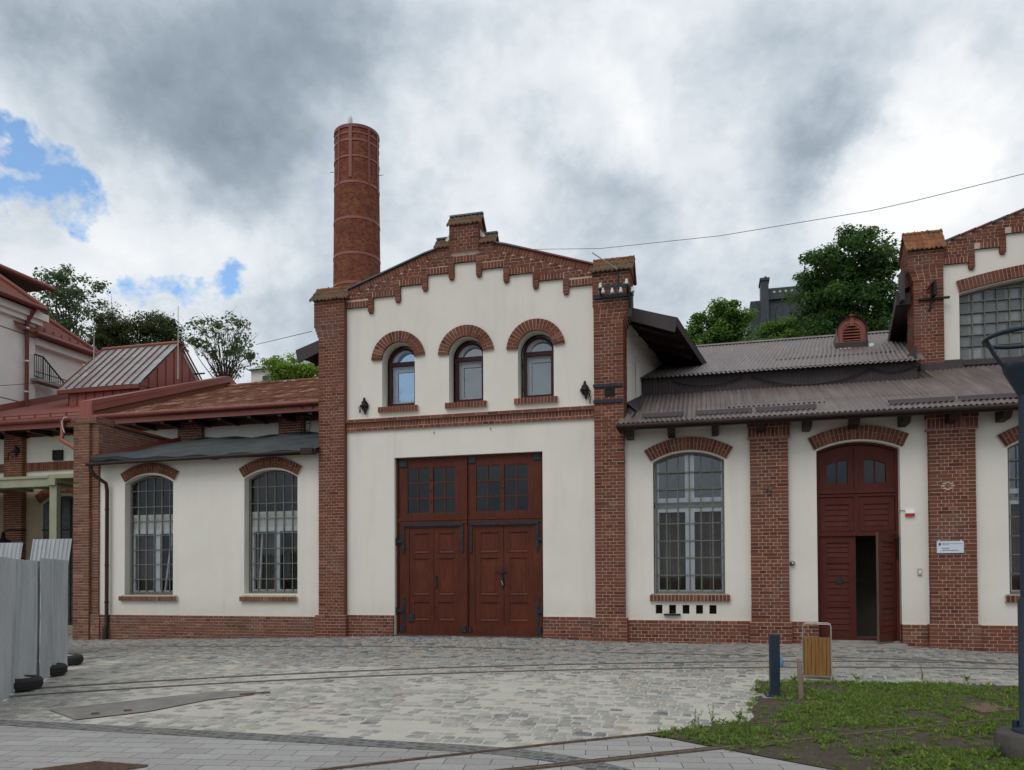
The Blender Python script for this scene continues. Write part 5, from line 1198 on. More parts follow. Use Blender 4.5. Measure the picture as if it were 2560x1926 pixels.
mb=MB(); mb.box(-13.95,-7.3,-.06,.10,-.4,.56,'mortar_old'); bricks(mb,(-13.95,-.06,-.415),(1,0,0),(0,-1,0),6.65,.975,mat='brick_old',stretch=.2); mb.build('plinth',lw)
mb=MB(); mb.box(-13.9,-7.2,2.2,2.25,-.2,5.0,'dark_room'); mb.build('inner_wall',lw)
mb=MB(); pier(mb,-14.66,-14.156,-.14,.5,-.4,5.78,'brick_old','mortar_old','flr'); pier(mb,-14.155,-13.93,-.05,.5,.56,5.78,'brick_old','mortar_old','fr'); pier(mb,-14.155,-13.86,-.09,.5,-.4,.56,'brick_old','mortar_old','fr')
pier(mb,-14.72,-13.90,-.17,.5,5.78,5.93,'brick_old','mortar_old','flr'); mb.build('end_pillar',lw)
mb=MB(); pier(mb,-14.5,-13.95,.5,3.36,-.3,5.72,'brick_old','mortar_old','r',stretch=.45)
mb.add([(-14.55,.45,5.84),(-13.88,.45,5.80),(-13.88,3.4,5.76),(-14.55,3.4,5.80),(-14.55,.45,5.90),(-13.88,.45,5.86),(-13.88,3.4,5.82),(-14.55,3.4,5.86)],[(0,3,2,1),(4,5,6,7),(0,1,5,4),(1,2,6,5),(2,3,7,6),(3,0,4,7)],'red_dark'); mb.build('end_wall',lw)
mb=MB(); nx,ny=60,16; xa,xb=-13.93,-7.22; ya,yb_=-.40,3.39; vs=[]
for j in range(ny+1):
    for i in range(nx+1):
        u_=i/nx; v_=j/ny; x=xa+(xb-xa)*u_; y=ya+(yb_-ya)*v_; z=4.76+(5.90-4.76)*v_+.03*math.sin(x*2.1+y)+.022*math.sin(x*5.3-y*3)+(.05*math.sin(x*1.3) if j==0 else 0)-.10*math.exp(-((x+8.3)/.8)**2)*(1-v_)
        if j==0: z-=.03
        vs.append((x,y,z))
mb.add(vs,[(j*(nx+1)+i,j*(nx+1)+i+1,(j+1)*(nx+1)+i+1,(j+1)*(nx+1)+i) for j in range(ny) for i in range(nx)],'bitumen',smooth=True)
mb.add([v for v in vs[:nx+1]]+[(v[0],v[1]+.03,v[2]-.09+.02*math.sin(v[0]*7)) for v in vs[:nx+1]],[(i,nx+1+i,nx+2+i,i+1) for i in range(nx)],'bitumen')
mb.build('felt_roof',lw)
mb=MB(); mb.box(-13.95,-7.25,-.34,-.28,4.60,4.70,'eave_wood'); mb.add([(-13.95,-.30,4.62),(-7.25,-.30,4.62),(-7.25,.02,4.70),(-13.95,.02,4.70)],[(0,1,2,3)],'eave_wood'); mb.tube([(-14.0,-.40,4.60),(-7.27,-.40,4.66)],.045,'eave_wood',8); mb.box(-7.6,-7.27,-.45,-.25,4.60,4.74,'eave_wood'); mb.build('gutter_board',lw)
x=W(267,1400,-.12)[0]; mb=MB(); mb.tube([(-13.9,-.38,4.62),(-13.88,-.38,4.45),(-13.82,-.30,4.30),(x,-.16,4.10),(x,-.12,3.9),(x,-.12,.30),(x,-.17,.2),(x,-.17,-.1)],[.05,.05,.05,.05,.05,.05,.065,.07],'eave_wood',9)
for z in (3.4,1.9,.9): mb.tube([(x,-.12,z-.02),(x,-.12,z+.02)],.06,'eave_wood',9)
mb.build('downpipe',lw)
mb=MB(); mb.add([(-13.93,-.2,4.9),(-13.93,3.4,6.0),(-13.9,3.4,6.0),(-13.9,-.2,4.9),(-13.93,-.2,4.83),(-13.93,3.4,5.9),(-13.88,3.4,5.88),(-13.88,-.2,4.80)],[(0,1,2,3),(3,2,6,7)],'red_dark'); mb.build('flashing',lw)

# ================================================================ long brick hall behind on the left
yw=3.4; ye3=2.4
lh=thing('long_brick_hall','long low brick hall with white frieze panels, red gutter and mottled tile roof','building',(-16,3.4,0))
def L3(px,py,y=yw): return W(px,py,y)
zeL=L3(0,1062,ye3)[1]; zeR=L3(793,1010,ye3)[1]; zE3=(zeL+zeR)/2
Xp=W(217,1030,ye3)[0]; yr3,zr3=XP(600,960,Xp); yr3=9.4; sl3=(zr3-zE3)/(XP(600,960,Xp)[0]-ye3); zr3=zE3+sl3*(yr3-ye3)
panels=[(360,452,1082,1106),(511,703,1060,1100),(766,800,1051,1088)]
mb=MB(); mb.box(-30,-7.2,yw,yw+.3,-.4,zE3+.35,'plaster')
zt_=L3(600,1063)[1]; zb_=5.70
mb.box(-30,-7.2,yw-.08,yw,zt_,zE3+.3,'brick',.2); bricks(mb,(-14,yw-.08,zt_),(1,0,0),(0,-1,0),6.8,.45,stretch=.5)
mb.build('wall',lh)
for a,b in ((452,511),(703,764)): 
    xa=L3(a,1080)[0]; xb=L3(b,1080)[0]; mb=MB(); pier(mb,xa,xb,yw-.14,yw,5.4,zE3+.25,stretch=.3); mb.build('pilaster',lh)
mb=MB(); mb.box(-14,-7.2,yw-.085,yw,5.55,zb_+.0,'brick',.1); mb.build('belt_course',lh)
mb=MB()
xq=-30; pxL=(L3(22,1130)[0],L3(66,1130)[0]); zb1=L3(100,1157)[1]; zb0=L3(100,1178)[1]
soldier(mb,-30,-14.6,yw-.06,yw,zb0,zb1); mb.build('belt_course',lh)
for k in range(3):
    d=(k)*-5.2; mb=MB(); pier(mb,pxL[0]+d,pxL[1]+d,yw-.18,yw,-.3,zE3+.25,stretch=.3); mb.build('pilaster',lh)
for k in range(3):
    xa=L3(104,1250)[0]-.0-5.2*k; xb=xa+2.0; zs=L3(104,1262)[1]; op,_=arch_pts(xa,xb,-.2,zs,.35,14)
    mb=MB(); inset_frame(mb,op,arch_pts(xa+.10,xb-.10,0,zs,.25,14)[0],yw-.03,yw+.05,'green_steel'); wn=mb.build('glazed_door',lh)
    mb=MB(); mb.add([(p[0],yw-.012,p[1]) for p in op],[list(range(len(op)))],'dirty_pane'); mb.build('pane',wn)
    mb=MB()
    for q in range(1,5): x=xa+(xb-xa)*q/5; mb.box(x-.02,x+.02,yw-.035,yw-.014,0,zs+.15,'eave_wood')
    for q in range(8): z=.2+q*.42; mb.box(xa+.05,xb-.05,yw-.04,yw-.013,z-.02,z+.02,'eave_wood')
    mb.build('glazing_bars',wn)
    _,(cx_,cz_,r_,a_)=arch_pts(xa,xb,0,zs,.35); mb=MB(); voussoirs(mb,cx_,cz_,r_+.05,r_+.36,-a_,a_,yw-.06,yw+.0); mb.build('brick_arch',lh)
mb=MB(); _zt=L3(100,1192)[1]; mb.box(-30,-14.6,yw-.006,yw+.01,-.35,_zt,'plaster_tan_shade'); mb.build('lower_render',lh)  # tan panel puts part of the canopy's shade into the wall colour
# gutter and fascia
mb=MB(); A=(-32,ye3-.06,zeL-(32+L3(0,1062,ye3)[0])*0); mb.tube([(-32,ye3-.06,zE3+.03),(-7.25,ye3-.06,zE3+.03)],.075,'red_dark',10)
for k in range(24): x=-31+k*1.0; mb.tube([(x-.012,ye3-.06,zE3+.03),(x+.012,ye3-.06,zE3+.03)],.082,'red_sheet',10)
mb.build('gutter',lh)
mb=MB(); mb.box(-32,-7.25,ye3+.02,ye3+.06,zE3-.20,zE3-.02,'red_sheet'); mb.add([(-32,ye3+.02,zE3-.19),(-7.25,ye3+.02,zE3-.19),(-7.25,yw,zE3-.10),(-32,yw,zE3-.10)],[(0,1,2,3)],'eave_wood')
for k in range(24): mb.box(-31+k,-30.88+k,ye3+.06,yw,zE3-.28,zE3-.14,'eave_wood')
mb.build('fascia',lh)
# tile roof, with each course's shadow line real
mb=MB(); nr=44; 
for r in range(nr):
    y0_=ye3+(yr3-ye3)*r/nr; y1_=ye3+(yr3-ye3)*(r+1)/nr+.02; z0_=zE3+.02+sl3*(y0_-ye3)+.022; z1_=zE3+.02+sl3*(y1_-ye3)
    mb.quad((Xp+.2,y0_,z0_),(-6.0,y0_,z0_),(-6.0,y1_,z1_),(Xp+.2,y1_,z1_),'plain_tile'); mb.quad((Xp+.2,y0_,z0_-.025),(-6.,y0_,z0_-.025),(-6.,y0_,z0_),(Xp+.2,y0_,z0_),'plain_tile')
mb.add([(Xp,yr3,zr3+.02),(-6,yr3,zr3+.02),(-6,yr3+7,zr3-2.5),(Xp,yr3+7,zr3-2.5)],[(0,1,2,3)],'plain_tile'); mb.tube([(Xp,yr3,zr3+.03),(-6,yr3,zr3+.03)],.09,'plain_tile',8)
mb.build('tiled_roof',lh)
mb=MB(); mb.sheet((-32,ye3,zE3+.03),(32+Xp-.1,0,0),(0,yr3-ye3,sl3*(yr3-ye3)),.2,.05,'red_sheet',1,8,shape='trap'); mb.quad((-32,yr3,zr3),(Xp,yr3,zr3),(Xp,yr3+7,zr3-2.5),(-32,yr3+7,zr3-2.5),'red_sheet'); mb.build('sheet_roof',lh)
# fire wall between the two roofs
def prof(z): return [(ye3+.0,zE3-.02),(ye3+.0,zE3+sl3*.0+z),(yr3,zr3+z),(yr3+7,zr3-2.5+z),(yr3+7,zr3-3)]
mb=MB(); mb.prism(prof(.20),Xp-.14,Xp+.16,'brick_old',axis='x'); mb.build('fire_wall',lh)
mb=MB(); mb.prism([(ye3-.06,zE3-.05),(ye3-.06,zE3+.56),(yr3,zr3+.45),(yr3+7,zr3-2.05),(yr3+7,zr3-2.25),(yr3,zr3+.20),(ye3+.02,zE3+.24),(ye3+.02,zE3-.05)],Xp-.22,Xp+.24,'red_sheet',axis='x')
mb.prism([(ye3-.07,zE3+.40),(yr3-.05,zr3+.325),(yr3-.05,zr3+.345),(ye3-.07,zE3+.42)],Xp+.24,Xp+.25,'red_dark',axis='x'); mb.build('wall_capping',lh)
for k in range(13):
    x=Xp-.5-k*.62; mb=MB(); z=zE3+.03+sl3*.35; mb.box(x-.03,x+.03,ye3+.33,ye3+.36,z,z+.20,'red_dark'); mb.build('snow_bracket',lh)
mb=MB(); z=zE3+.03+sl3*.35
for h in (.06,.17): mb.tube([(-26,ye3+.34,z+h),(Xp-.3,ye3+.34,z+h)],.016,'red_dark',6)
mb.build('snow_rail',lh)
mb=MB(); x0_,z0_=W(160,1075,ye3); x1_,z1_=W(190,1128,1.2)
mb.tube([(x0_,ye3-.06,zE3),(x0_,ye3-.06,z0_-.15),(x0_+.05,ye3-.15,z0_-.35),(x1_+.15,1.3,z1_-.05)],.065,'red_sheet',9); mb.build('downpipe',lh)
mb=MB(); pts=[(L3(168,1043,ye3-.2)[0],ye3-.2,L3(168,1043,ye3-.2)[1])]+[(L3(a,b,ye3-.2)[0],ye3-.2,L3(a,b,ye3-.2)[1]) for a,b in ((160,1044),(155,1054),(156,1068),(161,1082))]; mb.tube(pts,.012,'porcelain',5); mb.build('white_cable',lh)
# rooflight lantern
Xs=-17.6
ya_,za_=XP(343,959,Xs); yb2,zb2_=XP(445.5,858,Xs); yc2=2*yb2-ya_; xL=W(145,977,ya_)[0]; 
rl=thing('rooflight_lantern','glazed rooflight with red metal cheeks standing on the red sheet roof at left','rooflight',(Xs,ya_,za_))
zroof=lambda y:zE3+.03+sl3*(y-ye3)
mb=MB(); mb.prism([(ya_+.12,zroof(ya_)-.3),(ya_+.12,za_-.05),(yb2,zb2_-.12),(yc2-.12,za_-.05),(yc2-.12,zroof(yc2)-.6)],Xs-.06,Xs,'red_sheet',axis='x')
mb.box(xL+.35,Xs-.02,ya_+.12,ya_+.16,zroof(ya_)-.3,za_-.02,'red_sheet'); mb.prism([(ya_+.12,zroof(ya_)-.3),(ya_+.12,za_-.05),(yb2,zb2_-.12),(yc2-.12,za_-.05),(yc2-.12,zroof(yc2)-.6)],xL+.35,xL+.39,'red_sheet',axis='x')
n=9
for k in range(1,n): y=ya_+.12+(yc2-ya_-.24)*k/n; zt=za_-.05+(zb2_-.12-za_+.05)*(1-abs(y-yb2)/(yb2-ya_-.12)); mb.box(Xs,Xs+.03,y-.012,y+.012,zroof(ya_)-.2,zt-.02,'red_dark')
for k in range(1,8): x=xL+.35+(Xs-xL-.35)*k/8; mb.box(x-.012,x+.012,ya_+.09,ya_+.12,zroof(ya_)-.1,za_-.05,'red_dark')
mb.build('cheeks',rl)
mb=MB(); mb.box(xL-.02,Xs+.08,ya_-.04,ya_+.1,za_-.17,za_-.03,'red_dark'); mb.tube([(xL-.02,yb2,zb2_+.02),(Xs+.1,yb2,zb2_+.02)],.07,'red_sheet',8)
for y,z in ((ya_,za_),(yc2,za_)):
    for k in range(11):
        x=xL+(Xs+.04-xL)*k/10
        if k in (10,) and y==ya_: continue
        mb.obox((x-.02,y,z),(.04,0,0),(0,yb2-y,zb2_-z),(0,0,.05),'red_dark')
mb.obox((Xs+.04,ya_,za_-.04),(.05,0,0),(0,yb2-ya_,zb2_-za_),(0,0,.10),'red_dark') if False else None
mb.build('ribs',rl)
mb=MB(); mb.quad((xL,ya_,za_),(Xs+.06,ya_,za_),(Xs+.06,yb2,zb2_),(xL,yb2,zb2_),'roof_glass'); mb.quad((xL,yc2,za_),(Xs+.06,yc2,za_),(Xs+.06,yb2,zb2_),(xL,yb2,zb2_),'roof_glass'); mb.build('glazing',rl)
mb=MB()
for f in (.33,.66): y=ya_+(yb2-ya_)*f; z=za_+(zb2_-za_)*f; mb.box(xL+.4,Xs-.1,y,y+.08,z-.22,z-.13,'grille_paint'); y=yc2-(yc2-yb2)*f; mb.box(xL+.4,Xs-.1,y,y+.08,z-.22,z-.13,'grille_paint')
mb.box(xL+.4,Xs-.08,ya_+.2,yc2-.2,zroof(ya_)+.02,zroof(ya_)+.06,'room_wall'); mb.build('purlins',rl)
mb=MB(); mb.obox((Xs+.10,yb2+.05,zb2_),(.04,0,0),(0,(yc2-yb2)*1.15,-(zb2_-za_)*1.15),(0,0,.07),'red_dark'); mb.box(Xs+.02,Xs+.5,yb2+.9,yb2+.95,zb2_-1.0,zb2_-.95,'black_iron'); mb.build('rake_strip',rl)
for px,pt,pb,lb in ((235,828,905,'thin lightning rod at the left end of the rooflight'),(445.5,766,948,'tall thin lightning rod in front of the rooflight gable')):
    x,zt=W(px,pt,ya_); zb=W(px,pb,ya_)[1]; mb=MB(); mb.tube([(x,ya_,zb),(x,ya_,(zb+zt)/2),(x,ya_,zt)],[.022,.018,.010],'bare_steel',6); mb.build('lightning_rod',label=lb,cat='lightning rod',base=(x,ya_,zb),group='lightning rods on the left roofs')
# small fittings on the long hall
x,z=L3(43,1127,yw-.2); mb=MB(); mb.lathe((x,yw-.18,z),[(0,0),(.1,0),(.1,-.03),(.06,-.09),(0,-.10)],'black_iron',10,axis='y'); mb.tube([(x,yw-.24,z),(x,yw-.26,z+.18)],[.06,.02],'black_iron',6); mb.tube([(x,yw-.24,z),(x,yw-.26,z-.2)],[.06,.02],'black_iron',6); mb.tube([(x,yw-.24,z),(x-.25,yw-.3,z-.1),(x-.27,yw-.3,z-.3)],.02,'black_iron',6); mb.build('wall_rosette',label='black iron rosette with side hook on the shaded brick pilaster at far left',cat='wall fitting',base=(x,yw-.18,z),group='cast iron rosettes on the render')
x,z=L3(148,1139,yw); mb=MB(); mb.box(x-.20,x+.20,yw-.09,yw-.001,z-.17,z+.17,'dark_room'); mb.box(x-.23,x+.23,yw-.02,yw-.0005,z-.2,z+.2,'white_board'); mb.build('vent_box',label='small black square vent in the white frieze panel at far left',cat='vent',base=(x,yw,z),bevel=.008)
x,z=L3(8,1350,2.6); mb=MB(); mb.lathe((x,2.6,z-.15),[(.28,0),(.20,.12),(.07,.20),(.05,.38),(0,.40)],'black_iron',14); mb.tube([(x,2.6,z+.2),(x,2.6,z+.28),(x+.1,2.75,z+.33),(x+.3,3.2,z+.33)],.02,'black_iron',6); mb.build('wall_lamp',label='black bell-shaped wall lamp under the green canopy',cat='lamp',base=(x,3.2,z))
# roof-access ladder
mb=MB(); a,b=W(755,1010,2.35),W(783,1010,2.35); c,d=W(752,1108,2.9),W(769,1108,2.9)
for p,q in ((a,c),(b,d)): mb.tube([(p[0],2.35,p[1]),(q[0],2.9,q[1])],.012,'black_iron',5)
for k in range(1,6): t_=k/6; mb.tube([(a[0]+(c[0]-a[0])*t_,2.35+.55*t_,a[1]+(c[1]-a[1])*t_),(b[0]+(d[0]-b[0])*t_,2.35+.55*t_,b[1]+(d[1]-b[1])*t_)],.010,'black_iron',5)
mb.build('roof_ladder',label='thin wire ladder hanging between red gutter and dark felt roof',cat='ladder',base=(c[0],2.9,c[1]))
# canopy on green steel
cn=thing('green_canopy','olive green steel canopy with square post in front of the shaded arches at left','canopy',(-16,.9,0))
yq=.9; xa=W(123,1300,yq)[0]; xb=W(141,1300,yq)[0]; zt=W(118,1190,yq)[1]; zb=W(118,1216,yq)[1]
mb=MB(); mb.box(xa,xb,yq,yq+.16,-.2,zb+.02,'green_steel'); mb.build('post',cn,bevel=.01)
mb=MB(); mb.box(xa-6,xa-5.85,yq,yq+.16,-.2,zb+.02,'green_steel'); mb.build('post',cn,bevel=.01)
mb=MB(); mb.box(-30,xa+.0,yq-.02,yq+.18,zb,zt-.07,'green_steel'); mb.box(-30,xa,yq-.06,yq+.2,zt-.07,zt,'green_steel'); mb.box(xa-.0,-14.67,yq-.04,yq+.14,zt-.09,zt+.03,'green_steel'); mb.box(xa+.02,xb+.02,yq-.08,yq,zb+.02,zt-.08,'green_steel'); mb.build('beam',cn)
mb=MB(); mb.box(-30,-14.67,yq+.14,yw-.2,zt-.06,zt-.03,'green_steel')
for k in range(14): mb.box(-29.5+k*1.1,-29.4+k*1.1,yq+.2,yw-.2,zt-.16,zt-.061,'green_steel')
mb.build('roof_sheet',cn)

# ================================================================ white house far left
wh=thing('white_house','tall white rendered house with red tile hip roofs and red downpipe at the left edge','building',(-24,8,0))
Xh=-23.7
y1_,z1_=XP(108,772,Xh+.6); ycor=XP(88,900,Xh)[0]; ze1=XP(50,752,Xh+.6)[1]
mb=MB(); mb.box(Xh-6,Xh,-4,ycor,-.3,ze1,'plaster_far'); mb.build('wall',wh)
mb=MB(); mb.box(Xh-.1,Xh+.35,-4,ycor+.3,ze1-.32,ze1-.05,'white_board'); mb.box(Xh-.1,Xh+.2,-4,ycor+.15,ze1-.5,ze1-.32,'white_board'); mb.build('cornice',wh)
def hip(mb,xe,xi,ya,yb,z,zt,run,mat='house_tile'):
    # slope facing +X with a hip at the far end
    mb.add([(xe,ya,z),(xe,yb,z),(xi,yb-run,zt),(xi,ya,zt)],[(0,1,2,3)],mat); mb.add([(xe,yb,z),(xi-3,yb,z),(xi,yb-run,zt)],[(0,1,2)],mat)
    mb.tube([(xe,yb,z+.04),(xi,yb-run,zt+.04)],.10,'red_sheet',8)
mb=MB(); q=XP(0,672,Xh-2.2); hip(mb,Xh+.6,Xh-2.6,-4,y1_+.1,ze1+.05,ze1+3.0,3.4); mb.build('hip_roof',wh)
mb=MB(); mb.tube([(Xh+.62,-4,ze1+.02),(Xh+.62,y1_+.1,ze1+.02)],.10,'red_dark',10); mb.build('gutter',wh)
mb=MB(); yd=XP(66,850,Xh+.12)[0]; mb.tube([(Xh+.5,yd,ze1-.1),(Xh+.15,yd,ze1-.55),(Xh+.14,yd,7.6)],.075,'red_dark',9)
for z in (11.3,10,8.8): mb.tube([(Xh+.14,yd,z-.03),(Xh+.14,yd,z+.03)],.095,'porcelain',9)
mb.build('downpipe',wh)
mb=MB(); 
for z in (ze1-1.0,ze1-3.7): mb.box(Xh,Xh+.006,-4,ycor,z-.02,z+.02,'room_wall')
mb.build('render_groove',wh)
# upper block behind
Xu=Xh-2.0; yu,zu=XP(131,724,Xu+.9); 
mb=MB(); mb.box(Xu-5,Xu,-4,yu-1.2,6,zu+.1,'plaster_far'); mb.build('upper_wall',wh)
mb=MB(); zr_u=zu+2.0; mb.add([(Xu+.9,-4,zu),(Xu+.9,yu,zu),(Xu-3.6,yu-3.8,zr_u),(Xu-3.6,-4,zr_u)],[(0,1,2,3)],'house_tile'); mb.box(Xu-4,Xu+.9,-4,yu-.1,zu-.06,zu-.02,'eave_wood')
mb.tube([(Xu+.9,yu,zu+.05),(Xu-3.6,yu-3.8,zr_u+.05)],.09,'red_sheet',8); mb.build('upper_roof',wh)
mb=MB(); mb.tube([(Xu+.95,-4,zu-.02),(Xu+.95,yu,zu-.02)],.11,'red_dark',10); mb.build('upper_gutter',wh)
# lower block further on
X2=Xh-.25; ye2,ze2=XP(249,888,X2+.55); zz2=XP(150,858,X2+.55)[1]; ze2=(ze2+zz2)/2
mb=MB(); mb.box(X2-6,X2,ycor,ye2-.3,-.3,ze2,'plaster_far'); mb.box(X2-.1,X2+.32,ycor+.0,ye2+.0,ze2-.35,ze2-.06,'white_board'); mb.box(X2,X2+.006,ycor,ye2-.3,ze2-1.35,ze2-1.31,'room_wall'); mb.build('rear_wall',wh)
mb=MB(); hip(mb,X2+.55,X2-2.3,ycor-1.0,ye2+.2,ze2+.02,ze2+2.9,4.6); 
for k in range(9): y=ycor+.4+k*.42; mb.box(X2+.25,X2+.30,y,y+.05,ze2+.22,ze2+.42,'red_dark')
mb.build('rear_roof',wh)
mb=MB(); mb.tube([(X2+.6,ycor-.3,ze2),(X2+.6,ye2+.2,ze2)],.10,'red_dark',10); mb.build('rear_gutter',wh)
# metal flashing where the house meets the sheet roof
mb=MB(); f=lambda y:zE3+.03+sl3*(y-ye3); mb.quad((Xh+.02,0,f(0)),(Xh+.02,ye2,f(ye2)),(Xh+.02,ye2,f(ye2)+.3),(Xh+.02,0,f(0)+.3),'red_sheet'); mb.build('flashing',wh)
# stair with railing
sr=thing('stair_railing','dark iron stair railing against the white house wall at left','railing',(Xh+.2,ycor,9.))
def Q(px,py): y,z=XP(px,py,Xh+.15); return (Xh+.15,y,z)
mb=MB(); mb.tube([Q(86,886),Q(108,893),Q(160,957)],.03,'black_iron',6); mb.tube([Q(85,940),Q(108,948)],.025,'black_iron',6)
for k in range(14):
    px=86+k*5.4; top=886+ (px-86)*.32 if px<108 else 893+(px-108)*1.23; bot=940+(px-86)*.33
    if bot-top>2: mb.tube([Q(px,top),Q(px,bot)],.028 if k in (4,7) else .013,'black_iron',5)
mb.build('bars',sr)
mb=MB(); a=Q(84,944); b=Q(154,966); mb.box(Xh-.1,Xh+.35,a[1],b[1],a[2]-.14,a[2]-.02,'concrete'); mb.build('landing',sr)

# ================================================================ trees and far things
def leafy(name,C_,Nrm,size,tints,mat,parent,base):
    """one mesh of many single leaves: centres C_, orientation Nrm"""
    n=len(C_); t1=np.cross(Nrm,rng.normal(size=(n,3))); t1/=np.linalg.norm(t1,axis=1)[:,None]+1e-9; t2=np.cross(Nrm,t1)
    s1=size*rng.uniform(.55,1.15,(n,1)); s2=s1*rng.uniform(.45,.8,(n,1)); fold=Nrm*s1*.25
    P_=np.stack([C_-t1*s1,C_-t2*s2+fold,C_+t1*s1,C_+t2*s2+fold],1).reshape(-1,3)-np.array(base)
    me=bpy.data.meshes.new(name); me.vertices.add(4*n); me.vertices.foreach_set('co',P_.astype(np.float32).ravel())
    me.loops.add(4*n); me.loops.foreach_set('vertex_index',np.arange(4*n,dtype=np.int32)); me.polygons.add(n)
    me.polygons.foreach_set('loop_start',np.arange(0,4*n,4,dtype=np.int32)); me.update(calc_edges=True)
    a=me.attributes.new('tint','FLOAT','FACE'); a.data.foreach_set('value',tints.astype(np.float32)); me.materials.append(MATS[mat])
    o=bpy.data.objects.new(name,me); COL.objects.link(o); o.parent=parent; return o
def tree(name,label,px0,px1,pyt,pyb,y,mat,n_clump=60,per=260,leaf=.13,clump=.75,depth=None,limbs=9,trunk_r=.2,shell=.35,bare=False,group=None,seed=1,shape=None):
    global rng; rng=np.random.default_rng(seed); rnd=random.Random(seed)
    xa,_=W(px0,(pyt+pyb)/2,y); xb,_=W(px1,(pyt+pyb)/2,y); zt=W((px0+px1)/2,pyt,y)[1]; zb=W((px0+px1)/2,pyb,y)[1]
    cx_,cz_=(xa+xb)/2,(zt+zb)/2; rx,rz=(xb-xa)/2,(zt-zb)/2; ry=depth or rx*.85
    o=thing(name,label,'tree' if name!='bush' else 'bush',(cx_,y,-.2),group)
    # clump centres in an uneven ellipsoid
    cs=[]
    while len(cs)<n_clump:
        q=rng.uniform(-1,1,3); d=np.linalg.norm(q)
        if d>1 or d<shell*rng.random(): continue
        if shape=='dome' and q[2]<-.2 and abs(q[0])>.75: continue
        cs.append((cx_+q[0]*(rx-clump*.6),y+q[1]*(ry-clump*.5),cz_+q[2]*(rz-clump*.55)))
    cs=np.array(cs); mb=MB(); root=np.array([cx_,y,-.2]); fork=np.array([cx_+rnd.uniform(-.2,.2),y,max(zb-.3,1.) if not bare else zb+.0])
    mb.tube([root,(root+fork)/2+np.array([.12,0,0]),fork],[trunk_r*1.25,trunk_r,trunk_r*.8],'bark',9); mb.build('trunk',o)
    mb=MB(); order=rng.permutation(len(cs))
    for k in order[:min(len(cs),limbs*4 if bare else limbs*2)]:
        c=cs[k]; mid=fork+(c-fork)*.5+rng.normal(size=3)*.18*rx*.5; mid[2]+=.10*rz
        st_=fork+(mid-fork)*(0 if rnd.random()<.6 else .3)
        mb.tube([st_,(st_+mid)/2+rng.normal(size=3)*.06,mid,(mid+c)/2+rng.normal(size=3)*.1,c],[trunk_r*.45,trunk_r*.36,trunk_r*.25,trunk_r*.15,trunk_r*.06],'bark',5)
        for _ in range(3 if bare else 1): e=c+rng.normal(size=3)*clump*.8; e[2]+=clump*.4; mb.tube([mid+(c-mid)*rnd.random(),(c+e)/2+rng.normal(size=3)*.08,e],[trunk_r*.14,trunk_r*.08,trunk_r*.03],'bark',4)
    mb.build('limbs',o)
    Cs=[];Ns=[];Ts=[]
    for c in cs:
        m_=int(per*rnd.uniform(.5,1.3)); rr=clump*rnd.uniform(.6,1.25); q=rng.normal(size=(m_,3)); q/=np.linalg.norm(q,axis=1)[:,None]; r_=rr*rng.random(m_)[:,None]**.45
        p=c+q*r_*np.array([1.15,1.1,.75]); nr=q*.7+np.array([0,0,.8])+rng.normal(size=(m_,3))*.5; nr/=np.linalg.norm(nr,axis=1)[:,None]
        Cs.append(p);Ns.append(nr);Ts.append(np.clip(rng.normal(.45,.2,m_)+rnd.uniform(-.15,.15),0,1))
    leafy('crown',np.concatenate(Cs),np.concatenate(Ns),leaf,np.concatenate(Ts),mat,o,(cx_,y,-.2)); return o
tree('maple_tree','large dark green maple rising behind the ribbed roof beside the right hall',1962,2290,560,960,21,'leaf_maple',260,190,.095,.55,seed=3,trunk_r=.3,shape='dome')
tree('linden_tree','bright green rounded tree behind the left end of the ribbed brown roof',1700,1905,745,980,26,'leaf_bright',150,170,.095,.5,seed=5,shape='dome')
tree('linden_tree','smaller bright green tree between the dark tower and the large maple',1875,2035,775,960,24,'leaf_bright',80,150,.09,.45,seed=8)
tree('maple_tree','airy tall green tree right behind the white house roofs',88,262,655,905,26,'leaf_grey',60,75,.14,.70,seed=11,trunk_r=.2)
tree('mistletoe_tree','dark bushy olive tree mass behind the glazed rooflight, left part',210,335,775,960,23,'leaf_olive',75,210,.085,.55,seed=14)
tree('mistletoe_tree','dark bushy olive tree mass behind the glazed rooflight, right part',300,458,768,960,24,'leaf_olive',85,210,.085,.55,seed=15)
tree('birch_tree','thin twiggy grey-green tree poking above the dark olive mass',235,350,745,930,26,'leaf_grey',26,34,.10,.6,bare=True,seed=16,trunk_r=.08)
tree('birch_tree','thin twiggy grey-green tree right of the dark olive mass',380,470,765,940,25,'leaf_grey',30,34,.10,.6,bare=True,seed=17,trunk_r=.08)
tree('walnut_tree','sparse young tree with visible branches left of the brick pilaster',470,655,772,975,20,'leaf_grey',50,34,.12,.42,bare=True,seed=19,trunk_r=.085,limbs=12)
tree('bush','lime green bushy treetop beside the left brick pilaster',640,830,885,1000,19,'leaf_lime',80,120,.085,.4,seed=22)
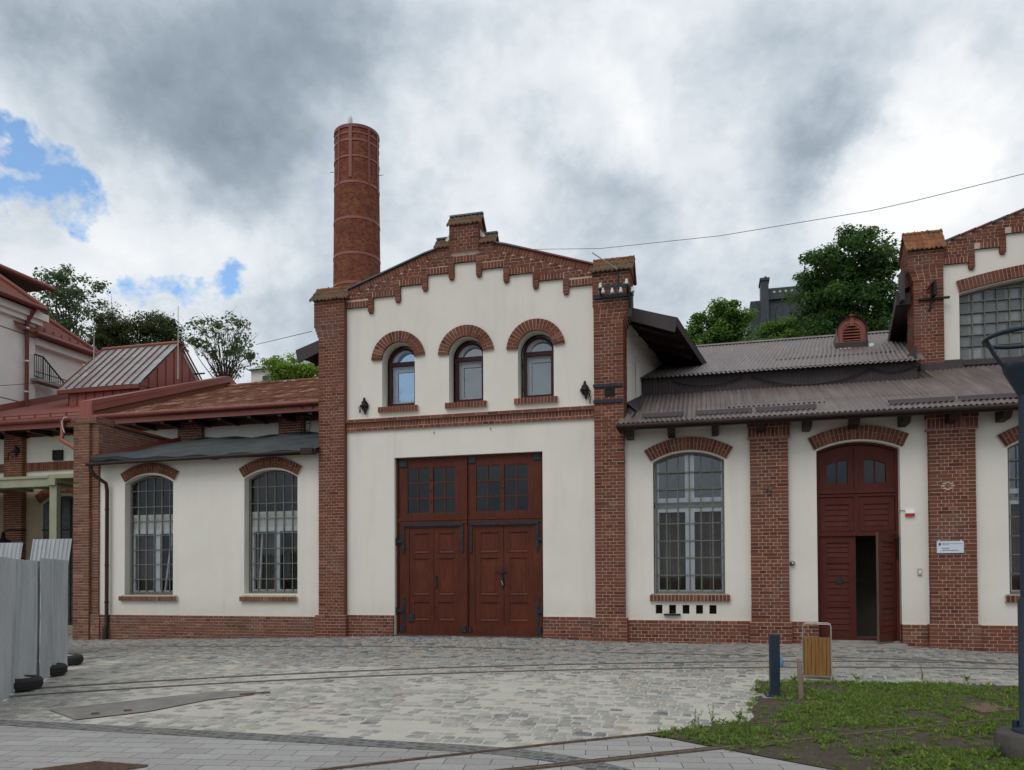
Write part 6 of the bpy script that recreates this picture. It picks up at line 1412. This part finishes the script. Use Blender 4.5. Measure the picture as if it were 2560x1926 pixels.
# grey roofed house far behind
y=34.; a=W(622,905,y); b=W(720,902,y); zb_=W(660,1000,y)[1]
gh_=thing('grey_roofed_house','small distant house with pale grey metal roof between sparse tree and lime bush','building',((a[0]+b[0])/2,y,-.2))
ze_=W(650,925,y)[1]; zt_2=W(660,893,y+2)[1]
mb=MB(); mb.box(a[0]+.2,b[0]+1.5,y,y+6,-.2,ze_,'plaster'); mb.build('wall',gh_)
mb=MB(); mb.add([(a[0],y-.3,ze_),(b[0]+1.7,y-.3,ze_),(b[0]+1.2,y+3,zt_2),(a[0]+.9,y+3,zt_2),(a[0],y+6.3,ze_),(b[0]+1.7,y+6.3,ze_)],[(0,1,2,3),(3,2,5,4),(0,3,4)],'galvanised'); mb.build('roof',gh_)
mb=MB(); mb.box(a[0]+1.2,a[0]+2.,y-.04,y,ze_-1.5,ze_-.5,'dirty_pane'); mb.build('window',gh_)
# dark clad tower
y=44.; tw=thing('dark_clad_tower','dark slate-clad building with narrow chimney rising between the green trees','building',(W(1940,750,y)[0],y,-.2))
def T(px,py): return W(px,py,y)
a=T(1901,702); b=T(1920,702); c=T(1975,715); zt=T(1930,722)[1]
mb=MB(); mb.box(b[0],c[0]+3,y,y+8,-.2,zt-.9,'slate_cladding'); mb.box(b[0]-.0,c[0]+3,y-.25,y+8,zt-.9,zt-.55,'slate_cladding'); mb.box(b[0],c[0]+3,y-.1,y+8,zt-.55,zt-.0,'slate_cladding'); mb.build('wall',tw)
mb=MB(); mb.box(a[0],b[0],y-.5,y+1,-.2,a[1]-.2,'slate_cladding'); mb.box(a[0]-.08,b[0]+.08,y-.58,y+1.1,a[1]-.2,a[1],'slate_cladding'); mb.box(a[0]+.3,a[0]+.45,y,y+.2,a[1],a[1]+.3,'slate_cladding'); mb.build('chimney',tw)
for k in range(6): x=b[0]+.35+k*.42; mb=MB(); mb.box(x,x+.17,y-.13,y-.09,zt-.38,zt-.24,'bare_steel'); mb.build('vent_slot',tw)
mb=MB(); 
for k in range(8): x=b[0]+.4+k*.6; mb.box(x,x+.04,y-.04,y,2,zt-.92,'slate_cladding')
mb.box(a[0]-.7,a[0],y+1,y+8,-.2,T(1890,742)[1],'slate_cladding'); mb.build('cladding',tw)
# overhead wires
def wire(pts,label,r=.012,sag=0.):
    mb=MB(); P_=[np.array(p) for p in pts]; L2=[]
    for i in range(len(P_)-1):
        for k in range(12): L2.append(P_[i]+(P_[i+1]-P_[i])*k/12)
    L2.append(P_[-1]); mb.tube(L2,r,'black_iron',5); mb.build('overhead_wire',label=label,cat='wire',base=tuple(P_[0]),group='overhead wires')
def P3(px,py,y): x,z=W(px,py,y); return (x,y,z)
wire([P3(1320,624,1.2),P3(1500,622,.9),P3(1800,590,-.2),P3(2178,527,-1.4),P3(2285,503,-1.8),P3(2580,430,-3.)],'long thin wire climbing to the right above the ribbed roofs',.006)
wire([P3(640,862,8),P3(779,829,3)],'short thin wire meeting the left pilaster from the left',.010)
wire([P3(-20,966,4),P3(150,955,4.6)],'thin wire crossing in front of the white house',.010)

# ================================================================ things in the yard
# sheet-metal hoarding
fpts=[G(21,1747),G(102,1705),G(163,1676)]
f0=(fpts[0][0]+ (fpts[0][0]-fpts[1][0])*1.15,fpts[0][1]+(fpts[0][1]-fpts[1][1])*1.15)
segs=[(f0,fpts[0],1.83,'nearest ribbed steel hoarding sheet, cut by the left picture edge',.00),(fpts[0],fpts[1],1.82,'second ribbed steel hoarding sheet, between the first two tyres',.05),(fpts[1],fpts[2],1.86,'third ribbed steel hoarding sheet, ending beside the farthest tyre',.0)]
for a,b,h,lb,off in segs:
    d=np.array([b[0]-a[0],b[1]-a[1]]); L=np.linalg.norm(d); d=d/L; nrm=np.array([-d[1],d[0]])*off
    mb=MB(); mb.sheet((a[0]-d[0]*.06+nrm[0],a[1]-d[1]*.06+nrm[1],.02),(d[0]*(L+.14),d[1]*(L+.14),0),(0,0,h),.085,.015,'galvanised',1,8,shape='trap',rows=6)
    # slight buckling of thin sheet
    for i,v in enumerate(mb.v): w_=.014*math.sin(v[2]*2.3+v[0]*3)*math.sin(v[1]*4); mb.v[i]=(v[0]+w_,v[1]+w_*.4,v[2])
    mb.build('hoarding_sheet',label=lb,cat='fence panel',group='ribbed sheets of the steel hoarding',base=(a[0],a[1],0))
a=G(156,1655); b=G(169,1650); zt=W(165,1432,b[1])[1]; mb=MB(); d=np.array([b[0]-fpts[2][0]+.9,b[1]-fpts[2][1]-.3]); 
mb.sheet((b[0]+.30,b[1]-.5,.02),(-.30,.5,0),(0,0,zt),.12,.012,'galvanised',1,8,shape='trap'); mb.build('hoarding_sheet',label='narrow pale end strip of the steel hoarding, set farther back',cat='fence panel',group='ribbed sheets of the steel hoarding',base=(b[0],b[1],0))
yb=-5.0; x1_=W(157,1348,yb)[0]; z1_=W(150,1346,yb)[1]; x0_=W(-60,1348,yb)[0]; x2_=W(46,1352,yb)[0]
def lean(xa,xb,zt,lb):
    mb=MB(); mb.sheet((xa,yb-.05,.0),(xb-xa,0,0),(.10,.30,zt-.0),.105,.028,'galvanised',1,10,shape='trap',rows=3); mb.build('leaning_sheet',label=lb,cat='metal sheet',group='deep-ribbed sheets leaning behind the hoarding',base=(xa,yb,.3))
lean(x2_,x1_-.1,z1_,'deep-ribbed steel sheet standing out above the hoarding, right one'); lean(x0_,x2_-.25,z1_-.06,'deep-ribbed steel sheet standing out above the hoarding, left one')
# tyres used as feet
tb=MB(); prof=[]
for k in range(15):
    a=-math.pi*.5+math.pi*k/14; prof.append((.215+.085*math.cos(a)**.6 if math.cos(a)>1e-6 else .215,.09+.09*math.sin(a)))
prof=[(.17,.015)]+prof+[(.17,.165),(.165,.10)]
tyres=[]
def make_tyre(x,y,lb,rot):
    o=thing('tyre',lb,'tyre',(x,y,.012),'old tyres weighting the hoarding')
    mb=MB(); mb.lathe((x,y,.012),prof,'rubber',30)
    for z in (.06,.09,.12): mb.lathe((x,y,z+.012),[(.300,-.006),(.304,0),(.300,.006)],'groove',30)
    mb.build('tread',o)
    mb=MB(); n=20; vs=[(x,y,.20)]+[(x+.19*math.cos(6.283*k/n),y+.19*math.sin(6.283*k/n),.15+.02*math.sin(k*2.1)) for k in range(n)]; mb.add(vs,[(0,1+k,1+(k+1)%n) for k in range(n)],'sand',smooth=True); mb.build('sand_fill',o); return o
for px,py,r_px,lb in ((46,1727,56,'nearest tyre lying flat against the hoarding, filled with sand'),(115,1691,50,'middle tyre lying flat against the hoarding, filled with sand'),(161,1664,46,'farthest tyre lying flat against the hoarding, partly hidden')):
    x,y=G(px,py); make_tyre(x,y,lb,0)
# bollard light
x,y=G(1937,1743); bo=thing('bollard','dark navy square metal bollard standing on a base plate at the weed bed corner','bollard',(x,y,.01))
zt=W(1936,1586,y)[1]; mb=MB(); ca,sa=math.cos(R(12)),math.sin(R(12))
def rbox(mb,x,y,wx,wy,z0,z1,mat,an=12):
    c,s_=math.cos(R(an)),math.sin(R(an)); mb.obox((x-c*wx/2+s_*wy/2,y-s_*wx/2-c*wy/2,z0),(c*wx,s_*wx,0),(-s_*wy,c*wy,0),(0,0,z1-z0),mat)
rbox(mb,x,y,.12,.12,.03,zt-.01,'navy_paint',5); rbox(mb,x,y,.124,.124,zt-.012,zt,'navy_paint',5); mb.build('post',bo,bevel=.006)
mb=MB(); rbox(mb,x,y,.24,.24,.015,.03,'navy_paint',5); rbox(mb,x,y,.34,.34,.005,.016,'concrete',5)
for q in ((-.09,-.09),(.09,-.09),(.09,.09),(-.09,.09)): mb.tube([(x+q[0],y+q[1],.02),(x+q[0],y+q[1],.05)],.01,'bare_steel',6)
mb.build('base_plate',bo)
x,y=G(2001,1750,.0); zt=W(2001,1650,y)[1]; mb=MB(); mb.tube([(x+.01,y,-.02),(x+.0,y,zt*.5),(x-.01,y,zt-.05),(x-.02,y,zt)],[.034,.033,.030,.018],'raw_wood',7); mb.build('wooden_stake',label='short weathered wooden stake between the navy bollard and the litter bin',cat='stake',base=(x,y,0))
# litter bin
x,y=G(2045,1703); zt=W(2045,1561,y)[1]; xl=W(2008,1650,y)[0]; xr=W(2078,1650,y)[0]; wz1=W(2045,1594,y)[1]; wz0=W(2045,1692,y)[1]+.01
lb_=thing('litter_bin','litter bin clad in brown timber slats with bent pale steel handle frame','litter bin',((xl+xr)/2,y,.01)); dpt=.30
for yy in (y,y+dpt):
    mb=MB(); mb.tube([(xl,yy,.02),(xl,yy,zt-.04),(xl+.01,yy,zt-.01),(xl+.04,yy,zt),(xr-.04,yy,zt),(xr-.01,yy,zt-.01),(xr,yy,zt-.04),(xr,yy,.02),(xl,yy,.02)],.009,'bare_steel',6); mb.build('frame_loop',lb_)
n=7
for k in range(n):
    w_=(xr-xl-.03)/n; mb=MB(); mb.box(xl+.015+k*w_+.002,xl+.015+(k+1)*w_-.002,y-.008,y+.012,wz0,wz1,'bin_wood'); mb.build('slat',lb_,bevel=.003)
mb=MB(); mb.box(xl+.01,xr-.01,y+.014,y+dpt-.005,wz0+.01,wz1-.02,'brown_flash'); mb.box(xr-.012,xr+.0,y+.01,y+dpt,wz0,wz1,'bin_wood'); mb.box(xl,xl+.012,y+.01,y+dpt,wz0,wz1,'bin_wood'); mb.build('liner',lb_)
mb=MB(); mb.box(xl-.03,xr+.04,y-.03,y+dpt+.03,.0,.02,'bare_steel'); mb.build('foot_plate',lb_); lb_.rotation_euler=(0,0,-math.atan2((xl+xr)/2-CAM[0],y-CAM[1]))
x,y=G(1951,1669,.0); mb=MB(); zg=gh(x,y); mb.tube([(x,y,zg+.02),(x+.02,y,zg+.08),(x+.01,y,zg+.14)],[.03,.045,.02],'blue_plastic',8); mb.tube([(x+.01,y,zg+.13),(x-.01,y,zg+.17),(x-.04,y,zg+.16)],[.018,.03,.01],'blue_plastic',7); mb.build('blue_cap',label='small crumpled blue plastic scrap behind the navy bollard',cat='scrap',base=(x,y,zg))
# street lamp at the right edge
yl=-9.95; xc=W(2573+8,1860,yl)[0]; zc_=lambda py:W(2560,py,yl)[1]
la=thing('street_lamp','tall dark navy street lamp with open ring head on a round concrete foot, right edge','street lamp',(xc,yl,0))
zb=zc_(1830); mb=MB(); mb.lathe((xc,yl,0),[(.275,-.1),(.285,.02),(.28,zb-.02),(.26,zb),(0,zb)],'dark_concrete',36); mb.build('foot',la)
zj=zc_(1503); zf=zc_(985); zcup=zc_(925); zr=zc_(843); mb=MB(); mb.lathe((xc,yl,0),[(.15,zb),(.15,zb+.03),(.095,zb+.04),(.092,zj),(.080,zj+.02),(.070,zj+.05),(.062,zf)],'navy_paint',24)
mb.build('pole',la)
mb=MB(); mb.lathe((xc,yl,0),[(.062,zf-.02),(.085,zf+.03),(.165,zcup-.02),(.18,zcup+.03),(.175,zcup+.06),(.0,zcup+.06)],'navy_paint',28); mb.build('lamp_bowl',la)
mb=MB(); rr=.31; pts=[(xc+rr*math.cos(6.283*k/36),yl+rr*math.sin(6.283*k/36),zr) for k in range(36)]; mb.tube(pts,.020,'navy_paint',7,closed=True); mb.build('head_ring',la)
for k in range(3):
    a=R(180+120*k); mb=MB(); mb.tube([(xc+.165*math.cos(a),yl+.165*math.sin(a),zcup+.03),(xc+.24*math.cos(a),yl+.24*math.sin(a),(zcup+zr)/2),(xc+rr*math.cos(a),yl+rr*math.sin(a),zr)],.019,'navy_paint',7); mb.build('arm',la)
for q in range(4): a=R(45+90*q+20); mb=MB(); mb.tube([(xc+.12*math.cos(a),yl+.12*math.sin(a),zb),(xc+.12*math.cos(a),yl+.12*math.sin(a),zb+.09)],[.03,.028],'navy_paint',6); mb.build('anchor_bolt',la)
# plate, grating and rusty cover in the ground
pl=[G(*q) for q in ((122,1777),(425,1743),(560,1730),(640,1729),(633,1739),(520,1752),(371,1781),(190,1802))]
mb=MB(); pl=pl[::-1]; area=sum(pl[i-1][0]*pl[i][1]-pl[i][0]*pl[i-1][1] for i in range(len(pl))); pl=pl if area>0 else pl[::-1]
tessel(mb,pl,[],lambda x,y:(x,y,.012),'trough_plate') if False else None
t=NT('trough_plate',.6,.2); f=t.noise(1.6,6,.6); g=t.noise(8,5,.6); t.col(t.mix(t.ramp(g,[(.55,(0,0,0)),(.75,(.6,.6,.6))]),t.ramp(f,[(.35,(.17,.155,.15)),(.55,(.235,.215,.195)),(.75,(.33,.28,.225))]),(.40,.375,.335)))
tessel(mb,pl,[],lambda x,y:(x,y,.012),'trough_plate'); reveal_pts=[(p[0],p[1]) for p in pl]
mb.build('cover_plate',label='long flat steel trench cover set in the cobbles at lower left',cat='cover plate',base=(pl[0][0],pl[0][1],0))
for i,(px,py,L) in enumerate(((228,1790,.06),(310,1782,.06),(600,1741,.28))):
    x,y=G(px,py); mb=MB(); mb.obox((x,y,.013),(L,L*.95,0),(-.02,.02,0),(0,0,.02),'rust'); mb.build('metal_offcut',label=['small rusty offcut on the near end of the trench cover','second small rusty offcut along the near edge of the trench cover','long thin rusty bar at the far end of the trench cover'][i],cat='scrap metal',base=(x,y,0))
mb=MB(); gx,gy_=G(262,1926); 
x0_,y0_=G(178,1926)[0],G(178,1926)[1]; u_=np.array([.68,-.02]); v_=np.array([.28,.34])
o=np.array(G(232,1910))-v_; cols=11
for k in range(cols+1): p=o+u_*k/cols*.78; mb.obox((p[0],p[1],.010),(.014,0,0),(v_[0],v_[1],0),(0,0,.012),'rust')
for f in (0,1): p=o+v_*f; mb.obox((p[0],p[1],.0105),(u_[0]*.80,u_[1]*.80,0),(.01,.02,0),(0,0,.013),'rust')
mb.add([(o[0],o[1],.006),(o[0]+u_[0]*.8,o[1]+u_[1]*.8,.006),(o[0]+u_[0]*.8+v_[0],o[1]+u_[1]*.8+v_[1],.006),(o[0]+v_[0],o[1]+v_[1],.006)],[(0,1,2,3)],'groove')
mb.build('drain_grating',label='rusty slotted drain grating in the block path at the bottom edge',cat='grating',base=(o[0],o[1],0))
mc=[G(*q) for q in ((2403,1771),(2468,1765),(2537,1782),(2459,1789))][::-1]; mb=MB(); mb.prism([(p[0],p[1]) for p in mc],.012,.035,'rust',axis='z'); mb.build('manhole_cover',label='rusty brown flat cover plate among weeds near the lamp foot',cat='cover plate',base=(mc[0][0],mc[0][1],0))
# ---- small fittings on the right range
x,z=W(1981,1409,0); mb=MB(); mb.lathe((x,0,z),[(0,-.001),(.055,-.001),(.055,-.03),(.035,-.05),(.03,-.09),(0,-.09)],'bare_steel',14,axis='y'); mb.build('wall_camera',label='small round grey fitting on the render left of the arched door',cat='camera',base=(x,0,z))
x,z=W(2274,1283,0); mb=MB(); mb.box(x-.085,x+.085,-.05,-.001,z-.01,z+.055,'white_pvc'); mb.prism([(x-.085,z-.07),(x+.085,z-.07),(x+.085,z-.012),(x+.045,z-.035),(x+.0,z-.012),(x-.045,z-.035),(x-.085,z-.012)],-.05,-.001,'red_plastic'); mb.tube([(x-.085,-.02,z+.05),(x-.2,-.01,z+.055),(6.03,-.0,z-.01)],.006,'black_iron',5); mb.build('alarm_sounder',label='small white and red alarm box right of the arched door',cat='alarm',base=(x,0,z))
x,z=W(2299,1430,0); mb=MB(); mb.box(x-.04,x+.04,-.035,-.001,z-.07,z+.07,'sand'); mb.box(x-.018,x+.018,-.045,-.035,z-.03,z+.02,'white_pvc'); mb.build('bell_push',label='small beige bell box on the render below the alarm',cat='bell',base=(x,0,z),bevel=.006)
for px,py,lb in ((1925,1224,'star-shaped brown iron anchor plate on the pilaster left of the door'),(2370,1215,'faint star-shaped repaired patch high on the pilaster with the sign')):
    x,z=W(px,py,-.13); mb=MB(); 
    if px<2000:
        for k in range(3): a=R(60*k+30); mb.obox((x-.11*math.cos(a),-.15,z-.11*math.sin(a)),(.22*math.cos(a),0,.22*math.sin(a)),(0,.02,0),(-.035*math.sin(a),0,.035*math.cos(a)),'rust')
        mb.tube([(x,-.17,z),(x,-.12,z)],.04,'rust',8); mb.build('anchor_plate',label=lb,cat='anchor plate',base=(x,-.13,z))
    else:
        for k in range(8): a=R(45*k); mb.box(x+.09*math.cos(a)-.035,x+.09*math.cos(a)+.035,-.131,-.126,z+.07*math.sin(a)-.012,z+.07*math.sin(a)+.012,'mortar'); 
        mb.build('mortar_patch',label=lb,cat='patch',base=(x,-.13,z))
# sign board with its lettering
p0=W(2341.5,1353.5,-.15); p1=W(2409.5,1382.5,-.15)
sg=thing('sign_board','white rectangular notice board with blue crest on the right brick pilaster','sign',((p0[0]+p1[0])/2,-.15,(p0[1]+p1[1])/2))
mb=MB(); sx0,sx1,sz1,sz0=p0[0],p1[0],p0[1],p1[1]; mb.box(sx0,sx1,-.160,-.145,sz0,sz1,'sign_white'); mb.build('panel',sg)
for f in (.09,.9): mb=MB(); xx=sx0+(sx1-sx0)*f; mb.tube([(xx,-.166,sz1+.012),(xx,-.13,sz1+.012)],.012,'white_pvc',8); mb.build('fixing_stud',sg)
sw,sh_=sx1-sx0,sz1-sz0
def sx(f): return sx0+sw*f
def sz(f): return sz1-sh_*f
mb=MB(); mb.prism([(sx(.07),sz(.16)),(sx(.15),sz(.16)),(sx(.15),sz(.32)),(sx(.11),sz(.40)),(sx(.07),sz(.32))][::-1],-.163,-.160,'crest_blue'); mb.build('crest',sg)
mb=MB(); mb.box(sx(.47),sx(.95),-.162,-.160,sz(.235),sz(.215),'sign_ink'); mb.build('rule',sg)
def text(body,x,z,size,mat,name,parent,y=-.1625):
    cu=bpy.data.curves.new(name,'FONT'); cu.body=body; cu.size=size; cu.extrude=.0008; cu.align_x='LEFT'; to=bpy.data.objects.new(name,cu); COL.objects.link(to)
    dg=bpy.context.evaluated_depsgraph_get(); me=bpy.data.meshes.new_from_object(to.evaluated_get(dg)); bpy.data.objects.remove(to)
    me.materials.clear(); me.materials.append(MATS[mat]); o=bpy.data.objects.new(name,me); COL.objects.link(o); o.parent=parent
    b=parent['_b']; o.location=(x-b[0],y-b[1],z-b[2]); o.rotation_euler=(R(90),0,0); return o
text('Служба',sx(.18),sz(.66),sh_*.15,'sign_ink','lettering',sg); text('енергогосподарства',sx(.18),sz(.82),sh_*.125,'sign_ink','lettering',sg)
mb=MB()
for r in range(2):
    x_=.19
    while x_<.46: w_=random.uniform(.012,.03); mb.box(sx(x_),sx(x_+w_),-.1615,-.160,sz(.22+.09*r),sz(.165+.09*r),'sign_grey'); x_+=w_+.008
mb.build('small_print',sg)
# iron bar in front of the vent openings
x0_=W(1660,1536,-.05)[0]; x1_=W(1701,1536,-.05)[0]; z=W(1680,1537,-.05)[1]; mb=MB(); mb.box(x0_,x1_,-.08,-.001,z-.02,z+.02,'navy_paint'); mb.box((x0_+x1_)/2-.01,(x0_+x1_)/2+.01,-.04,.05,z+.02,z+.10,'black_iron'); mb.build('shelf_bar',label='short dark iron bar below the second small vent opening',cat='bar',base=(x0_,0,z))

# ================================================================ weeds
rng=np.random.default_rng(40); rnd=random.Random(40)
def dens(x,y):
    if not inside(x,y,soil_pts): return .35 if (x>1.5 and inside(x+.06,y-.06,soil_pts) and y>-9.7) else 0
    d=.60+.5*math.sin(x*2.3+y*1.1)*math.sin(y*2.9-x*.7)+.28*math.sin(x*7.1-y*3.3)*math.sin(y*6.7+x*2.); d=max(.06,min(1,d))
    # bare trodden earth
    d*=1-.93*math.exp(-(((x-3.0)/.85)**2+((y+10.3)/.55)**2)); d*=1-.9*math.exp(-(((x-2.75)/.30)**2+((y+7.6)/1.9)**2)); d*=1-.55*math.exp(-(((x-5.2)/1.2)**2+((y+9.2)/.6)**2)); d*=1-.8*math.exp(-(((x-5.3)/.4)**2+((y+7.6)/.3)**2)); d*=1-.6*math.exp(-(((x-4.5)/.9)**2+((y+9.6)/.35)**2))
    return max(0,d)
V=[];F=[];T_=[]
def blade(x,y,h,w_,a,lean_,t):
    o=len(V); dx,dy=math.cos(a)*w_,math.sin(a)*w_; lx,ly=math.cos(a+1.57)*lean_*h,math.sin(a+1.57)*lean_*h
    V.extend([(x-dx,y-dy,.008),(x+dx,y+dy,.008),(x+dx*.8+lx*.4,y+dy*.8+ly*.4,h*.55),(x-dx*.8+lx*.4,y-dy*.8+ly*.4,h*.55),(x+lx,y+ly,h)]); F.extend([(o,o+1,o+2,o+3),(o+3,o+2,o+4)]); T_.extend([t,t])
def broad(x,y,z,L,w_,a,el,t):
    o=len(V); ca,sa=math.cos(a),math.sin(a); ce,se=math.cos(el),math.sin(el)
    V.extend([(x,y,z),(x+ca*ce*L*.5-sa*w_,y+sa*ce*L*.5+ca*w_,z+se*L*.55),(x+ca*ce*L,y+sa*ce*L,z+se*L*.8),(x+ca*ce*L*.5+sa*w_,y+sa*ce*L*.5-ca*w_,z+se*L*.55)]); F.append((o,o+1,o+2,o+3)); T_.append(t)
cnt=0
while cnt<9500:
    x=rnd.uniform(1.6,7.6); y=rnd.uniform(-12.4,-5.2)
    if rnd.random()>dens(x,y): continue
    cnt+=1; cl=rnd.choice((3,5,8)) ; sc_2=rnd.uniform(.6,1.3)
    for _ in range(cl):
        px_,py_=x+rnd.gauss(0,.03),y+rnd.gauss(0,.03); blade(px_,py_,rnd.uniform(.02,.07)*sc_2,rnd.uniform(.002,.0045),rnd.uniform(0,6.28),rnd.uniform(-.7,.7),rnd.random())
    if rnd.random()<.5:
        t=rnd.random()
        for k in range(rnd.randint(4,8)): broad(x,y,.012,rnd.uniform(.03,.085),rnd.uniform(.006,.015),k*1.0+rnd.random(),rnd.uniform(.1,1.0),t*.7+rnd.random()*.3)
mb=MB(); mb.v=V; mb.f=[list(f) for f in F]; mb.mats=['leaf_grass']; mb.m=[0]*len(F); mb.t=T_; mb.sm=[False]*len(F); mb.build('grass',label='low weeds and grass covering the earth bed',cat='grass',kind='stuff')
# taller weeds that stand out
def weed(x,y,h,lb,seed):
    global V,F,T_; V=[];F=[];T_=[]; r_=random.Random(seed)
    for s_ in range(r_.randint(2,4)):
        lx,ly=r_.uniform(-.12,.12),r_.uniform(-.12,.12)
        for k in range(12):
            f=k/12; z=h*f*r_.uniform(.9,1.); broad(x+lx*f,y+ly*f,.02+z,.05*(1.25-f),.011*(1.25-f)+.002,r_.uniform(0,6.28),r_.uniform(.3,1.1),r_.random())
        o=len(V); V.extend([(x-.003,y,.0),(x+.003,y,0),(x+lx+.002,y+ly,h),(x+lx-.002,y+ly,h)]); F.append((o,o+1,o+2,o+3)); T_.append(.3)
    mb=MB(); mb.v=V; mb.f=[list(f) for f in F]; mb.mats=['leaf_grass']; mb.m=[0]*len(F); mb.t=T_; mb.sm=[False]*len(F); mb.build('weed_plant',base=(x,y,0),label=lb,cat='weed',group='taller weeds round the bed')
for i,(px,py,h,lb) in enumerate(((1735,1818,.20,'tall weed at the left tip of the bed, nearest the rail'),(1782,1816,.22,'thin tall weed by the rail, second from the left tip'),(1850,1806,.14,'leafy weed where the rail enters the bed'),(1985,1706,.14,'weed just right of the navy bollard at the bed edge'),(2145,1704,.12,'weed right of the litter bin at the bed edge'),(2308,1706,.26,'tall dry weed at the far edge of the bed'),(2418,1706,.12,'bushy weed near the right end of the bed\'s far edge'),(2480,1900,.13,'broad-leaved weed beside the lamp foot'),(2240,1890,.11,'pale weed in the bare earth before the lamp foot'))):
    x,y=G(px,py); weed(x,y,h,lb,i+3)
for o in bpy.data.objects:
    if '_b' in o: del o['_b']
